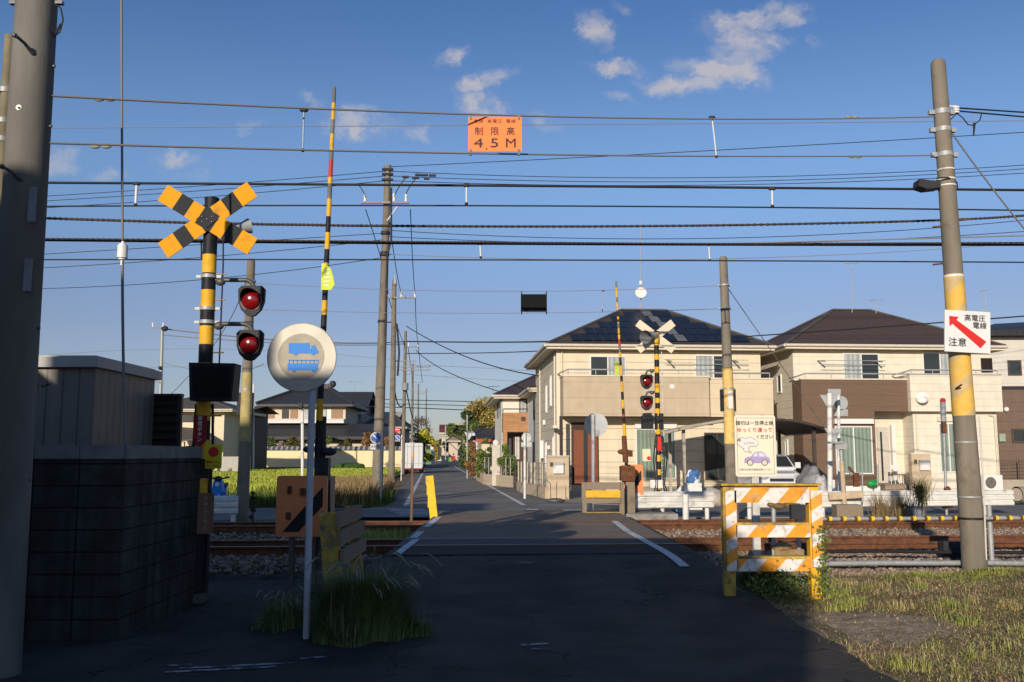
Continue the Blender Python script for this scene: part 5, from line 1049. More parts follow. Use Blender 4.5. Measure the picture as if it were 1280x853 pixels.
# balcony
xa_, zt_ = f1(704, 470.5, -1.1); xb_, _ = f1(886, 470.5, -1.1); zb_ = f1(790, 520.5, -1.1)[1]
m = MB(); m.box(xa_, xb_, -1.1, -.98, zb_, zt_); m.box(xa_, xa_+.12, -.98, -.02, zb_, zt_); m.box(xb_-.12, xb_, -.98, -.02, zb_, zt_); m.box(xa_+.12, xb_-.12, -.98, -.02, zb_+.02, zb_+.2); m.build('balcony', beige, H1)
m = MB(); m.box(xa_-.03, xb_+.03, -1.14, -.94, zt_, zt_+.05); m.box(xa_-.03, xa_+.14, -.94, -.02, zt_, zt_+.05); m.build('balcony_cap', trim, H1); rail_bar(H1, xa_+.2, xb_-.1, -1.04, zt_+.28, 5, True)
xc_ = f1(966, 480, -.8)[0]; m = MB(); m.box(xb_+.0, xc_, -.8, -.7, zb_, zt_-.05); m.box(xc_-.1, xc_, -.7, -.02, zb_, zt_-.05); m.box(xb_, xc_-.1, -.7, -.02, zb_+.02, zb_+.2); m.build('balcony_wing', mat('light_balcony', (.66, .545, .37), .8, .05, 2, lines=[(2, .62, .02, .75)]), H1); m = MB(); m.box(xb_, xc_+.02, -.84, -.66, zt_-.05, zt_); m.build('balcony_cap', trim, H1); rail_bar(H1, xb_+.1, xc_-.1, -.75, zt_+.2, 3)
m = MB(); m.box(*[f1(840, 481, -1.1)[0]-.09, f1(840, 481, -1.1)[0]+.09], -1.12, -1.101, f1(840, 484, -1.1)[1]-.06, f1(840, 484, -1.1)[1]+.1); m.build('vent', frame_w, H1)
hwin(H1, O1, (737, 445, 782, 473), 0, [glass_dk, curtain_w], frame_w, 2); hwin(H1, O1, (868, 444, 914, 474), 0, [curtain_w, glass_dk], frame_w, 2)
# drying poles below upper right window
m = MB(); zq = f1(840, 450, -.5)[1]; [m.cyl((f1(830, 450, -.6)[0], -.6, zq+dz), (f1(935, 450, -.6)[0], -.6, zq+dz), .015, n=6) for dz in (0, -.18)]; [m.beam((f1(x_, 450, -.6)[0], -.02, zq+.05), (f1(x_, 450, -.6)[0]+.05, -.65, zq-.1), .05, .05) for x_ in (838, 921)]; m.build('drying_poles', galv, H1)
# ground floor: recessed porch with brown door
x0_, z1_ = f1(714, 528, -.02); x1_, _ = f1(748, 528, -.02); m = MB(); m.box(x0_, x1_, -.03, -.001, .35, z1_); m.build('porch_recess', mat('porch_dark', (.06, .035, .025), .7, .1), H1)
xd0, xd1 = f1(717, 560, -.05)[0], f1(747, 560, -.05)[0]; m = MB(); m.box(xd0, xd0+(xd1-xd0)*.42, -.07, -.031, .38, 2.55); m.box(xd0+(xd1-xd0)*.58, xd1, -.07, -.031, .38, 2.55); dr = m.build('door', mat('brown_door', (.22, .07, .035), .45, .15, 3, stretch=(6, 1, 1)), H1)
m = MB(); m.box(xd0+(xd1-xd0)*.43, xd0+(xd1-xd0)*.57, -.06, -.031, .38, 2.55); m.build('door_glass', glass_dk, dr); m = MB(); m.box(xd1-.22, xd1-.17, -.13, -.07, 1.2, 1.8); m.build('handle', galv, dr)
m = MB(); m.box(xd0-.5, x1_+.1, -1.2, -.031, -.05, .19); m.box(xd0-.2, x1_, -.7, -.031, .19, .36); m.build('porch_step', mat('tile_beige', (.46, .38, .28), .8, .1), H1)
xw, _ = f1(700, 540, -1.1); m = MB(); m.box(xw, xw+.12, -1.05, -.93, 0, zb_); m.build('porch_post', mat('dark_bronze', (.05, .035, .03), .5, .1), H1)
m = MB(); m.box(xw-.25, xw-.1, -.9, -.05, 2.6, 2.72); m.build('porch_trim', trim, H1)
m = MB(); m.box(f1(700, 590)[0], f1(713, 590)[0], -.45, -.05, .3, 1.15); m.build('bin', charcoal, H1)
hwin(H1, O1, (794, 536, 844, 599), 0, [curtain, curtain], frame_w, 2); x0_, z0_ = f1(793, 536); x1_, z1_ = f1(845, 529); m = MB(); m.box(x0_, x1_, -.14, -.001, z0_+.005, z1_+.05); m.build('shutter_box', frame_w, H1)
hwin(H1, O1, (880, 541, 912, 600), 0, [glass_dk, glass_dk], frame_b, 2)
m = MB(); m.box(f1(792, 600)[0], f1(915, 600)[0], -.02, -.001, 0, .3); m.build('plinth', mat('plinth_grey', (.33, .3, .26), .8, .1), H1)
m = MB(); m.box(f1(848, 600)[0], f1(856, 600)[0], -.3, -.03, .05, .25); m.build('ac_hose_cover', trim, H1)
for (yc, w_, z0_, z1_) in ((1.9, .35, 3.6, 4.9), (3.6, .35, 3.4, 4.6), (1.1, .32, 1.0, 2.3), (3.9, .35, .8, 2.1)): swin(H1, yc, w_, z0_, z1_, -.021, glass_dk, frame_w)
m = MB(); m.box(-.2, -.03, 5.0, 5.5, 1.4, 2.2); m.box(-.14, -.03, 4.2, 4.4, 2.9, 3.1); m.box(-.14, -.03, 2.4, 2.55, 1.8, 1.95); m.build('meter_box', frame_w, H1); m = MB(); m.tube([(-.06, .35, 0), (-.06, .35, ZE-.3)], .035, 6); m.tube([(-.06, 6.2, 0), (-.06, 6.2, ZE-.3)], .035, 6); m.build('downpipe', trim, H1)
# aerials above house 1
def antenna(label, px, pyb, pyt, Y, kind='yagi', rt_m=galv):
    b, t = P(px, pyb, Y), P(px, pyt, Y); root = T('aerial', label, 'aerial', b, 'roof aerials'); m = MB(b); m.cyl(b-Vector((0, 0, .15)), t, .02, n=6); m.build('mast', rt_m, root)
    if kind == 'yagi':
        m = MB(b); L_ = 16*Y/F; m.cyl(t+Vector((-L_/2, 0, 0)), t+Vector((L_/2, 0, .05)), .012, n=5)
        for k in range(9): q = t+Vector((-L_/2+L_*k/8, 0, .03)); m.cyl(q+Vector((-.1, -.2, -.03)), q+Vector((.1, .2, .03)), .007, n=4)
        q = t+Vector((-L_/2, 0, 0)); m.add([q+Vector((0, 0, -.18)), q+Vector((.08, 0, 0)), q+Vector((0, 0, .18)), q+Vector((.03, 0, 0))], [(0, 1, 2, 3)]); m.build('elements', rt_m, root)
    return root, b, t
r_, b, t = antenna('satellite dish and box on a mast above the solar roof', 801, 390, 278, 43, 'x', galv); m = MB(b); m.disc(P(801, 366.5, 42.8), .26, .05, 24, (-.05, -1, .2)); m.build('dish', white, r_); m = MB(b); q = P(801, 354, 43); m.cyl(q-Vector((0, 0, .09)), q+Vector((0, 0, .09)), .085, n=12); m.build('head_box', white, r_)
m = MB(b); [m.cyl(P(801, 380, 43), P(801+dx, 391, 43), .015, n=5) for dx in (-4, 4)]; m.build('stay_legs', galv, r_)
antenna('yagi aerial with tripod above the middle brown roof', 1065, 389, 330, 43); antenna('low yagi aerial on the right part of the brown roof', 1095, 389, 376, 43); antenna('yagi aerial behind the arrow sign at right', 1232, 400, 364, 44); antenna('thin faint aerial beside the small house roof', 616, 500, 484, 62)
antenna('faint aerial rising behind the left roofs by the street', 443, 488, 478, 96); antenna('aerial on the far left house near the signal post', 182, 500, 468, 70)
# ---- house 2: brown and cream
OX = P(997, 600, 38.8).x; O2 = Vector((OX, 38.8, 0)); H2 = T('brown_cream_house', 'two storey house with brown panel balcony left, cream block right and brown roof', 'house', O2, 'houses', YAW)
f2 = lambda px, py, yl=0: frame_hit(px, py, O2, yl)
W2 = f2(1240, 500)[0]; ZE2 = f2(1100, 431, -.4)[1]; D2 = 8.4
ivory = siding('ivory_siding', (.73, .66, .52), .3, .018, .72); brown_pan = mat('brown_panel', (.165, .105, .07), .7, .12, 3, lines=[(2, .45, .015, .7)], stretch=(.5, 1, 9))
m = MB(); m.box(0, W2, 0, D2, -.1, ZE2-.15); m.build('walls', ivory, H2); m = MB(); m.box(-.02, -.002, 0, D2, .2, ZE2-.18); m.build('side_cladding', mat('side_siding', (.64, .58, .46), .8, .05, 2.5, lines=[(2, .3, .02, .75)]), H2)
hip(H2, 0, W2, 0, D2, ZE2, f2(1060, 388, D2/2)[1], .45, brown_roof, trim, rx=(f2(1042, 388, D2/2)[0], f2(1088, 388, D2/2)[0]))
xa_, zt_ = f2(1001, 474.5, -1.0); xb_, _ = f2(1139, 474.5, -1.0); zb_ = f2(1120, 514.5, -1.0)[1]; xg = f2(1095, 560, -1.0)[0]
m = MB(); m.box(xa_, xb_, -1.0, -.88, zb_, zt_); m.box(xa_, xa_+.12, -.88, -.02, zb_, zt_); m.box(xa_, xg, -1.0, -.002, .25, zb_-.002); m.box(xg, xb_, -.88, -.02, zb_+.02, zb_+.15); m.build('brown_bay', brown_pan, H2)
m = MB(); m.box(xa_-.03, xb_, -1.04, -.84, zt_, zt_+.05); m.build('balcony_cap', trim, H2); rail_bar(H2, xa_+.2, xb_-.05, -.95, zt_+.25, 4, True)
xr0, zr0_ = f2(1137, 468.5, -1.25); xr1, _ = f2(1251, 468.5, -1.25); zrb = f2(1190, 514.5, -1.25)[1]
m = MB(); m.box(xr0, xr1, -1.25, -1.1, zrb, zr0_); m.box(xr0, xr0+.12, -1.1, -.02, zrb, zr0_); m.box(xr1-.12, xr1, -1.1, -.02, zrb, zr0_); m.box(xr0+.12, xr1-.12, -1.1, -.02, zrb+.02, zrb+.15); m.build('balcony', ivory, H2); m = MB(); m.box(xr0-.02, xr1+.02, -1.29, -1.06, zr0_, zr0_+.05); m.build('balcony_cap', mat('grey_cap', (.4, .39, .36), .6, .1), H2); rail_bar(H2, xr0+.1, xr1-.1, -1.18, zr0_+.2, 4, True)
xq0, xq1 = f2(1143, 560, -.9)[0], f2(1248, 560, -.9)[0]; m = MB(); m.box(xq0, xq1, -.9, -.002, -.1, zrb-.002); m.build('ground_floor_block', siding('ivory_siding_pale', (.73, .665, .53), .3, .018, .74), H2)
m = MB(); m.tube([(xq0+.12, -.95, 0), (xq0+.12, -.95, zrb-.1)], .04, 6); m.tube([(xq1-.35, -.95, zrb-.12), (xq1-.12, -.95, zrb-.2), (xq1-.1, -.95, 0)], .04, 6); m.build('downpipe', trim, H2)
hwin(H2, O2, (1053, 442, 1098, 476), 0, [curtain_w, glass_dk], frame_w, 2); hwin(H2, O2, (1152, 441, 1196, 472), 0, [glass_dk, curtain_w], frame_w, 2)
m = MB(); m.box(*(f2(1226, 455)[0], f2(1240, 455)[0]), -.03, -.001, f2(1233, 466)[1], f2(1233, 448)[1]); m.build('dark_vent_window', mat('dark_red_glass', (.03, .02, .02), .3, .1), H2)
hwin(H2, O2, (1043, 533, 1089, 593), -1.0, [curtain, curtain], frame_w, 2); x0_, z0_ = f2(1042, 530, -1.0); x1_, z1_ = f2(1090, 524, -1.0); m = MB(); m.box(x0_, x1_, -1.16, -1.001, z0_, z1_); m.build('shutter_box', frame_w, H2)
hwin(H2, O2, (1172, 529, 1197, 591), -.9, [curtain, curtain], frame_w, 2); x0_, z0_ = f2(1171, 527, -.9); x1_, z1_ = f2(1198, 521, -.9); m = MB(); m.box(x0_, x1_, -1.02, -.901, z0_, z1_); m.build('shutter_box', trim, H2)
x0_, x1_ = f2(1097, 560, -.05)[0], f2(1112, 560, -.05)[0]; m = MB(); m.box(x0_, x1_, -.06, -.002, .4, 2.7); dr = m.build('door', mat('pale_door', (.55, .5, .42), .5, .08), H2); m = MB(); m.box(x0_+.12, x0_+.2, -.075, -.061, .5, 2.5); m.build('door_glass', glass_dk, dr)
m = MB(); m.box(f2(1112, 560, -.05)[0]+.05, f2(1112, 560, -.05)[0]+.2, -.2, -.002, .3, 2.8); m.build('porch_trim', frame_w, H2)
m = MB(); m.box(xg+.02, xq0-.02, -1.6, -.1, -.05, .4); m.box(xg+.02, xq0-.02, -2.0, -1.6, -.05, .2); m.build('porch_step', wood_new if False else mat('tile_brown', (.36, .27, .19), .8, .1, 8, lines=[(0, .3, .01, .7), (2, .15, .01, .7)]), H2)
m = MB(); m.box(f2(1153, 480, -1.25)[0]-.07, f2(1153, 480, -1.25)[0]+.07, -1.27, -1.251, f2(1182, 480, -1.25)[1]-.07, f2(1182, 480, -1.25)[1]+.07); m.v = [v+Vector((f2(1182, 480, -1.25)[0]-f2(1153, 480, -1.25)[0], 0, 0)) for v in m.v]; m.build('vent', frame_w, H2)
for (yc, w_, z0_, z1_) in ((1.6, .5, 4.2, 5.0), (3.2, .6, 4.1, 5.0), (2.0, .4, 1.4, 2.3), (1.0, .3, .9, 2.2)): swin(H2, yc, w_, z0_, z1_, -.021, glass_dk, frame_w)
m = MB(); m.box(-.3, -.03, .2, .32, 2.75, 2.85); m.box(-.4, -.28, .15, .3, 2.9, 3.05); m.build('outside_lamp', frame_w, H2)
m = MB(); zq = f2(1070, 451, -.6)[1]; [m.cyl((f2(1026, 450, -.6)[0], -.6, zq+dz), (f2(1107, 450, -.6)[0], -.6, zq+dz), .015, n=6) for dz in (0, -.17)]; [m.beam((f2(x_, 450, -.6)[0], -.02, zq+.05), (f2(x_, 450, -.6)[0]+.05, -.65, zq-.05), .05, .05) for x_ in (1029, 1101)]; m.build('drying_poles', galv, H2)
q = O2+Vector((0, 0, 0)); 
x_, z_ = f2(1153, 498, -1.3); m = MB(); m.disc((x_-.05, -1.4, z_), .25, .05, 24, (-.5, -.8, .5)); m.tube([(x_, -1.3, z_-.15), (x_, -1.6, z_-.12), (x_+.05, -1.65, z_+.02)], .02, 6); m.M = Matrix.Identity(4); dsh = m.build('satellite_dish', white, H2)
# air conditioner unit
x_, z_ = f2(1240, 594, -1.4); wp = Matrix.Rotation(YAW, 4, 'Z') @ Vector((x_, -1.3, 0))+O2; root = T('air_conditioner', 'white outdoor air conditioner unit at the right end of the brown and cream house', 'air conditioner', (wp.x, wp.y, 0), None, YAW)
m = MB(); m.box(-.4, .4, -.15, .15, .15, .75); m.build('case', frame_w, root); m = MB(); m.disc((-.1, -.151, .45), .23, .003, 24); m.build('fan_opening', mat('fan_dark', (.12, .11, .09), .6, .1), root); m = MB(); [m.tube([(-.1+math.cos(2*math.pi*k/24)*r__, -.155, .45+math.sin(2*math.pi*k/24)*r__) for k in range(25)], .008, 4) for r__ in (.07, .12, .17, .22)]; m.build('fan_grille', mat('grille_dark', (.25, .24, .2), .6, .1), root); m = MB(); m.box(-.35, -.25, -.15, .15, 0, .15); m.box(.25, .35, -.15, .15, 0, .15); m.build('foot', steel_dk, root)
# gate block with letterbox, porch chair, green bag
def world2(px, py, yl): x_, z_ = f2(px, py, yl); v = Matrix.Rotation(YAW, 4, 'Z') @ Vector((x_, yl, 0)); return v+Vector((O2.x, O2.y, z_))
def letterblock(label, a, b, yl, topy, boxr, O, f, lab2):
    x0_, z1_ = f(a, topy, yl); x1_, _ = f(b, topy, yl); v = Matrix.Rotation(YAW, 4, 'Z') @ Vector((x0_, yl, 0))+O; root = T('gate_pillar', label, 'gate pillar', (v.x, v.y, 0), 'letterbox pillars', YAW); w = x1_-x0_
    m = MB(); m.box(0, w, 0, .25, -.05, z1_); m.build('pillar', mat('pillar_stucco', (.55, .43, .29), .85, .08, 5), root); m = MB(); m.box(-.02, w+.02, -.02, .27, z1_, z1_+.04); m.build('coping', trim, root)
    bx0, bz1 = f(boxr[0], boxr[1], yl); bx1, bz0 = f(boxr[2], boxr[3], yl); m = MB(); m.box(bx0-x0_, bx1-x0_, -.12, -.002, bz0, bz1-.1); lb = m.build('letterbox', white, root); m = MB(); m.box(bx0-x0_, bx1-x0_, -.14, -.002, bz1-.1, bz1); m.build('flap', galv, lb)
    m = MB(); m.box(.1, .2, -.03, -.002, z1_-.35, z1_-.2); m.build('intercom', frame_b, root)
letterblock('beige gate pillar with white letterbox before the cream block of the brown house', 1139, 1163, -3.2, 568, (1148, 575, 1161, 588), O2, f2, '')
letterblock('beige gate wall with white letterbox at the corner of the solar house', 684, 711, -4.2, 571, (691, 578, 704, 592), O1, f1, '')
c = world2(1121, 587, -1.3); root = T('porch_chair', 'small pale chair standing on the porch step of the brown house', 'chair', (c.x, c.y, .4), None, YAW)
m = MB(); m.box(-.2, .2, -.2, .2, .35, .39); m.build('seat', wood_old, root); m = MB(); m.box(-.2, .2, .16, .2, .6, .75); m.cyl((-.17, .18, .39), (-.17, .18, .7), .015); m.cyl((.17, .18, .39), (.17, .18, .7), .015); m.build('backrest', frame_w, root)
for sx_ in (-.17, .17):
    for sy_ in (-.17, .17): m = MB(); m.cyl((sx_, sy_, 0), (sx_, sy_, .35), .015); m.build('leg', frame_w, root)
c = world2(1091, 604, -1.9); m = MB((c.x, c.y, 0)); m.ball((c.x, c.y, .45), .2, (1.2, .6, .7), 12, 8); m.ball((c.x+.14, c.y, .55), .08); tag(m.build('garden_hose_reel', mat('bright_green', (.03, .32, .07), .4, .1)), 'bright green hose reel below the window of the brown house', 'hose reel')
m = MB((c.x, c.y+.3, 0)); m.box(c.x-1.6, c.x+.4, c.y+.3, c.y+.7, 0, .34); tag(m.build('storage_box', frame_w), 'long low white box along the wall behind the green hose reel', 'box')
# ---- house 4, far right
OX = P(1236, 600, 43).x; O4 = Vector((OX, 43, 0)); H4 = T('corner_house', 'house cut by the right edge, white above and brown siding below', 'house', O4, 'houses', R(-2)); f4 = lambda px, py, yl=0: frame_hit(px, py, O4, yl, R(-2))
zs = f4(1260, 483)[1]; ze = f4(1260, 421)[1]; m = MB(); m.box(0, 8, 0, 8, zs, ze); m.build('upper_walls', siding('white_siding', (.62, .58, .5), .4, .02, .8), H4); m = MB(); m.box(-.01, 8.01, -.01, 8, -.1, zs-.15); m.build('lower_walls', mat('brown_siding', (.17, .115, .085), .8, .08, 3, lines=[(0, .12, .015, .7), (2, .45, .02, .7)]), H4); m = MB(); m.box(-.05, 8.05, -.05, 8.05, zs-.15, zs); m.build('band', charcoal, H4)
m = MB(); zr_ = ze+1.15; m.add([(-.5, -.5, ze+.25), (8.5, -.5, ze+.35), (8.5, 8.5, ze+.35), (-.5, 8.5, ze+.25), (8.5, 4, zr_+.3), (2.6, 4, zr_)], [(0, 1, 4, 5), (2, 3, 5, 4), (3, 0, 5)]); m.add([(-.5, -.5, ze-.02), (8.5, -.5, ze-.02), (8.5, -.5, ze+.35), (-.5, -.5, ze+.25)], [(0, 1, 2, 3)]); m.build('roof', mat('black_tile', (.035, .035, .038), .5, .1, 4, lines=[(0, .3, .03, .6)]), H4)
hwin(H4, O4, (1257, 451, 1273, 470), 0, [glass_dk], frame_b, 1, fw=.08); hwin(H4, O4, (1262, 536, 1278, 554), -.01, [glass_dk], frame_b, 1, fw=.08)
m = MB(); x_, z_ = f4(1252, 548, -.1); m.box(x_-.12, x_+.15, -.16, -.02, z_-.15, z_+.2); m.build('meter_box', mat('meter_green', (.3, .35, .28), .6, .1), H4); m = MB(); x_, z_ = f4(1258, 512, -.1); m.ball((x_, -.1, z_), .12); m.build('lamp', white, H4)
# block fence before house 4 and drum
m = MB(TR(23.2, 38.5)); 
m.add([TR(20.3, 38.2, z_) for z_ in (0, .0)]+[TR(26, 38.2, 0)], []) if False else None
a, b = TR(20.6, 37.6), TR(40, 37.6); m.beam(a+Vector((0, 0, .2)), b+Vector((0, 0, .2)), .15, .5); fw_ = m.build('low_wall', mat('low_wall_block', (.42, .36, .27), .9, .1, 4)); tag(fw_, 'low beige wall under a dark mesh fence by the corner house', 'wall')
fr = T('mesh_fence', 'dark mesh fence with posts before the corner house at the right edge', 'fence', a+Vector((0, 0, .45))); m = MB(fr.location)
for k in range(0, 9): q = a.lerp(b, k/9)+Vector((0, 0, .45)); m.cyl(q, q+Vector((0, 0, .9)), .025, n=6)
m.build('posts', frame_b, fr); m = MB(fr.location); [m.cyl(a+Vector((0, 0, z_)), b+Vector((0, 0, z_)), .006, n=4) for z_ in (.5, .65, .8, .95, 1.1, 1.25, 1.33)]
for k in range(140): q = a.lerp(b, k/140); m.cyl(q+Vector((0, 0, .47)), q+Vector((0, 0, 1.33)), .004, n=3)
m.build('mesh', frame_b, fr)
c = P(1272, 613, 30); m = MB((c.x, 30, 0)); m.tube([(c.x-.25, 29.6, .33), (c.x+1.2, 30.1, .33)], .25, 20, False); m.tube([(c.x-.25, 29.6, .33), (c.x-.24, 29.61, .33)], .2, 20, True); tag(m.build('pipe_drum', mat('pipe_tan', (.35, .3, .22), .5, .1)), 'short wide pipe lying by the right edge behind the guardrail', 'pipe')
# carports -----------------------------------------------------------------------
def carport(label, xl, yl_, xr, yr, Yf, dep, post_px, mt, um):
    a, b = P(xl, yl_, Yf), P(xr, yr, Yf); root = T('carport', label, 'carport', (a.x, Yf, 0), 'carports in front of the houses'); o = root.location
    m = MB(o); n = 8
    def rz(u): return a.z+(b.z-a.z)*u+(.03 if um.name == 'smoked_panel' else .12)*math.sin(math.pi*u)
    for k in range(n):
        u0, u1 = k/n, (k+1)/n; x0_, x1_ = a.x+(b.x-a.x)*u0, a.x+(b.x-a.x)*u1
        m.add([(x0_, Yf, rz(u0)), (x1_, Yf, rz(u1)), (x1_, Yf+dep, rz(u1)), (x0_, Yf+dep, rz(u0)), (x0_, Yf, rz(u0)-.05), (x1_, Yf, rz(u1)-.05), (x1_, Yf+dep, rz(u1)-.05), (x0_, Yf+dep, rz(u0)-.05)], [(0, 1, 2, 3), (4, 7, 6, 5)])
    m.build('roof', um, root); m = MB(o)
    m.tube([(a.x+(b.x-a.x)*k/8, Yf, rz(k/8)-.03) for k in range(9)], .06, 6); m.tube([(a.x+(b.x-a.x)*k/8, Yf+dep, rz(k/8)-.03) for k in range(9)], .06, 6); [m.beam((x_, Yf, rz(u_)-.03), (x_, Yf+dep, rz(u_)-.03), .08, .12) for x_, u_ in ((a.x, 0), (b.x, 1))]; m.build('frame', mt, root)
    for pxp in post_px:
        for dy in (.35, dep-.5): q = xp(pxp, 560, Yf); u = min(1, max(0, (q-a.x)/(b.x-a.x))); m = MB(o); m.cbox((q, Yf+dy, (rz(u)-.05)/2), .11, .11, rz(u)-.07); m.build('post', mt, root)
    return root
alu = mat('bronze_alu', (.40, .35, .28), .5, .08)
carport('pale carport roof sloping up to the right beside the solar house', 831, 540.5, 909, 524.5, 33.0, 3.8, (857,), alu, mat('smoked_panel', (.22, .19, .15), .4, .1))
carport('dark carport roof over the white van between the two houses', 962, 524, 1037, 538, 31.5, 5.0, (1022,), mat('dark_alu', (.07, .055, .045), .5, .08), mat('dark_panel', (.05, .04, .035), .5, .1))
# white van under the carport
Yv = 32.3; c = P(990, 600, Yv); root = T('white_van', 'white minivan parked nose out under the dark carport', 'van', (c.x-.35, Yv, 0)); vw = mat('car_white', (.72, .71, .70), .25, .03, coat=.6)
h = zp(568, Yv); w = 1.62
m = MB(); 
def loft(mb, secs):       # secs: list of (y, outline) same count
    n = len(secs[0][1]); vs = [(x_, y_, z_) for y_, ol in secs for x_, z_ in ol]; fs = []
    for k in range(len(secs)-1): fs += [(k*n+i, k*n+(i+1) % n, (k+1)*n+(i+1) % n, (k+1)*n+i) for i in range(n)]
    fs += [tuple(range(n-1, -1, -1)), tuple((len(secs)-1)*n+i for i in range(n))]; mb.add(vs, fs)
def ol(hw, z0, z1, r): return [(-hw+r, z0), (hw-r, z0), (hw, z0+r), (hw, (z0+z1)/2), (hw-r*.9, z1-r*.4), (hw-2*r, z1), (-hw+2*r, z1), (-hw+r*.9, z1-r*.4), (-hw, (z0+z1)/2), (-hw, z0+r)]
loft(m, [(0, ol(.72, .28, .78, .09)), (.12, ol(.79, .22, .92, .09)), (.75, ol(.81, .2, 1.04, .1)), (1.0, ol(.81, .2, 1.12, .1)), (3.9, ol(.81, .2, 1.12, .1)), (4.1, ol(.76, .3, 1.05, .1))]); m.build('body', vw, root)
m = MB(); loft(m, [(.8, ol(.74, 1.05, 1.1, .02)), (1.35, ol(.68, 1.05, h-.06, .06)), (1.7, ol(.67, 1.05, h, .08)), (3.9, ol(.67, 1.05, h, .08)), (4.05, ol(.64, 1.05, h-.1, .08))]); cab = m.build('cabin', vw, root)
m = MB(); m.add([(-.62, .83, 1.12), (.62, .83, 1.12), (.55, 1.335, h-.12), (-.55, 1.335, h-.12)], [(0, 1, 2, 3)]); m.v = [v+Vector((0, -.06, .05)) for v in m.v]; m.build('windscreen', glass_dk, cab)
for sg in (-1, 1):
    m = MB(); m.box(sg*.70-.012, sg*.70+.012, 1.5, 2.4, 1.2, h-.2); m.box(sg*.70-.012, sg*.70+.012, 2.5, 3.7, 1.2, h-.2); m.build('side_window', glass_dk, cab)
    m = MB(); m.M = Matrix.Translation((sg*.58, .05, .8)); m.ball((0, 0, 0), .17, (1.0, .5, .6), 12, 8); m.build('headlight', mat('headlight_glass', (.45, .47, .5), .15, .1, coat=.8), root)
    m = MB(); m.box(sg*.86-.09, sg*.86+.09, .95, 1.05, 1.1, 1.3); m.build('mirror', vw, root)
    for yy in (.75, 3.3): m = MB(); m.cyl((sg*.72, yy, .3), (sg*.82, yy, .3), .3, n=24); wh = m.build('wheel', black, root); m = MB(); m.cyl((sg*.82, yy, .3), (sg*.83, yy, .3), .19, n=20); m.build('rim', galv, wh)
m = MB(); m.box(-.4, .4, -.03, .02, .66, .76); m.build('grille', charcoal, root); m = MB(); m.box(-.22, .22, -.03, .0, .4, .56); m.build('number_plate', mat('plate_yellow', (.7, .6, .12), .5, .05), root); m = MB(); m.box(-.66, .66, .0, .1, .24, .36); m.build('bumper_lip', charcoal, root)
# covered motorbike and bits right of the van
tarp = mat('silver_cover', (.27, .26, .25), .55, .15, 6, .5, 8)
def lumpy(name, label, c, sx_, sy_, sz_, mt, cat, seed=1, sub=3):
    bm = bmesh.new(); bmesh.ops.create_icosphere(bm, subdivisions=sub, radius=1); rr = random.Random(seed); ph = [rr.uniform(0, 6) for _ in range(6)]
    for v in bm.verts:
        p = v.co; k = 1+.12*math.sin(p.x*4+ph[0])*math.sin(p.z*5+ph[1])+.08*math.sin(p.y*7+ph[2]+p.z*3); zc_ = p.z if p.z > -.6 else -.6; v.co = Vector((p.x*k*sx_, p.y*k*sy_, (zc_+.6)/1.6*sz_*k))
    me = bpy.data.meshes.new(name); bm.to_mesh(me); bm.free(); me.materials.append(mt); [setattr(p, 'use_smooth', True) for p in me.polygons]
    o = bpy.data.objects.new(name, me); COL.objects.link(o); o.location = c; return tag(o, label, cat) if label else o
c = P(1013, 600, 30.5); lumpy('covered_motorbike', 'motorbike under a grey cover right of the white van', (c.x, 30.5, 0), .36, .8, 1.12, tarp, 'motorbike', 3)
c = P(1026, 610, 28.5); lumpy('wrapped_bundle', 'pale plastic wrapped bundle standing by the striped guard frame corner', (c.x, 28.5, 0), .22, .25, 1.0, mat('plastic_wrap', (.5, .48, .45), .35, .2, 8, .5, 20), 'bundle', 8)
c = P(886, 605, 29); lumpy('stone_pile', 'small heap of pale stones behind the white guardrail', (c.x, 29, 0), .5, .4, .55, mat('pale_stone', (.5, .44, .36), .9, .2, 5, .5), 'stone heap', 5)
# blue bag on a white crate and blue drum
c = P(871, 600, 27.5); root = T('white_crate', 'white plastic crate left of the carport post, holding a blue and white bag', 'crate', (c.x, 27.5, 0)); z0_, z1_ = zp(617, 27.5), zp(604, 27.5); hw = .2
m = MB(); m.box(-.33, .1, -.2, .2, 0, z1_); m.build('crate_body', white, root); m = MB(); m.box(-.2, -.02, -.205, -.2, .15, z1_-.3); m.build('slot', charcoal, root)
o = lumpy('laundry_bag', 'blue and white plastic bag on top of the white crate', (c.x-.1, 27.5, z1_-.01), .2, .16, .42, mat('blue_white_plastic', (.07, .17, .38), .4, .2, 6, .3, 20, col2=(.75, .75, .75), c2lo=.55, c2hi=.6, c2scale=5), 'bag', 4)
c = P(843, 625, 26); m = MB((c.x, 26, 0)); m.cyl((c.x, 26, 0), (c.x, 26, zp(617, 26)), .2, .22, n=20); tag(m.build('blue_drum', mat('drum_blue', (.10, .16, .28), .5, .1)), 'dark blue drum at the left end of the white guardrail', 'drum')
c = P(853, 608, 28); lumpy('white_bag', 'crumpled white bag left of the blue drum near the far signal', (c.x, 28, 0), .22, .2, .62, mat('bag_white', (.7, .68, .62), .5, .1), 'bag', 9)
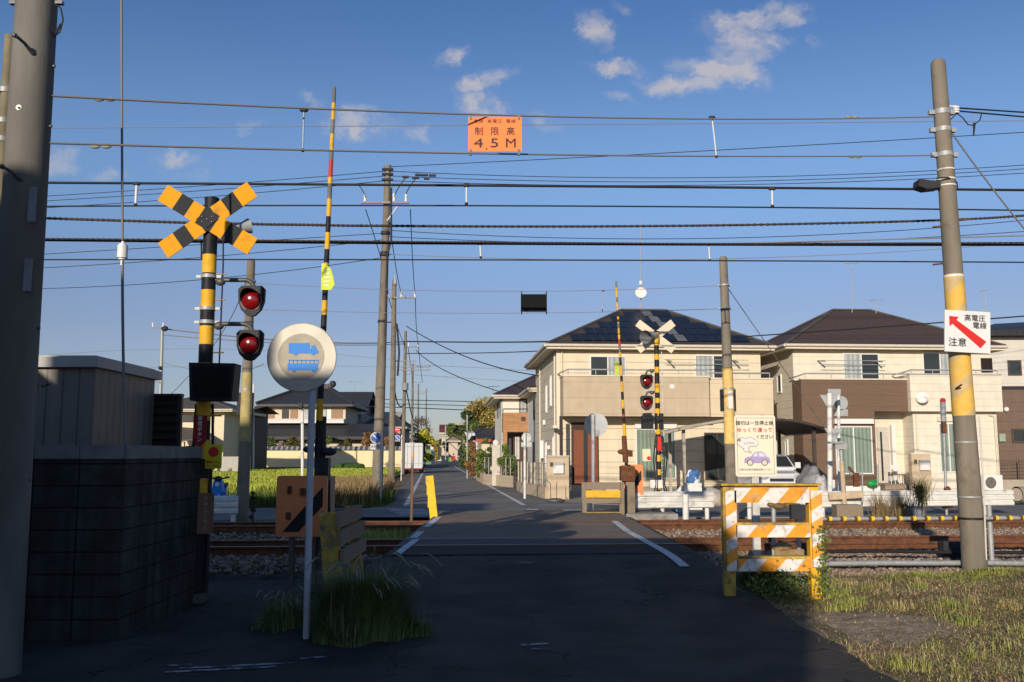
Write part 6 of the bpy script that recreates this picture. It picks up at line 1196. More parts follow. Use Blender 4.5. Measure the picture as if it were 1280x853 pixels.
# guardrails -------------------------------------------------------------------
wb = [(a_, b_*1.2) for a_, b_ in [(0, .0), (.04, .02), (.045, .08), (.0, .105), (.0, .115), (.04, .135), (.045, .195), (0, .22), (0, .23), (.04, .25), (.045, .31), (.0, .335), (0, .34)]]
def guardrail(label, s0, s1, t, posts, zb=.33, mt=white):
    o = TR(s0, t); root = T('guardrail', label, 'guardrail', o, 'white guardrails along the track'); m = MB(o)
    pr = [(-d_, z_) for d_, z_ in wb]; v0 = [TR(s0, t+d_, zb+z_) for d_, z_ in pr]; v1 = [TR(s1, t+d_, zb+z_) for d_, z_ in pr]; n = len(pr)
    b0 = [v+Vector((0, .012, 0)) for v in v0]; b1 = [v+Vector((0, .012, 0)) for v in v1]
    m.v = v0+v1+b0+b1
    for k in range(n-1): m.f += [(k, k+n, k+1+n, k+1), (2*n+k, 2*n+k+1, 3*n+k+1, 3*n+k)]; m.mi += [0, 0]
    m.f += [(0, 2*n, 3*n, n), (n-1, 2*n-1, 4*n-1, 3*n-1)]; m.mi += [0, 0]; m.build('beam', mt, root)
    for s in posts: m = MB(o); q = TR(s, t+.07); m.cyl(q+Vector((0, 0, -.05)), q+Vector((0, 0, zb+.42)), .055, n=12); m.build('post', mt, root)
def sAt(px, t): # s on the line t seen at px
    d = ray(px, 630); k = (t)/( -d.x*sy_g+d.y*cy_g); return (d.x*cy_g+d.y*sy_g)*k
cy_g, sy_g = math.cos(YAW), math.sin(YAW)
tg = 22.2
guardrail('white guardrail beyond the tracks, from the near blue drum to the striped frame', sAt(857, tg), sAt(1013, tg), tg, [sAt(x_, tg-.2) for x_ in (857, 951, 1010)], .26)
guardrail('white guardrail beyond the tracks running off to the right edge', sAt(1058, tg), sAt(1420, tg), tg, [sAt(x_, tg) for x_ in (1062, 1160, 1272, 1385)], .24)
guardrail('white guardrail in the shade beyond the tracks on the left', sAt(-80, 21.8), sAt(418, 21.8), 21.8, [sAt(x_, 21.8) for x_ in (40, 160, 293, 412)], .25)
# misc posts on the right, behind and before the rails
def post(name, label, px, py0, py1, Y, r, mt, cat='post', grp=None, pxt=None):
    a, b = P(px, py0, Y), P(pxt or px, py1, Y); m = MB((a.x, Y, 0)); m.cyl((a.x, Y, min(a.z, .0)-.03 if a.z < .25 else a.z), b, r, n=12); o = m.build(name, mt); return tag(o, label, cat, grp)
post('marker_post', 'white post directly behind the left end of the guardrail at the far signal', 857, 645, 618, 21.7, .07, white)
# road signs seen from behind
def back_sign(label, px, pyb, pyt, Y, plates, r=.035, mt=white, grp='signs seen from behind'):
    a, b = P(px, pyb, Y), P(px, pyt, Y); root = T('traffic_sign', label, 'traffic sign', (a.x, Y, 0), grp); o = root.location
    m = MB(o); m.cyl((a.x, Y, -.05), b, r, n=12); m.build('post', mt, root)
    for kind, cx_, cy2, s_, mm in plates:
        c = P(cx_, cy2, Y+.06); k = s_*Y/F; m = MB(o); m.M = Matrix.Translation(c)
        if kind == 'round': m.M = Matrix.Translation((0, 0, 0)); m.disc(c, k, .012, 32, (0, 1, 0))
        elif kind == 'tri': m.prism([(-k, k*.85), (0, -k*.9), (k, k*.85)], 0, .012)
        elif kind == 'rect': m.prism([(-k, -k*.45), (k, -k*.45), (k, k*.45), (-k, k*.45)], 0, .012)
        m.build('plate', mm, root)
    return root
alup = mat('aluminium_back', (.42, .43, .42), .45, .12, 5, metal=.3)
back_sign('grey back of a round sign on a white post before the brown door', 741, 602, 519, 24.5, [('round', 745, 531, 14.6, alup)], .05)
back_sign('pale round mirror sign back on a white post beside the street wall', 656, 618, 541, 34, [('round', 658, 547, 6, alup), ('rect', 658, 556, 6.5, alup)], .045)
back_sign('triangular sign back on a tall white post before the brown bay', 1037, 625, 492, 26, [('tri', 1037, 504, 12, alup), ('tri', 1042, 545, 11, alup), ('rect', 1043, 490, 8, alup)], .07)
back_sign('small round and square sign backs right of the tall white post', 1048, 600, 491, 27, [('round', 1051, 504, 9, alup), ('rect', 1051, 516, 9, alup)], .045)
back_sign('stop sign back on a slim post far down the right side of the street', 584, 601, 519, 62, [('tri', 586, 545, 6, alup), ('rect', 586, 556, 4, alup)], .05, galv)
# no parking sign facing us
def front_round(label, px, py, s_, pyb, Y, plate2=True, tri=None):
    c = P(px, py, Y); root = T('traffic_sign', label, 'traffic sign', (c.x, Y, 0), 'small parking signs facing the camera'); o = root.location
    pxp = px+5; a = xp(pxp, pyb, Y); m = MB(o); m.cyl((a, Y+.05, -.05), (a, Y+.05, c.z+.2), .035, n=10); m.build('post', white, root)
    k = s_*Y/F; m = MB(o); m.disc(c, k, .012, 32); p = m.build('plate', white, root); m = MB(o); m.disc(c+Vector((0, -.013, 0)), k*.9, .002, 32); m.build('red_ring', mat('faded_ring', (.45, .25, .28), .5, .05), p); m = MB(o); m.disc(c+Vector((0, -.016, 0)), k*.76, .002, 32); m.build('blue_field', mat('blue_field', (.04, .17, .55), .5, .05), p)
    m = MB(o); m.M = Matrix.Translation(c+Vector((0, -.02, 0))) @ Matrix.Rotation(R(45), 4, 'Y'); m.box(-k*.74, k*.74, -.001, .001, -k*.1, k*.1); m.build('slash', white, p)
    if plate2: q = P(px, py+s_*1.6, Y); m = MB(o); m.box(q.x-k, q.x+k, Y-.01, Y, q.z-k*.5, q.z+k*.5); pp = m.build('plate', mat('grey_white', (.55, .55, .53), .5, .08), root); text('駐車禁止', k*.42, (q.x-o.x, -.012, q.z), charcoal, pp)
    if tri: q = P(px, tri, Y); m = MB(o); kk = k*1.15; m.prism([(q.x-kk, q.z+kk*.7), (q.x, q.z-kk*.9), (q.x+kk, q.z+kk*.7)], Y-.012, Y); st_ = m.build('stop_plate', red, root); m = MB(o); m.prism([(q.x-kk*.6, q.z+kk*.2), (q.x+kk*.6, q.z+kk*.2), (q.x+kk*.6, q.z+kk*.4), (q.x-kk*.6, q.z+kk*.4)], Y-.015, Y-.012); m.build('stop_bar', white, st_)
front_round('blue no parking sign on a white post at the edge of the rice field', 470, 547.5, 7, 622, 29.3)
front_round('small red stop triangle over a blue no parking disc beside the third pole', 496.5, 548, 4, 590, 58, False, 538.5)
back_sign('white information board posts further down the right side of the street', 596, 600, 540, 66, [('rect', 594, 543, 4, mat('pale_blue_plate', (.5, .55, .7), .5, .1)), ('rect', 594, 552, 3, mat('purple_plate', (.3, .2, .4), .5, .1))], .07)
# marker stick at far left of crossing
m = MB((xp(514.5, 650, 22), 22, 0)); a, b = P(514, 652, 22), P(516, 553, 22)
for k in range(9): m.m = k % 2 if k > 4 else 1; q0 = a.lerp(b, k/9); q1 = a.lerp(b, (k+1)/9); m.cyl(q0 if k else q0-Vector((0, 0, .1)), q1, .034, n=10, cap=k in (0, 8))
tag(m.build('marker_stick', [white_old, mat('pale_orange', (.72, .42, .22), .6, .1)]), 'thin white and orange marker stick at the far left corner of the crossing', 'marker')
# white posts between far barrier parts on the left: tall pole at (380)
r_ = T('mirror_post', 'slim white post with a dark bracket rising behind the near barrier in the rice field', 'post', (xp(379, 600, 30), 30, 0)); m = MB(r_.location); m.cyl((xp(379, 600, 30), 30, -.05), P(378, 511, 30), .05, n=10); m.build('post', white, r_); m = MB(r_.location); m.cbox(P(376, 508, 30), .12, .2, .2); m.build('bracket', charcoal, r_)
# signal lamp post with red top, wooden pole assembly
Y = 25.0; q = P(1183, 636, Y); root = T('warning_light_post', 'slim grey post with a red tipped tube before the cream block', 'light post', (q.x, Y, 0)); o = root.location
m = MB(o); m.cyl((q.x, Y, 0), P(1180, 545, Y), .035, n=10); m.build('post', galv, root); m = MB(o); m.cyl(P(1180, 545, Y), P(1178.5, 503, Y), .07, n=12); m.build('tube', mat('tube_grey', (.3, .32, .33), .5, .1), root); m = MB(o); m.ball(P(1178.5, 501, Y), .075); m.build('red_cap', red, root)
m = MB(o); m.cbox(P(1180, 534, Y-.08), .1, .1, .3); m.build('bracket', rust, root); m = MB(o); m.cbox(P(1184, 625, Y), .2, .2, .45); m.ball(P(1184, 612, Y), .09); m.build('base_clamp', rust, root)
Y = 24.0; q = P(1053, 630, Y); root = T('gauge_post', 'pale timber post with metal box on top and cross beam before the brown house window', 'post', (q.x, Y, 0)); o = root.location
m = MB(o); m.cyl((P(1055, 600, Y).x, Y, 0), P(1052, 577, Y), .06, n=12); m.beam(P(1036, 621, Y), P(1078, 618, Y), .1, .17); m.build('timber', wood_new, root); m = MB(o); m.cyl(P(1052, 577, Y), P(1051, 558, Y), .05, n=10); m.cbox(P(1050, 558, Y), .3, .2, .16); m.cbox(P(1044, 553.5, Y), .34, .3, .05); m.build('metal_head', galv, root)
m = MB(o); m.tube([P(1061, 584, Y), P(1068, 594, Y), P(1073, 608, Y)], .04, 8); m.cbox(P(1070, 600, Y), .13, .1, .35); m.build('rusty_lever', rust, root); m = MB(o); m.beam(P(1062, 592, Y), P(1078, 592, Y), .06, .06); m.cyl(P(1078, 592, Y), P(1078, 628, Y), .02); m.build('bracket', galv, root)
m = MB((P(1057, 630, 22).x, 22, 0)); a, b = P(1043, 631, 21.6), P(1076, 640, 21.6); m.box(a.x, b.x, 21.45, 21.8, -.02, a.z); tag(m.build('timber_sleeper', wood_old), 'short old timber baulk beside the far rail', 'timber')
post('slim_post', 'thin grey post standing by the porch of the brown house', 1097, 607, 581, 34, .03, galv); post('slim_post', 'thin grey post just left of the white van beside the guardrail', 1042, 610, 600, 25, .04, white)
# fixtures behind the guard frame
Yk = 13.2
for px_, pt, lb in ((967, 632, 'grey pipe post left of two behind the striped guard frame'), (998, 635, 'grey pipe post right of two behind the striped guard frame')):
    a = P(px_, 690, Yk); m = MB((a.x, Yk, 0)); m.cyl((a.x, Yk, 0), P(px_, pt, Yk), .032, n=12); tag(m.build('pipe_post', galv), lb, 'post', 'pipe posts behind the guard frame')
m = MB(P(983, 633, Yk)); m.tube([P(960, 630, Yk), P(972, 634, Yk), P(985, 631, Yk), P(1000, 633, Yk)], .035, 8); m.ball(P(974, 633, Yk-.05), .06, (1.6, 1, .8)); tag(m.build('cable_bundle', mat('cable_tan', (.18, .12, .05), .8, .3, 12)), 'bundle of taped cables lying across the two grey pipe posts', 'cable bundle')
m = MB(P(998, 645, Yk-.06)); m.cbox(P(997, 640, Yk-.08), .2, .1, .2); m.cbox(P(999, 650, Yk-.08), .09, .08, .25); tag(m.build('junction_box', charcoal), 'black junction box on the right pipe post behind the guard frame', 'junction box')
m = MB(P(978, 684, Yk)); m.ball(P(977, 684, Yk), .11, (1.4, 1, .6)); m.cbox(P(985, 690, Yk), .4, .15, .08); tag(m.build('cable_joint', mat('joint_tan', (.3, .2, .09), .7, .3, 12)), 'tan and black cable joint on the ballast behind the guard frame', 'cable joint')
# black and yellow tube along the track, pipes on the ground
Yt = 12.9; a, b = P(1010, 649, Yt-.4), P(1420, 647, Yt+.1); root = T('striped_tube', 'grey tube with yellow and black wraps fixed across the right pole', 'tube', a); m = MB(a); n = 60
m.tube([a.lerp(b, k/20) for k in range(21)], .026, 10); m.build('tube', galv, root)
for k in range(24):
    m = MB(a); c = a.lerp(b, (k+.5)/24); d_ = (b-a).normalized(); m.m = 0; m.cyl(c-d_*.05, c-d_*.01, .032, n=10); m.m = 1; m.cyl(c-d_*.011, c+d_*.03, .033, n=10); m.build('wrap', [mat('wrap_brown', (.12, .06, .02), .7, .2), mat('wrap_yellow', (.85, .55, .02), .5, .1)], root)
m = MB(P(1240, 700, 12.9)); m.cyl(P(1240, 703, 12.9), P(1236, 632, 12.9), .035, n=12); tag(m.build('pipe_post', galv), 'grey pipe post right of the big right pole holding the striped tube', 'post')
m = MB(P(1030, 704, 12.3)); m.tube([P(1024, 705, 12.5), P(1100, 704, 12.6), P(1232, 704, 12.7), P(1420, 706, 12.9)], .035, 10); tag(m.build('ground_pipe', galv), 'long grey pipe lying on the gravel at the foot of the right pole', 'pipe')
m = MB(P(1030, 692, 13.2)); m.tube([P(1000, 690, 13.4), P(1100, 689, 13.5), P(1195, 691, 13.5), P(1420, 691, 13.5)], .025, 8); tag(m.build('black_cable', wire_m), 'black cable lying on the ballast beside the near rail', 'cable')
m = MB(P(1190, 690, 13.7)); m.cbox(P(1192, 688, 13.8), .35, .15, .25); m.tube([P(1184, 694, 13.6), P(1190, 684, 13.6), P(1200, 684, 13.6), P(1204, 694, 13.6)], .02, 6); tag(m.build('track_box', charcoal), 'small black track side box left of the right pole foot', 'box')
# ================================================================ FAR STREET, LEFT HOUSES, TREES
leaf_g = mat('leaf_green', (.13, .17, .04), .7, .15, 2, island=.5); leaf_d = mat('leaf_dark_green', (.075, .10, .035), .7, .15, 2, island=.5); leaf_y = mat('leaf_yellow', (.42, .31, .09), .7, .15, 1, island=.35, col2=(.27, .25, .05), c2scale=.8); leaf_r = mat('leaf_reddish', (.26, .14, .06), .7, .15, 2, island=.5); leaf_yg = mat('leaf_yellow_green', (.45, .42, .05), .7, .15, 2, island=.35)
bark = mat('bark', (.10, .075, .055), .9, .2, 8, .3, 30)
def tree(label, px, Y, pyt, wpx, mt, trunk=.35, n=2600, leaf=.22, grp='trees along the street', kind='tree', pyb=None, seed=0, dens=9):
    rr = np.random.default_rng(seed+int(px)); x = xp(px, 560, Y); zt = zp(pyt, Y); w = wpx*Y/F/2; o = Vector((x, Y, 0)); root = T(kind, label, kind.replace('_', ' '), o, grp); th = zt*trunk
    m = MB(o); m.tube([(x, Y, -.05), (x+.03*zt*.3, Y, th*.7), (x, Y, zt*.75)], [max(.04, zt*.025), max(.03, zt*.018), .02], 8)
    cs = []
    for k in range(dens):
        a = rr.uniform(0, 6.28); rad = w*rr.uniform(.15, .68); zc_ = th+(zt-th)*rr.uniform(.12, .85); f = 1-abs((zc_-th)/(zt-th)-.45)*.8
        c = np.array([math.cos(a)*rad*f, math.sin(a)*rad*f, zc_]); cs.append((c, w*rr.uniform(.28, .5))); m.tube([(x, Y, th*.8+(zc_-th)*.3), (x+c[0], Y+c[1], zc_)], [zt*.01+.01, .01], 5)
    cs.append((np.array([0, 0, zt-w*.3]), w*.35))
    m.build('trunk' if kind == 'tree' else 'stem', bark, root)
    P_ = []
    for c, r in cs:
        k = max(20, int(n*1.9/len(cs))); d = rr.normal(size=(k, 3)); d /= np.linalg.norm(d, axis=1)[:, None]; P_.append(c+d*(r*rr.uniform(.3, 1.35, (k, 1)))*np.array([1, 1, .8]))
    P_ = np.concatenate(P_); P_ = P_[(P_[:, 2] > (.05 if kind != 'tree' else th*.5)) & (P_[:, 2] < zt+.1)]
    quads('crown' if kind == 'tree' else 'foliage', P_, rr.uniform(.4, 1.1, len(P_))*leaf*.68, mt, parent=root); return root
# right side of the street, near to far
tree('yellow turning ginkgo tree rising behind the small house by the street', 614, 88, 498, 78, leaf_y, .12, 8000, .26, dens=24, seed=1)
tree('second yellow tree left of the ginkgo', 597, 96, 508, 46, leaf_y, .15, 4200, .26, dens=14, seed=5)
tree('dark green tree at the right side of the street', 584, 82, 514, 36, leaf_d, .04, 6000, .2, dens=12, seed=2)
tree('dark bushy tree behind the slim sign post', 594, 74, 530, 30, leaf_g, .03, 4500, .18, dens=10)
tree('green round tree further down the right side', 564, 140, 530, 26, leaf_g, .05, 3000, .3)
tree('yellow green tree on the left far end of the street', 531, 115, 537, 24, leaf_yg, .1, 2200, .3, seed=3)
tree('small orange yellow tree at the far end of the street', 545, 150, 551, 16, leaf_y, .1, 1400, .35)
tree('bare brownish tree behind the far poles left of the street', 526, 130, 520, 34, mat('twig_brown', (.14, .11, .085), .8, .2, island=.3), .3, 900, .22, seed=7)
tree('dark green tree at the very end of the street', 556, 190, 548, 26, leaf_d, .05, 1800, .5)
tree('low green tree beyond the white truck', 520, 170, 556, 22, leaf_g, .05, 1400, .45)
for px_, Y_, pt, wp_, mt_, lb in ((587, 72, 560, 12, leaf_g, 'green hedge bush on the right kerb nearest the red cyclist'), (590, 60, 553, 18, leaf_r, 'reddish brown hedge bush behind the slim sign post'), (600, 54, 562, 18, leaf_g, 'green hedge bush left of the small garden wall'), (612, 50, 560, 14, leaf_d, 'dark shrub at the small garden gate'), (632, 47, 556, 20, leaf_g, 'leafy garden shrub right of the white gate pillar'), (641, 46, 570, 16, leaf_g, 'low shrub inside the wire fence of the small house'), (579, 90, 566, 9, leaf_d, 'dark hedge further along the right kerb'), (607, 58, 548, 16, leaf_g, 'palm like green shrub before the red eaved roof')):
    tree(lb, px_, Y_, pt, wp_, mt_, .03, 2600, .11, 'garden shrubs', 'shrub', seed=int(px_))
# small house right of the street (house 0): white upper, orange brown balcony
Y0 = 52.0; O0 = Vector((P(628, 600, Y0).x, Y0, 0)); H0 = T('small_street_house', 'two storey house with brown tiled balcony and dark hip roof left of the solar house', 'house', O0, 'houses', YAW); f0 = lambda px, py, yl=0: frame_hit(px, py, O0, yl)
ze0 = f0(650, 494, -.4)[1]; w0 = f0(672, 560)[0]+2.6; m = MB(); m.box(0, w0, 0, 7.5, -.1, ze0-.1); m.build('walls', siding('white_house_siding', (.74, .70, .60), .4, .02, .85), H0)
hip(H0, 0, w0, 0, 7.5, ze0, f0(670, 470, 3.7)[1], .5, mat('purple_brown_roof', (.085, .06, .06), .75, .12, 5, lines=[(1, .25, .03, .75)]), trim, name='roof')
xa_, zt_ = f0(629, 516, -1.0); zb_ = f0(650, 540, -1)[1]; m = MB(); m.box(xa_, w0, -1.0, -.02, zb_, zt_); m.build('balcony', mat('orange_tile', (.42, .22, .10), .7, .1, 4, lines=[(0, .3, .02, .8), (2, .15, .02, .8)]), H0)
m = MB(); m.cyl((xa_, -.95, zt_+.2), (w0, -.95, zt_+.2), .03); [m.cyl((xa_+k*.9, -.95, zt_), (xa_+k*.9, -.95, zt_+.2), .02) for k in range(6)]; m.build('railing', frame_b, H0); m = MB(); q = f0(654, 524, -1.0); m.box(q[0]-.12, q[0]+.12, -1.02, -1.001, q[1]-.12, q[1]+.12); m.build('vent', frame_b, H0)
hwin(H0, O0, (649, 499, 668, 517), 0, [curtain_w, curtain], frame_b, 2); 
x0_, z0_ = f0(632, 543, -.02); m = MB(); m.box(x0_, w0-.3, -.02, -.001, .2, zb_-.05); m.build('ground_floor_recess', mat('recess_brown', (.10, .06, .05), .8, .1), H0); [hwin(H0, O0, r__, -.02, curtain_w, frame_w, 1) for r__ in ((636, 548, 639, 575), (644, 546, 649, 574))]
m = MB(); m.box(f0(629, 560, -1)[0], f0(634, 560, -1)[0], -1.0, -.7, -.1, zb_); m.build('porch_pillar', MATS['orange_tile'], H0)
for yc in (1.5, 4): swin(H0, yc, .5, 3.7, 4.9, -.001, glass_dk, frame_b)
m = MB(); m.tube([(-.05, .1, 0), (-.05, .1, ze0-.2)], .06, 6); m.build('downpipe', galv, H0)
# narrow grey white house between
Yn = 47; On = Vector((P(668, 600, Yn).x+.1, Yn-.5, 0)); Hn = T('narrow_house', 'narrow pale grey house squeezed behind the corner of the solar house', 'house', On, 'houses', YAW); fn = lambda px, py, yl=0: frame_hit(px, py, On, yl)
zen = fn(664, 488)[1]; m = MB(); m.box(0, 4, 0, 5, -.1, zen); m.build('walls', mat('pale_grey_wall', (.60, .58, .54), .8, .06, 3, lines=[(2, .35, .02, .85)]), Hn); hip(Hn, 0, 4, 0, 5, zen+.1, zen+1.2, .4, dark_brown, trim); swin(Hn, 1.0, .5, 3.3, 4.3, -.001, glass_dk, frame_b); swin(Hn, 1.4, .6, .7, 2.2, -.001, glass_dk, frame_b)
# low roof house with red eave, red roof house, arched cream one
def simple_house(name, label, px0, px1, pye, pyr, Y, dep, wall, roofm, rz=YAW, ov=.4, wins=(), ridge=None, eavem=None, gable=False):
    x0, x1 = xp(px0, 560, Y), xp(px1, 560, Y); O_ = Vector((x0, Y, 0)); H_ = T(name, label, 'house', O_, 'houses', rz); w = x1-x0; ze = zp(pye, Y); zr_ = EYE+(zp(pyr, Y)-EYE)*(Y+dep/2)/Y
    m = MB(); m.box(0, w, 0, dep, -.1, ze-.1); m.build('walls', wall, H_)
    if gable:
        m = MB(); m.add([(-ov, -ov, ze), (w+ov, -ov, ze), (w+ov, dep+ov, ze), (-ov, dep+ov, ze), (-ov, dep/2, zr_), (w+ov, dep/2, zr_)], [(0, 1, 5, 4), (2, 3, 4, 5)]); m.add([(0, 0, ze-.1), (0, dep, ze-.1), (0, dep/2, zr_-.1)], [(0, 1, 2)]); m.add([(w, 0, ze-.1), (w, dep, ze-.1), (w, dep/2, zr_-.1)], [(0, 1, 2)]); m.build('roof', roofm, H_)
        m = MB(); m.box(-ov, w+ov, -ov-.02, -ov+.03, ze-.2, ze-.004); m.build('eaves', eavem or trim, H_)
    else: hip(H_, 0, w, 0, dep, ze, zr_, ov, roofm, eavem or trim, ridge_in=ridge)
    for r__ in wins: hwin(H_, O_, r__, 0, r__[4] if len(r__) > 4 else curtain_w, frame_b, r__[5] if len(r__) > 5 else 2) if rz == YAW else None
    return H_, O_, w, ze
simple_house('low_roofed_house', 'low cream house with brown roof and red eave by the street', 602, 640, 549, 535, 62, 7, mat('cream_wall', (.66, .56, .38), .8, .08), dark_brown, eavem=mat('red_eave', (.45, .10, .05), .6, .1), gable=True, wins=((612, 553, 618, 566),))
simple_house('red_roofed_house', 'far house with dark red roof at the end of the street', 552, 578, 541, 531, 145, 12, mat('cream_wall_far', (.6, .5, .38), .8, .08), mat('dark_red_roof', (.24, .06, .05), .7, .1), gable=True)
simple_house('arched_roof_building', 'far cream building with a curved top beyond the red cyclist', 561, 572, 551, 546, 128, 8, mat('cream_wall_far', (.6, .5, .38), .8, .08), mat('tan_roof', (.5, .38, .27), .8, .1))
simple_house('far_white_house', 'tiny white house at the very end of the street', 538, 552, 556, 551, 230, 12, mat('far_white', (.62, .6, .56), .8, .05), mat('grey_roof_far', (.2, .19, .18), .8, .1))
# walls and fences on the right of the street
def seg_wall(name, label, pts, h, th, mt, cat='wall', grp=None):
    m = MB(pts[0])
    for a, b in zip(pts, pts[1:]): m.beam(Vector(a)+Vector((0, 0, h/2-.03)), Vector(b)+Vector((0, 0, h/2-.03)), th, h+.06)
    return tag(m.build(name, mt), label, cat, grp)
wl = mat('boundary_block', (.52, .41, .28), .9, .1, 4, .2, 40, lines=[(2, .2, .015, .8)])
g1, g2, g3 = Vector((xp(684, 622, 33.9), 33.9, 0)), Vector((xp(653, 611, 39.5), 39.5, 0)), Vector((xp(648, 606, 41.5), 41.5, 0))
seg_wall('boundary_wall', 'low beige boundary wall running from the letterbox pillar along the street', [g1, g2, g3], .42, .15, wl)
fr = T('garden_fence', 'pale mesh fence on the low boundary wall beside the street', 'fence', g1+Vector((0, 0, .42))); m = MB(fr.location)
for k in range(9): q = g1.lerp(g3, k/8)+Vector((0, 0, .42)); m.cyl(q, q+Vector((0, 0, .85)), .025, n=6)
m.build('posts', trim, fr); m = MB(fr.location)
for k in range(50): q = g1.lerp(g3, k/50)+Vector((0, 0, .45)); m.cyl(q, q+Vector((0, 0, .8)), .007, n=3)
[m.cyl(g1+Vector((0, 0, z_)), g3+Vector((0, 0, z_)), .01, n=4) for z_ in (.45, .65, .85, 1.05, 1.25)]; m.build('mesh', mat('fence_bronze', (.30, .26, .2), .6, .1), fr)
g4, g5 = Vector((xp(644, 598, 45), 45, 0)), Vector((xp(606, 597, 50), 50, 0)); seg_wall('boundary_wall', 'low beige garden wall in front of the small street house', [g4, g5, Vector((xp(597, 592, 58), 58, 0))], .55, .15, wl)
fr = T('garden_fence', 'thin wire fence on the garden wall of the small street house', 'fence', g4+Vector((0, 0, .55))); m = MB(fr.location)
for k in range(8): q = g4.lerp(g5, k/7)+Vector((0, 0, .52)); m.cyl(q, q+Vector((0, 0, .9)), .025, n=6)
[m.cyl(g4+Vector((0, 0, z_)), g5+Vector((0, 0, z_)), .01, n=4) for z_ in (.7, 1.0, 1.4)]; m.build('posts', galv, fr)
q = Vector((xp(620, 590, 48), 48, 0)); m = MB(q); m.box(q.x-.2, q.x+.2, 47.8, 48.2, 0, 2.05); o = tag(m.build('gate_pillar', mat('stone_pillar', (.55, .5, .42), .9, .1)), 'pale stone gate pillar among the shrubs of the street house', 'gate pillar', 'gate pillars'); m = MB(); m.ball((0, 0, 2.15), .18); m.build('lamp_ball', white, o)
m = MB((xp(691, 640, 31.5), 31.5, 0)); c = P(694, 625, 31.5); [m.cyl((c.x+dx, 31.5, 0), (c.x+dx, 31.5, h_), .012, n=6) for dx, h_ in ((-.15, .6), (.05, .65), (.35, .5))]; m.tube([(c.x-.15, 31.5, .6), (c.x-.3, 31.4, .75)], .012, 5); m.ball((c.x, 31.4, .06), .25, (1.3, .8, .35)); tag(m.build('potted_stakes', steel_dk), 'thin stakes and a dark pot at the corner below the white letterbox', 'stakes')
m = MB((xp(741, 606, 34), 34, 0)); c = P(683, 595, 35)
# street end bits
def person(label, px, Y, h, shirt, pants, bag=None, seed=0):
    x = xp(px, 575, Y); o = Vector((x, Y, .01)); me = bpy.data.meshes.new('person')
    V = [(0, 0, .53), (0, 0, .62), (0, -.01, .74), (0, -.01, .82), (0, -.01, .86), (0, -.02, .93), (0, -.02, .985), (.055, 0, .5), (.06, -.05, .28), (.06, -.02, .045), (.06, -.09, .02), (-.055, 0, .5), (-.06, .03, .27), (-.06, .1, .05), (-.06, .04, .02), (.11, -.01, .8), (.135, -.01, .64), (.13, -.07, .5), (-.11, -.01, .8), (-.135, .01, .64), (-.13, -.02, .5)]
    E_ = [(0, 1), (1, 2), (2, 3), (3, 4), (4, 5), (5, 6), (0, 7), (7, 8), (8, 9), (9, 10), (0, 11), (11, 12), (12, 13), (13, 14), (3, 15), (15, 16), (16, 17), (3, 18), (18, 19), (19, 20)]
    rad = [.07, .07, .075, .05, .03, .05, .035, .055, .035, .022, .02, .055, .035, .022, .02, .03, .024, .018, .03, .024, .018]
    me.from_pydata([Vector(v)*h for v in V], E_, []); ob = bpy.data.objects.new('person', me); COL.objects.link(ob); ob.location = o
    sk = ob.modifiers.new('s', 'SKIN'); [setattr(me.skin_vertices[0].data[i], 'radius', (r*h, r*h*.8)) for i, r in enumerate(rad)]; me.skin_vertices[0].data[0].use_root = True
    ob.modifiers.new('d', 'SUBSURF').levels = 2; dg = bpy.context.evaluated_depsgraph_get(); m2 = bpy.data.meshes.new_from_object(ob.evaluated_get(dg)); ob.modifiers.clear(); ob.data = m2
    skin = mat('skin', (.45, .27, .19), .6, .05); m2.materials.clear(); [m2.materials.append(k) for k in (skin, shirt, pants, black)]
    for p in m2.polygons:
        z_ = p.center.z/h; xx = abs(p.center.x)/h; p.use_smooth = True; p.material_index = 2 if z_ < .52 and xx < .11 else (1 if z_ < .85 and not (xx > .1 and z_ < .53) else (0))
        if z_ < .035: p.material_index = 3
    m = MB(); m.ball((0, .005*h, .955*h), .062*h, (1, 1.05, .95), 12, 8); hr = m.build('hair', black, ob); tag(ob, label, 'person', 'people far down the street'); return ob
person('person in a red jacket far down the right side of the street', 567, 108, 1.65, mat('red_cloth', (.60, .03, .04), .8, .1), mat('dark_cloth', (.05, .05, .07), .8, .1))
person('person in pale clothes walking just right of the red jacketed person', 573.5, 112, 1.6, mat('pale_cloth', (.5, .42, .40), .8, .1), mat('grey_cloth', (.15, .14, .14), .8, .1))
person('person in a faint green top left of the red jacketed person', 563, 110, 1.4, mat('green_cloth', (.25, .5, .12), .8, .1), mat('dark_cloth', (.05, .05, .07), .8, .1))
# box truck
Yq = 78; a, b = P(504.5, 554, Yq), P(528, 587, Yq); z0 = .45; root = T('box_truck', 'pale box truck seen from behind, standing on the left of the street', 'truck', ((a.x+b.x)/2, Yq, 0), None, R(4)); w = b.x-a.x; h = a.z
m = MB(); m.M = Matrix.Translation((0, 0, (h+z0)/2)); m.rbox(w, .08, h-z0, .12); m.box(-w/2+.03, w/2-.03, .04, 4.4, -(h-z0)/2, (h-z0)/2-.02); m.build('cargo_box', mat('truck_white', (.60, .60, .60), .5, .05), root)
m = MB(); [m.box(-w/2, w/2, -.06, -.041, z_, z_+.05) for z_ in (z0+.35, h-.3)]; [m.box(x_-.02, x_+.02, -.07, -.041, z0+.1, h-.1) for x_ in (-w*.3, w*.3)]; m.build('door_bars', galv, root); m = MB(); m.box(-w/2, w/2, -.05, .1, z0-.1, z0-.002); m.build('rear_bumper', mat('tail_red', (.35, .06, .05), .6, .1), root)
for sg in (-1, 1):
    for yy in (.7, 4.8): m = MB(); m.cyl((sg*w*.5-sg*.28, yy, .36), (sg*w*.5-sg*.02, yy, .36), .36, n=18); m.build('wheel', black, root)
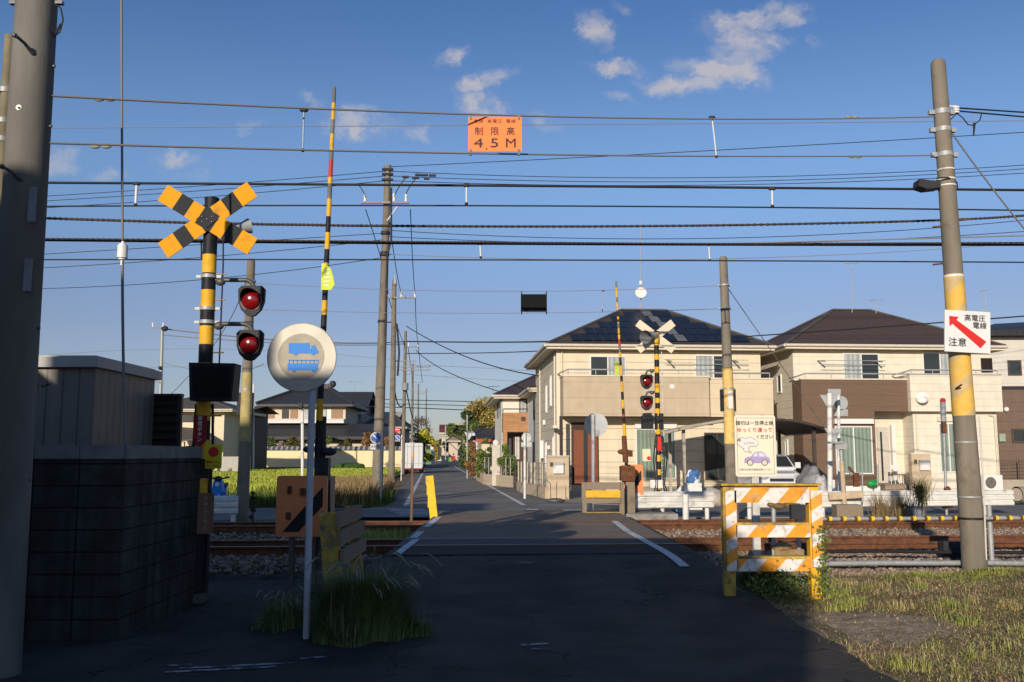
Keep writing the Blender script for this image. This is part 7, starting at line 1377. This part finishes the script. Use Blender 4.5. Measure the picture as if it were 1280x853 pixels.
m = MB(); m.box(-w*.46, w*.46, 4.45, 6.0, .4, 2.1); m.build('cab', mat('truck_white', (.6,)*3), root)
# ---- left: traditional house, wall, garden, other houses
Yw = 92; a, b = xp(250, 585, Yw), xp(512, 585, Yw); root = T('garden_wall', 'long cream garden wall with tiled top beyond the rice field', 'wall', (a, Yw, 0)); o = root.location; hz = zp(562, Yw); b0 = zp(583, Yw)
m = MB(o); m.box(a, b, Yw, Yw+.3, .35, hz-.05); m.build('wall_face', mat('cream_plaster', (.80, .66, .38), .8, .04, 2), root); m = MB(o); m.box(a, b, Yw-.1, Yw+.35, -.05, .35); m.build('base', mat('dark_base', (.12, .09, .08), .9, .1), root)
tile = mat('grey_tile', (.085, .085, .09), .5, .15, 8, wave=((1, 0, 0), .5, .6, (.3, .3, .3))); m = MB(o); m.add([(a-.2, Yw-.25, hz-.05), (b+.2, Yw-.25, hz-.05), (b+.2, Yw+.15, hz+.3), (a-.2, Yw+.15, hz+.3), (a-.2, Yw+.55, hz-.05), (b+.2, Yw+.55, hz-.05)], [(0, 1, 2, 3), (3, 2, 5, 4), (0, 4, 5, 1)]); m.build('tile_cap', tile, root)
kaw = mat('kawara', (.05, .05, .055), .45, .15, 4, lines=[(0, .35, .08, .55), (1, .35, .05, .7)])
Yh = 100; xl, xr = xp(334, 560, Yh), xp(431, 560, Yh); O5 = Vector((xl, Yh, 0)); H5 = T('traditional_house', 'large traditional house with black tiled roofs behind the cream garden wall', 'house', O5, 'houses'); w5 = xr-xl; ze5, zr5, zm, zl5 = zp(506, Yh), zp(486, Yh+4), zp(530, Yh), zp(548, Yh-3)
m = MB(); m.box(0, w5, 0, 8, zm-.6, ze5); m.box(-2.5, w5+4, -2, 9, -.1, zp(546, Yh)); m.build('walls', mat('tan_wall', (.62, .53, .40), .8, .06, 2), H5)
m = MB(); m.add([(-1, -1, ze5), (w5+1, -1, ze5), (w5+1, 9, ze5), (-1, 9, ze5), (2.6, 4, zr5), (w5-2.6, 4, zr5), (-1, -1, ze5-.25), (w5+1, -1, ze5-.25), (w5+1, 9, ze5-.25), (-1, 9, ze5-.25)], [(0, 1, 5, 4), (1, 2, 5), (2, 3, 4, 5), (3, 0, 4), (6, 7, 1, 0), (7, 8, 2, 1), (9, 6, 0, 3), (6, 9, 8, 7)]); m.build('upper_roof', kaw, H5)
m = MB(); m.beam((2.3, 4, zr5+.25), (w5-2.3, 4, zr5+.25), .5, .55); m.beam((-1, -1, ze5+.1), (2.6, 4, zr5+.1), .35, .3); m.beam((w5+1, -1, ze5+.1), (w5-2.6, 4, zr5+.1), .35, .3); m.ball((2.2, 4, zr5+.5), .4); m.ball((w5-2.2, 4, zr5+.5), .4); m.build('ridge', kaw, H5)
zlt, zlb = zm, zp(546, Yh-3); m = MB(); m.add([(-4, -3.5, zlb), (w5+6, -3.5, zlb), (w5+3, 0, zlt), (-1, 0, zlt), (-4, -3.5, zlb-.3), (w5+6, -3.5, zlb-.3), (w5+6, 8, zlb), (w5+3, 6, zlt), (-4, 8, zlb), (-1, 6, zlt)], [(0, 1, 2, 3), (4, 5, 1, 0), (1, 6, 7, 2), (0, 3, 9, 8)]); m.build('lower_roof', kaw, H5)
m = MB(); m.box(0, w5, -1.0, -.1, zm+.05, zm+.5); m.build('balcony_band', mat('white_band', (.72, .68, .6), .7, .05), H5)
shut = mat('brown_shutter', (.34, .21, .13), .7, .08, 5, lines=[(0, .12, .02, .8)])
for k, (a_, b_, mt_) in enumerate(((335, 343, shut), (352.5, 361, glass_dk), (363, 372, shut), (378, 386, curtain_w), (401, 408, curtain_w), (409, 414, white), (414, 428, shut))):
    m = MB(); x0_, x1_ = xp(a_, 520, Yh)-xl, xp(b_, 520, Yh)-xl; m.box(x0_, x1_, -.08, -.001, zp(525, Yh), zp(512, Yh)); m.build('window' if mt_ in (glass_dk, curtain_w) else 'shutter', mt_, H5)
# second roof mass behind right, and left house
simple_house('tiled_annex', 'dark tiled annex roofs right of the traditional house', 441, 476, 546, 524, 104, 9, mat('annex_wall', (.3, .26, .2), .8, .08), kaw, rz=0, ov=.8)
simple_house('rear_house', 'grey roofed house behind the traditional house at its right', 418, 450, 516, 490, 112, 10, mat('rear_wall', (.35, .3, .25), .8, .08), kaw, rz=0, ov=.8, gable=True)
simple_house('pale_roof_house', 'pale house with cream roof beyond the annex left of the street', 450, 492, 528, 515, 118, 10, mat('grey_blue_wall', (.35, .38, .42), .8, .08), mat('pale_roof', (.5, .44, .34), .8, .1), rz=0, ov=.5, gable=True)
simple_house('low_street_house', 'low dark roofed house left of the far poles', 470, 500, 534, 519, 108, 10, mat('grey_wall', (.4, .36, .3), .8, .08), mat('charcoal_roof', (.07, .065, .065), .7, .1), rz=0, ov=.8)
Hl, Ol, wl_, zl_ = simple_house('cream_left_house', 'cream two storey house seen between the dark screen and the signal on the left', 170, 279, 512, 496, 70, 8, mat('cream_wall_left', (.72, .60, .42), .8, .06, lines=[(2, .4, .02, .85)]), mat('grey_brown_roof', (.11, .095, .085), .8, .1), rz=0, ov=.8)
m = MB(); 
for (x0_, x1_, y0_, y1_) in ((229, 240, 518, 528), (240, 247, 518, 528), (259, 268, 519, 529)):
    m = MB(); m.box(xp(x0_, 520, 70)-Ol.x, xp(x1_, 520, 70)-Ol.x, -.06, -.002, zp(y1_, 70), zp(y0_, 70)); m.build('window', glass_dk if x0_ < 250 else frame_w, Hl)
m = MB(); x0_ = xp(225, 540, 70)-Ol.x; x1_ = xp(262, 540, 70)-Ol.x; m.add([(x0_, -3, zp(552, 70)), (x1_+1.2, -3, zp(548, 70)), (x1_-.5, -.01, zp(536, 70)), (x0_, -.01, zp(534, 70)), (x0_, -3, zp(554, 70)), (x1_+1.2, -3, zp(550, 70))], [(0, 1, 2, 3), (4, 5, 1, 0)]); m.build('porch_roof', MATS['grey_brown_roof'], Hl)
m = MB(); m.box(x0_, x0_+.5, -2.8, -2.5, -.05, zp(552, 70)-.02); m.box(xp(243, 560, 70)-Ol.x, xp(246, 560, 70)-Ol.x, -2.8, -2.5, -.05, zp(552, 70)-.05); m.build('porch_post', MATS['cream_wall_left'], Hl); m = MB(); m.box(x0_+.5, xp(243, 560, 70)-Ol.x, -.1, -.003, 0, 2.2); m.build('dark_opening', charcoal, Hl)
simple_house('dark_shed', 'dark open shed right of the cream left house', 281, 305, 513, 508, 74, 7, charcoal, mat('grey_brown_roof', (.11,)*3), rz=0, ov=.8, gable=True)
simple_house('far_left_house', 'low grey roofed house behind the dark screen at far left', 60, 165, 516, 500, 95, 9, mat('grey_wall', (.4, .36, .3), .8, .08), kaw, rz=0, ov=.8)
simple_house('small_gable_house', 'small pale gabled house left of the traditional house', 306, 330, 534, 517, 104, 8, mat('pale_wall_far', (.66, .6, .48), .8, .06), mat('tan_dark_roof', (.2, .12, .1), .8, .1), rz=0, ov=.4)
m = MB((xp(290, 580, 66), 66, 0)); a, b = P(272, 571, 66), P(312, 577, 66); m.box(a.x, b.x, 66, 66.3, 0, a.z); tag(m.build('low_wall', mat('grey_low_wall', (.45, .42, .36), .9, .1)), 'low grey kerb wall before the dark shed on the left', 'wall')
# topiary behind the wall
for px_, pt, wp_, mt_, lb in ((312, 547, 16, leaf_g, 'light green shrub behind the left end of the garden wall'), (323, 544, 14, leaf_d, 'dark conical shrub behind the garden wall'), (338, 547, 26, leaf_d, 'wide clipped dark green shrub under the traditional house'), (365, 545, 34, mat('leaf_olive', (.12, .10, .035), .8, .15, island=.4), 'olive brown shrub beside the slim white post'), (405, 540, 26, leaf_g, 'tall green shrub right of the barrier foot'), (434, 548, 20, mat('leaf_olive', (.12, .10, .035)), 'round clipped olive shrub behind the garden wall'), (459, 541, 26, leaf_r, 'red brown leafy tree before the annex roofs'), (352, 552, 14, mat('rock_grey', (.3, .27, .22), .9, .2), 'small clipped shrub like a grey rock behind the wall'), (484, 548, 18, leaf_r, 'reddish shrub between the two nearest street poles')):
    tree(lb, px_, 94.5, pt, wp_, mt_, .05, 1300, .2, 'garden shrubs behind the cream wall', 'shrub', seed=int(px_))
lumpy('tall_grass_tuft', 'dark green grass tuft on the rice field edge at the wall foot', P(437, 587, 84), 1.4, .8, .55, mat('tuft_green', (.05, .09, .02), .9, .3, 8, 1, 20), 'grass tuft', 6)
# green fence & white things at street end
m = MB((xp(532, 570, 150), 150, 0)); m.box(xp(528, 570, 150), xp(541, 570, 150), 150, 150.1, 0, zp(562, 150)); tag(m.build('green_fence', mat('fence_green', (.12, .25, .16), .7, .1)), 'small green fence at the far end of the street', 'fence')
post('slim_post', 'short white marker post at the far left bend of the street', 549, 575, 558, 120, .12, white); post('street_lamp_post', 'tall thin pale post at the far end of the street', 557, 575, 532, 110, .08, galv)
m = MB((xp(546, 570, 140), 140, 0)); m.box(xp(539, 570, 140), xp(543, 570, 140), 140, 141, 0, zp(564, 140)); tag(m.build('white_hut', white), 'small white hut far off at the street end', 'hut')
# scooter by the side road
Ysc = 26.5; q = P(272, 620, Ysc); root = T('scooter', 'bright blue motor scooter facing the camera beside the rice field', 'scooter', (q.x, Ysc, 0), None, R(8)); sb_ = mat('scooter_blue', (.02, .22, .62), .3, .05, coat=.6); kz = .9
m = MB(); m.M = Matrix.Scale(kz, 4); loft(m, [(-.10, [(-.08, .35), (.08, .35), (.17, .6), (.12, .92), (-.12, .92), (-.17, .6)]), (.05, [(-.14, .3), (.14, .3), (.23, .6), (.16, .95), (-.16, .95), (-.23, .6)])]); m.build('front_shield', sb_, root)
m = MB(); m.M = Matrix.Scale(kz, 4); m.tube([(0, -.42, .38), (0, -.28, .5), (0, -.12, .5)], [.07, .1, .09], 10); m.build('front_fender', sb_, root); m = MB(); m.M = Matrix.Scale(kz, 4); loft(m, [(.1, [(-.16, .25), (.16, .25), (.16, .35), (-.16, .35)]), (.5, [(-.16, .25), (.16, .25), (.16, .38), (-.16, .38)]), (.6, [(-.18, .3), (.18, .3), (.17, .7), (-.17, .7)]), (1.2, [(-.12, .45), (.12, .45), (.13, .78), (-.13, .78)])]); m.build('rear_body', sb_, root)
m = MB(); m.M = Matrix.Scale(kz, 4); m.box(-.13, .13, .6, 1.2, .76, .84); m.build('seat', black, root); m = MB(); m.M = Matrix.Scale(kz, 4); m.tube([(-.33, .08, 1.05), (-.12, .02, 1.0), (.12, .02, 1.0), (.33, .08, 1.05)], .025, 8); m.ball((0, -.02, 1.0), .11, (1.2, 1, .8)); m.build('handlebar', charcoal, root)
for sg in (-1, 1): m = MB(); m.M = Matrix.Scale(kz, 4); m.cyl((sg*.2, .05, 1.03), (sg*.32, .02, 1.24), .008); m.ball((sg*.34, 0, 1.28), .07, (1, .3, .8)); m.build('mirror', galv, root)
m = MB(); m.M = Matrix.Scale(kz, 4); m.ball((0, -.11, .82), .07, (1, .5, 1)); m.build('headlight', white, root)
for yy in (-.32, 1.0): m = MB(); m.M = Matrix.Scale(kz, 4); m.cyl((-.05, yy, .24), (.05, yy, .24), .24, n=24); m.build('wheel', black, root)
# distant skyline
for k, (px0, px1, pe, pr, Y_) in enumerate(((-60, 20, 545, 535, 150), (40, 110, 540, 528, 160), (120, 175, 545, 536, 170), (395, 440, 545, 530, 170), (500, 516, 553, 548, 240), (1290, 1400, 470, 440, 60), (700, 900, 560, 540, 120))):
    simple_house('distant_house', 'distant low house number filler' if False else ['distant house hidden mostly by the left pole', 'distant house behind the grey shed', 'distant house left of the signal behind others', 'distant house behind the garden shrubs', 'tiny distant house behind the white truck', 'house beyond the right edge of the photo', 'long low building behind the solar house'][k], px0, px1, pe, pr, Y_, 9, mat('far_wall', (.5, .46, .4), .8, .08), mat('far_roof', (.12, .11, .11), .8, .1), rz=0, ov=.5)
n = 9000; a = RNG.uniform(-1.3, 1.3, n); d = RNG.uniform(320, 420, n); zz_ = RNG.uniform(0, 1, n)**1.5*(5+2.5*np.sin(a*23)+2*np.sin(a*57+1)); o = quads('tree_belt', np.stack([np.sin(a)*d, np.cos(a)*d, zz_], 1), RNG.uniform(1.2, 2.6, n), mat('distant_leaf', (.06, .075, .04), .9, .1, island=.4)); stuff(o, 'low line of far trees along the horizon', 'tree belt')
# ================================================================ NEAR PLANTS
# big grass clump at the sign foot
def clump(name, label, cx, cy_, w, d_, n, h, mt, seedheads=0, lean=.7, z=0, cat='grass clump', bw=.009):
    ra_ = RNG.uniform(0, 2*np.pi, n); rr_ = RNG.random(n)**.62; rr_ *= 1+.25*np.sin(ra_*3+1)+.15*np.sin(ra_*7); x = cx+np.cos(ra_)*rr_*w; y = cy_+np.sin(ra_)*rr_*d_; base = np.stack([x-cx, y-cy_, np.full(n, 0.)], 1); r = np.sqrt(((x-cx)/w)**2+((y-cy_)/d_)**2)
    root = T(name, label, cat, (cx, cy_, z)); hh = h*RNG.uniform(.35, 1.0, n)*np.clip(1.12-r**1.5*.8, .22, 1)
    blades('blades', base, hh, bw, mt, lean=lean, parent=root, droop=.35, th=ra_+RNG.normal(size=n)*.8)
    if seedheads: k = n//28; blades('dead_stems', base[:k], h*RNG.uniform(.5, 1.15, k)*np.clip(1.1-r[:k]*.5, .3, 1), bw*.8, mat('straw', (.34, .27, .15), .9, .2, 3, island=.4), lean=lean*.8, parent=root, droop=.2)
    if seedheads:
        m = MB(); rr = random.Random(5)
        for k in range(seedheads):
            bx, by = max(-w*.75, min(w*.75, rr.gauss(0, w/2.5))), max(-d_*.75, min(d_*.75, rr.gauss(0, d_/2.5))); a = math.atan2(by, bx)+rr.uniform(-.8, .8); hh_ = h*rr.uniform(.6, 1.0); L_ = hh_*rr.uniform(.35, .7); p0 = Vector((bx, by, 0)); dr = Vector((math.cos(a), math.sin(a), 0))
            pt = []
            for q in range(11):
                t = q/10; pt.append(p0+dr*(L_*t*t)+Vector((0, 0, hh_*(1-(1-t)**2)-hh_*1.6*max(0, t-.72)**1.6)))
            m.m = 0; m.tube(pt[:9], .0018, 3, False, False); m.m = 1; m.tube(pt[7:], [.002, .006, .007, .002], 6, False)
        m.build('seed_heads', [mat('stalk', (.16, .16, .07), .8, .1), mat('seed_head', (.27, .25, .18), .9, .2, 20)], root)
    return root
gcl = mat('clump_green', (.15, .21, .075), .8, .2, 3, island=.45)
clump('grass_clump', 'big bushy grass clump with seed heads at the foot of the round sign', -1.3, 8.4, .43, .36, 8500, .8, gcl, 34, .6)
clump('grass_clump', 'smaller shaded grass clump left of the round sign post', -2.1, 9.0, .3, .4, 650, .4, gcl, 18, .7)
clump('grass_clump', 'dark grass clump left of the striped guard frame at the road edge', 2.95, 11.2, .35, .4, 1800, .42, gcl, 8, .8, .05)
b_ = []
rt = T('leafy_weed', 'bright leafy weed growing under the striped guard frame', 'weed', (3.0, 10.5, .0)); cc = RNG.normal(size=(1100, 3))*np.array([.26, .13, .11])+np.array([.0, 0, .14]); cc = cc[cc[:, 2] > 0]; quads('leaves', cc, RNG.uniform(.008, .024, len(cc)), mat('weed_leaf', (.15, .19, .05), .7, .15, island=.4), parent=rt, up=.5); m = MB(); [m.tube([(x_, 0, -.05), (x_*1.2, .02, .25)], .003, 4) for x_ in (-.3, -.15, 0, .12, .28)]; m.build('stems', mat('stem_green', (.12, .15, .05), .8, .1), rt)
rt = T('tall_weed', 'tall thin weed against the right post of the striped guard frame', 'weed', (P(1029, 720, 10.5).x, 10.5, .08)); cc = np.stack([RNG.normal(size=500)*.035, RNG.normal(size=500)*.03, RNG.uniform(0, .72, 500)], 1); quads('leaves', cc, RNG.uniform(.012, .03, 500), mat('weed_leaf', (.13,)*3), parent=rt, up=.2); m = MB(); m.tube([(0, 0, -.05), (.01, 0, .72)], .004, 4); m.build('stem', MATS['stem_green'], rt)
clump('grass_clump', 'low green clump where the grey ground pipe meets the verge', P(1142, 720, 11.9).x, 11.7, .5, .15, 500, .16, gr_grn, 0, 1.2, .06); clump('grass_clump', 'green tuft at the foot of the right concrete pole', P(1240, 705, 12.2).x, 12.1, .5, .15, 500, .14, gr_grn, 0, 1.2, .08)
# dry ornamental plants beyond the guardrail
for px_, lb, wp_, pt, mt_ in ((1101, 'wispy dry plant in front of the low wall, leftmost of four', 20, 612, 0), (1126, 'thin dry plant between the bushy ones beyond the rail', 14, 610, 0), (1153, 'spiky yucca like plant before the letterbox pillar', 26, 594, 1), (1141, 'pale bluish low plant behind the white guardrail', 18, 622, 2)):
    Yp = 21.4; c = P(px_, 640, Yp); h_ = zp(pt, Yp); rt = T('dry_plant', lb, 'plant', (c.x, Yp, .02), 'plants beyond the far rail'); n = 260; base = np.stack([RNG.normal(size=n)*.09, RNG.normal(size=n)*.08, np.zeros(n)], 1)
    if mt_ == 1: base[:, 2] = RNG.uniform(.45, .8, n)*h_*.8; m = MB(); [m.tube([(x_, 0, 0), (x_*2, 0, h_*.75)], .012, 5) for x_ in (-.05, 0, .06)]; m.build('stem', MATS['stem_brown'], rt)
    blades('foliage', base, np.full(n, h_*(1 if mt_ != 1 else .45))*RNG.uniform(.5, 1, n), .012, [mat('dry_straw', (.24, .17, .08), .9, .1, island=.4), mat('yucca_leaf', (.22, .2, .08), .8, .1, island=.4), mat('dusty_leaf', (.3, .32, .33), .8, .1, island=.3)][mt_], lean=.55 if mt_ != 1 else 1.3, parent=rt)
tree('small potted evergreen between guardrail and pole at the signal foot', 318.5/1*1, 20.9, 615, 10, leaf_d, .05, 500, .06, 'garden shrubs', 'shrub')
clump('grass_clump', 'green tuft at the base of the far weathered guard frame', P(718, 650, 22).x, 22, .5, .3, 1200, .14, gr_grn, 0, .7, .02, bw=.014)
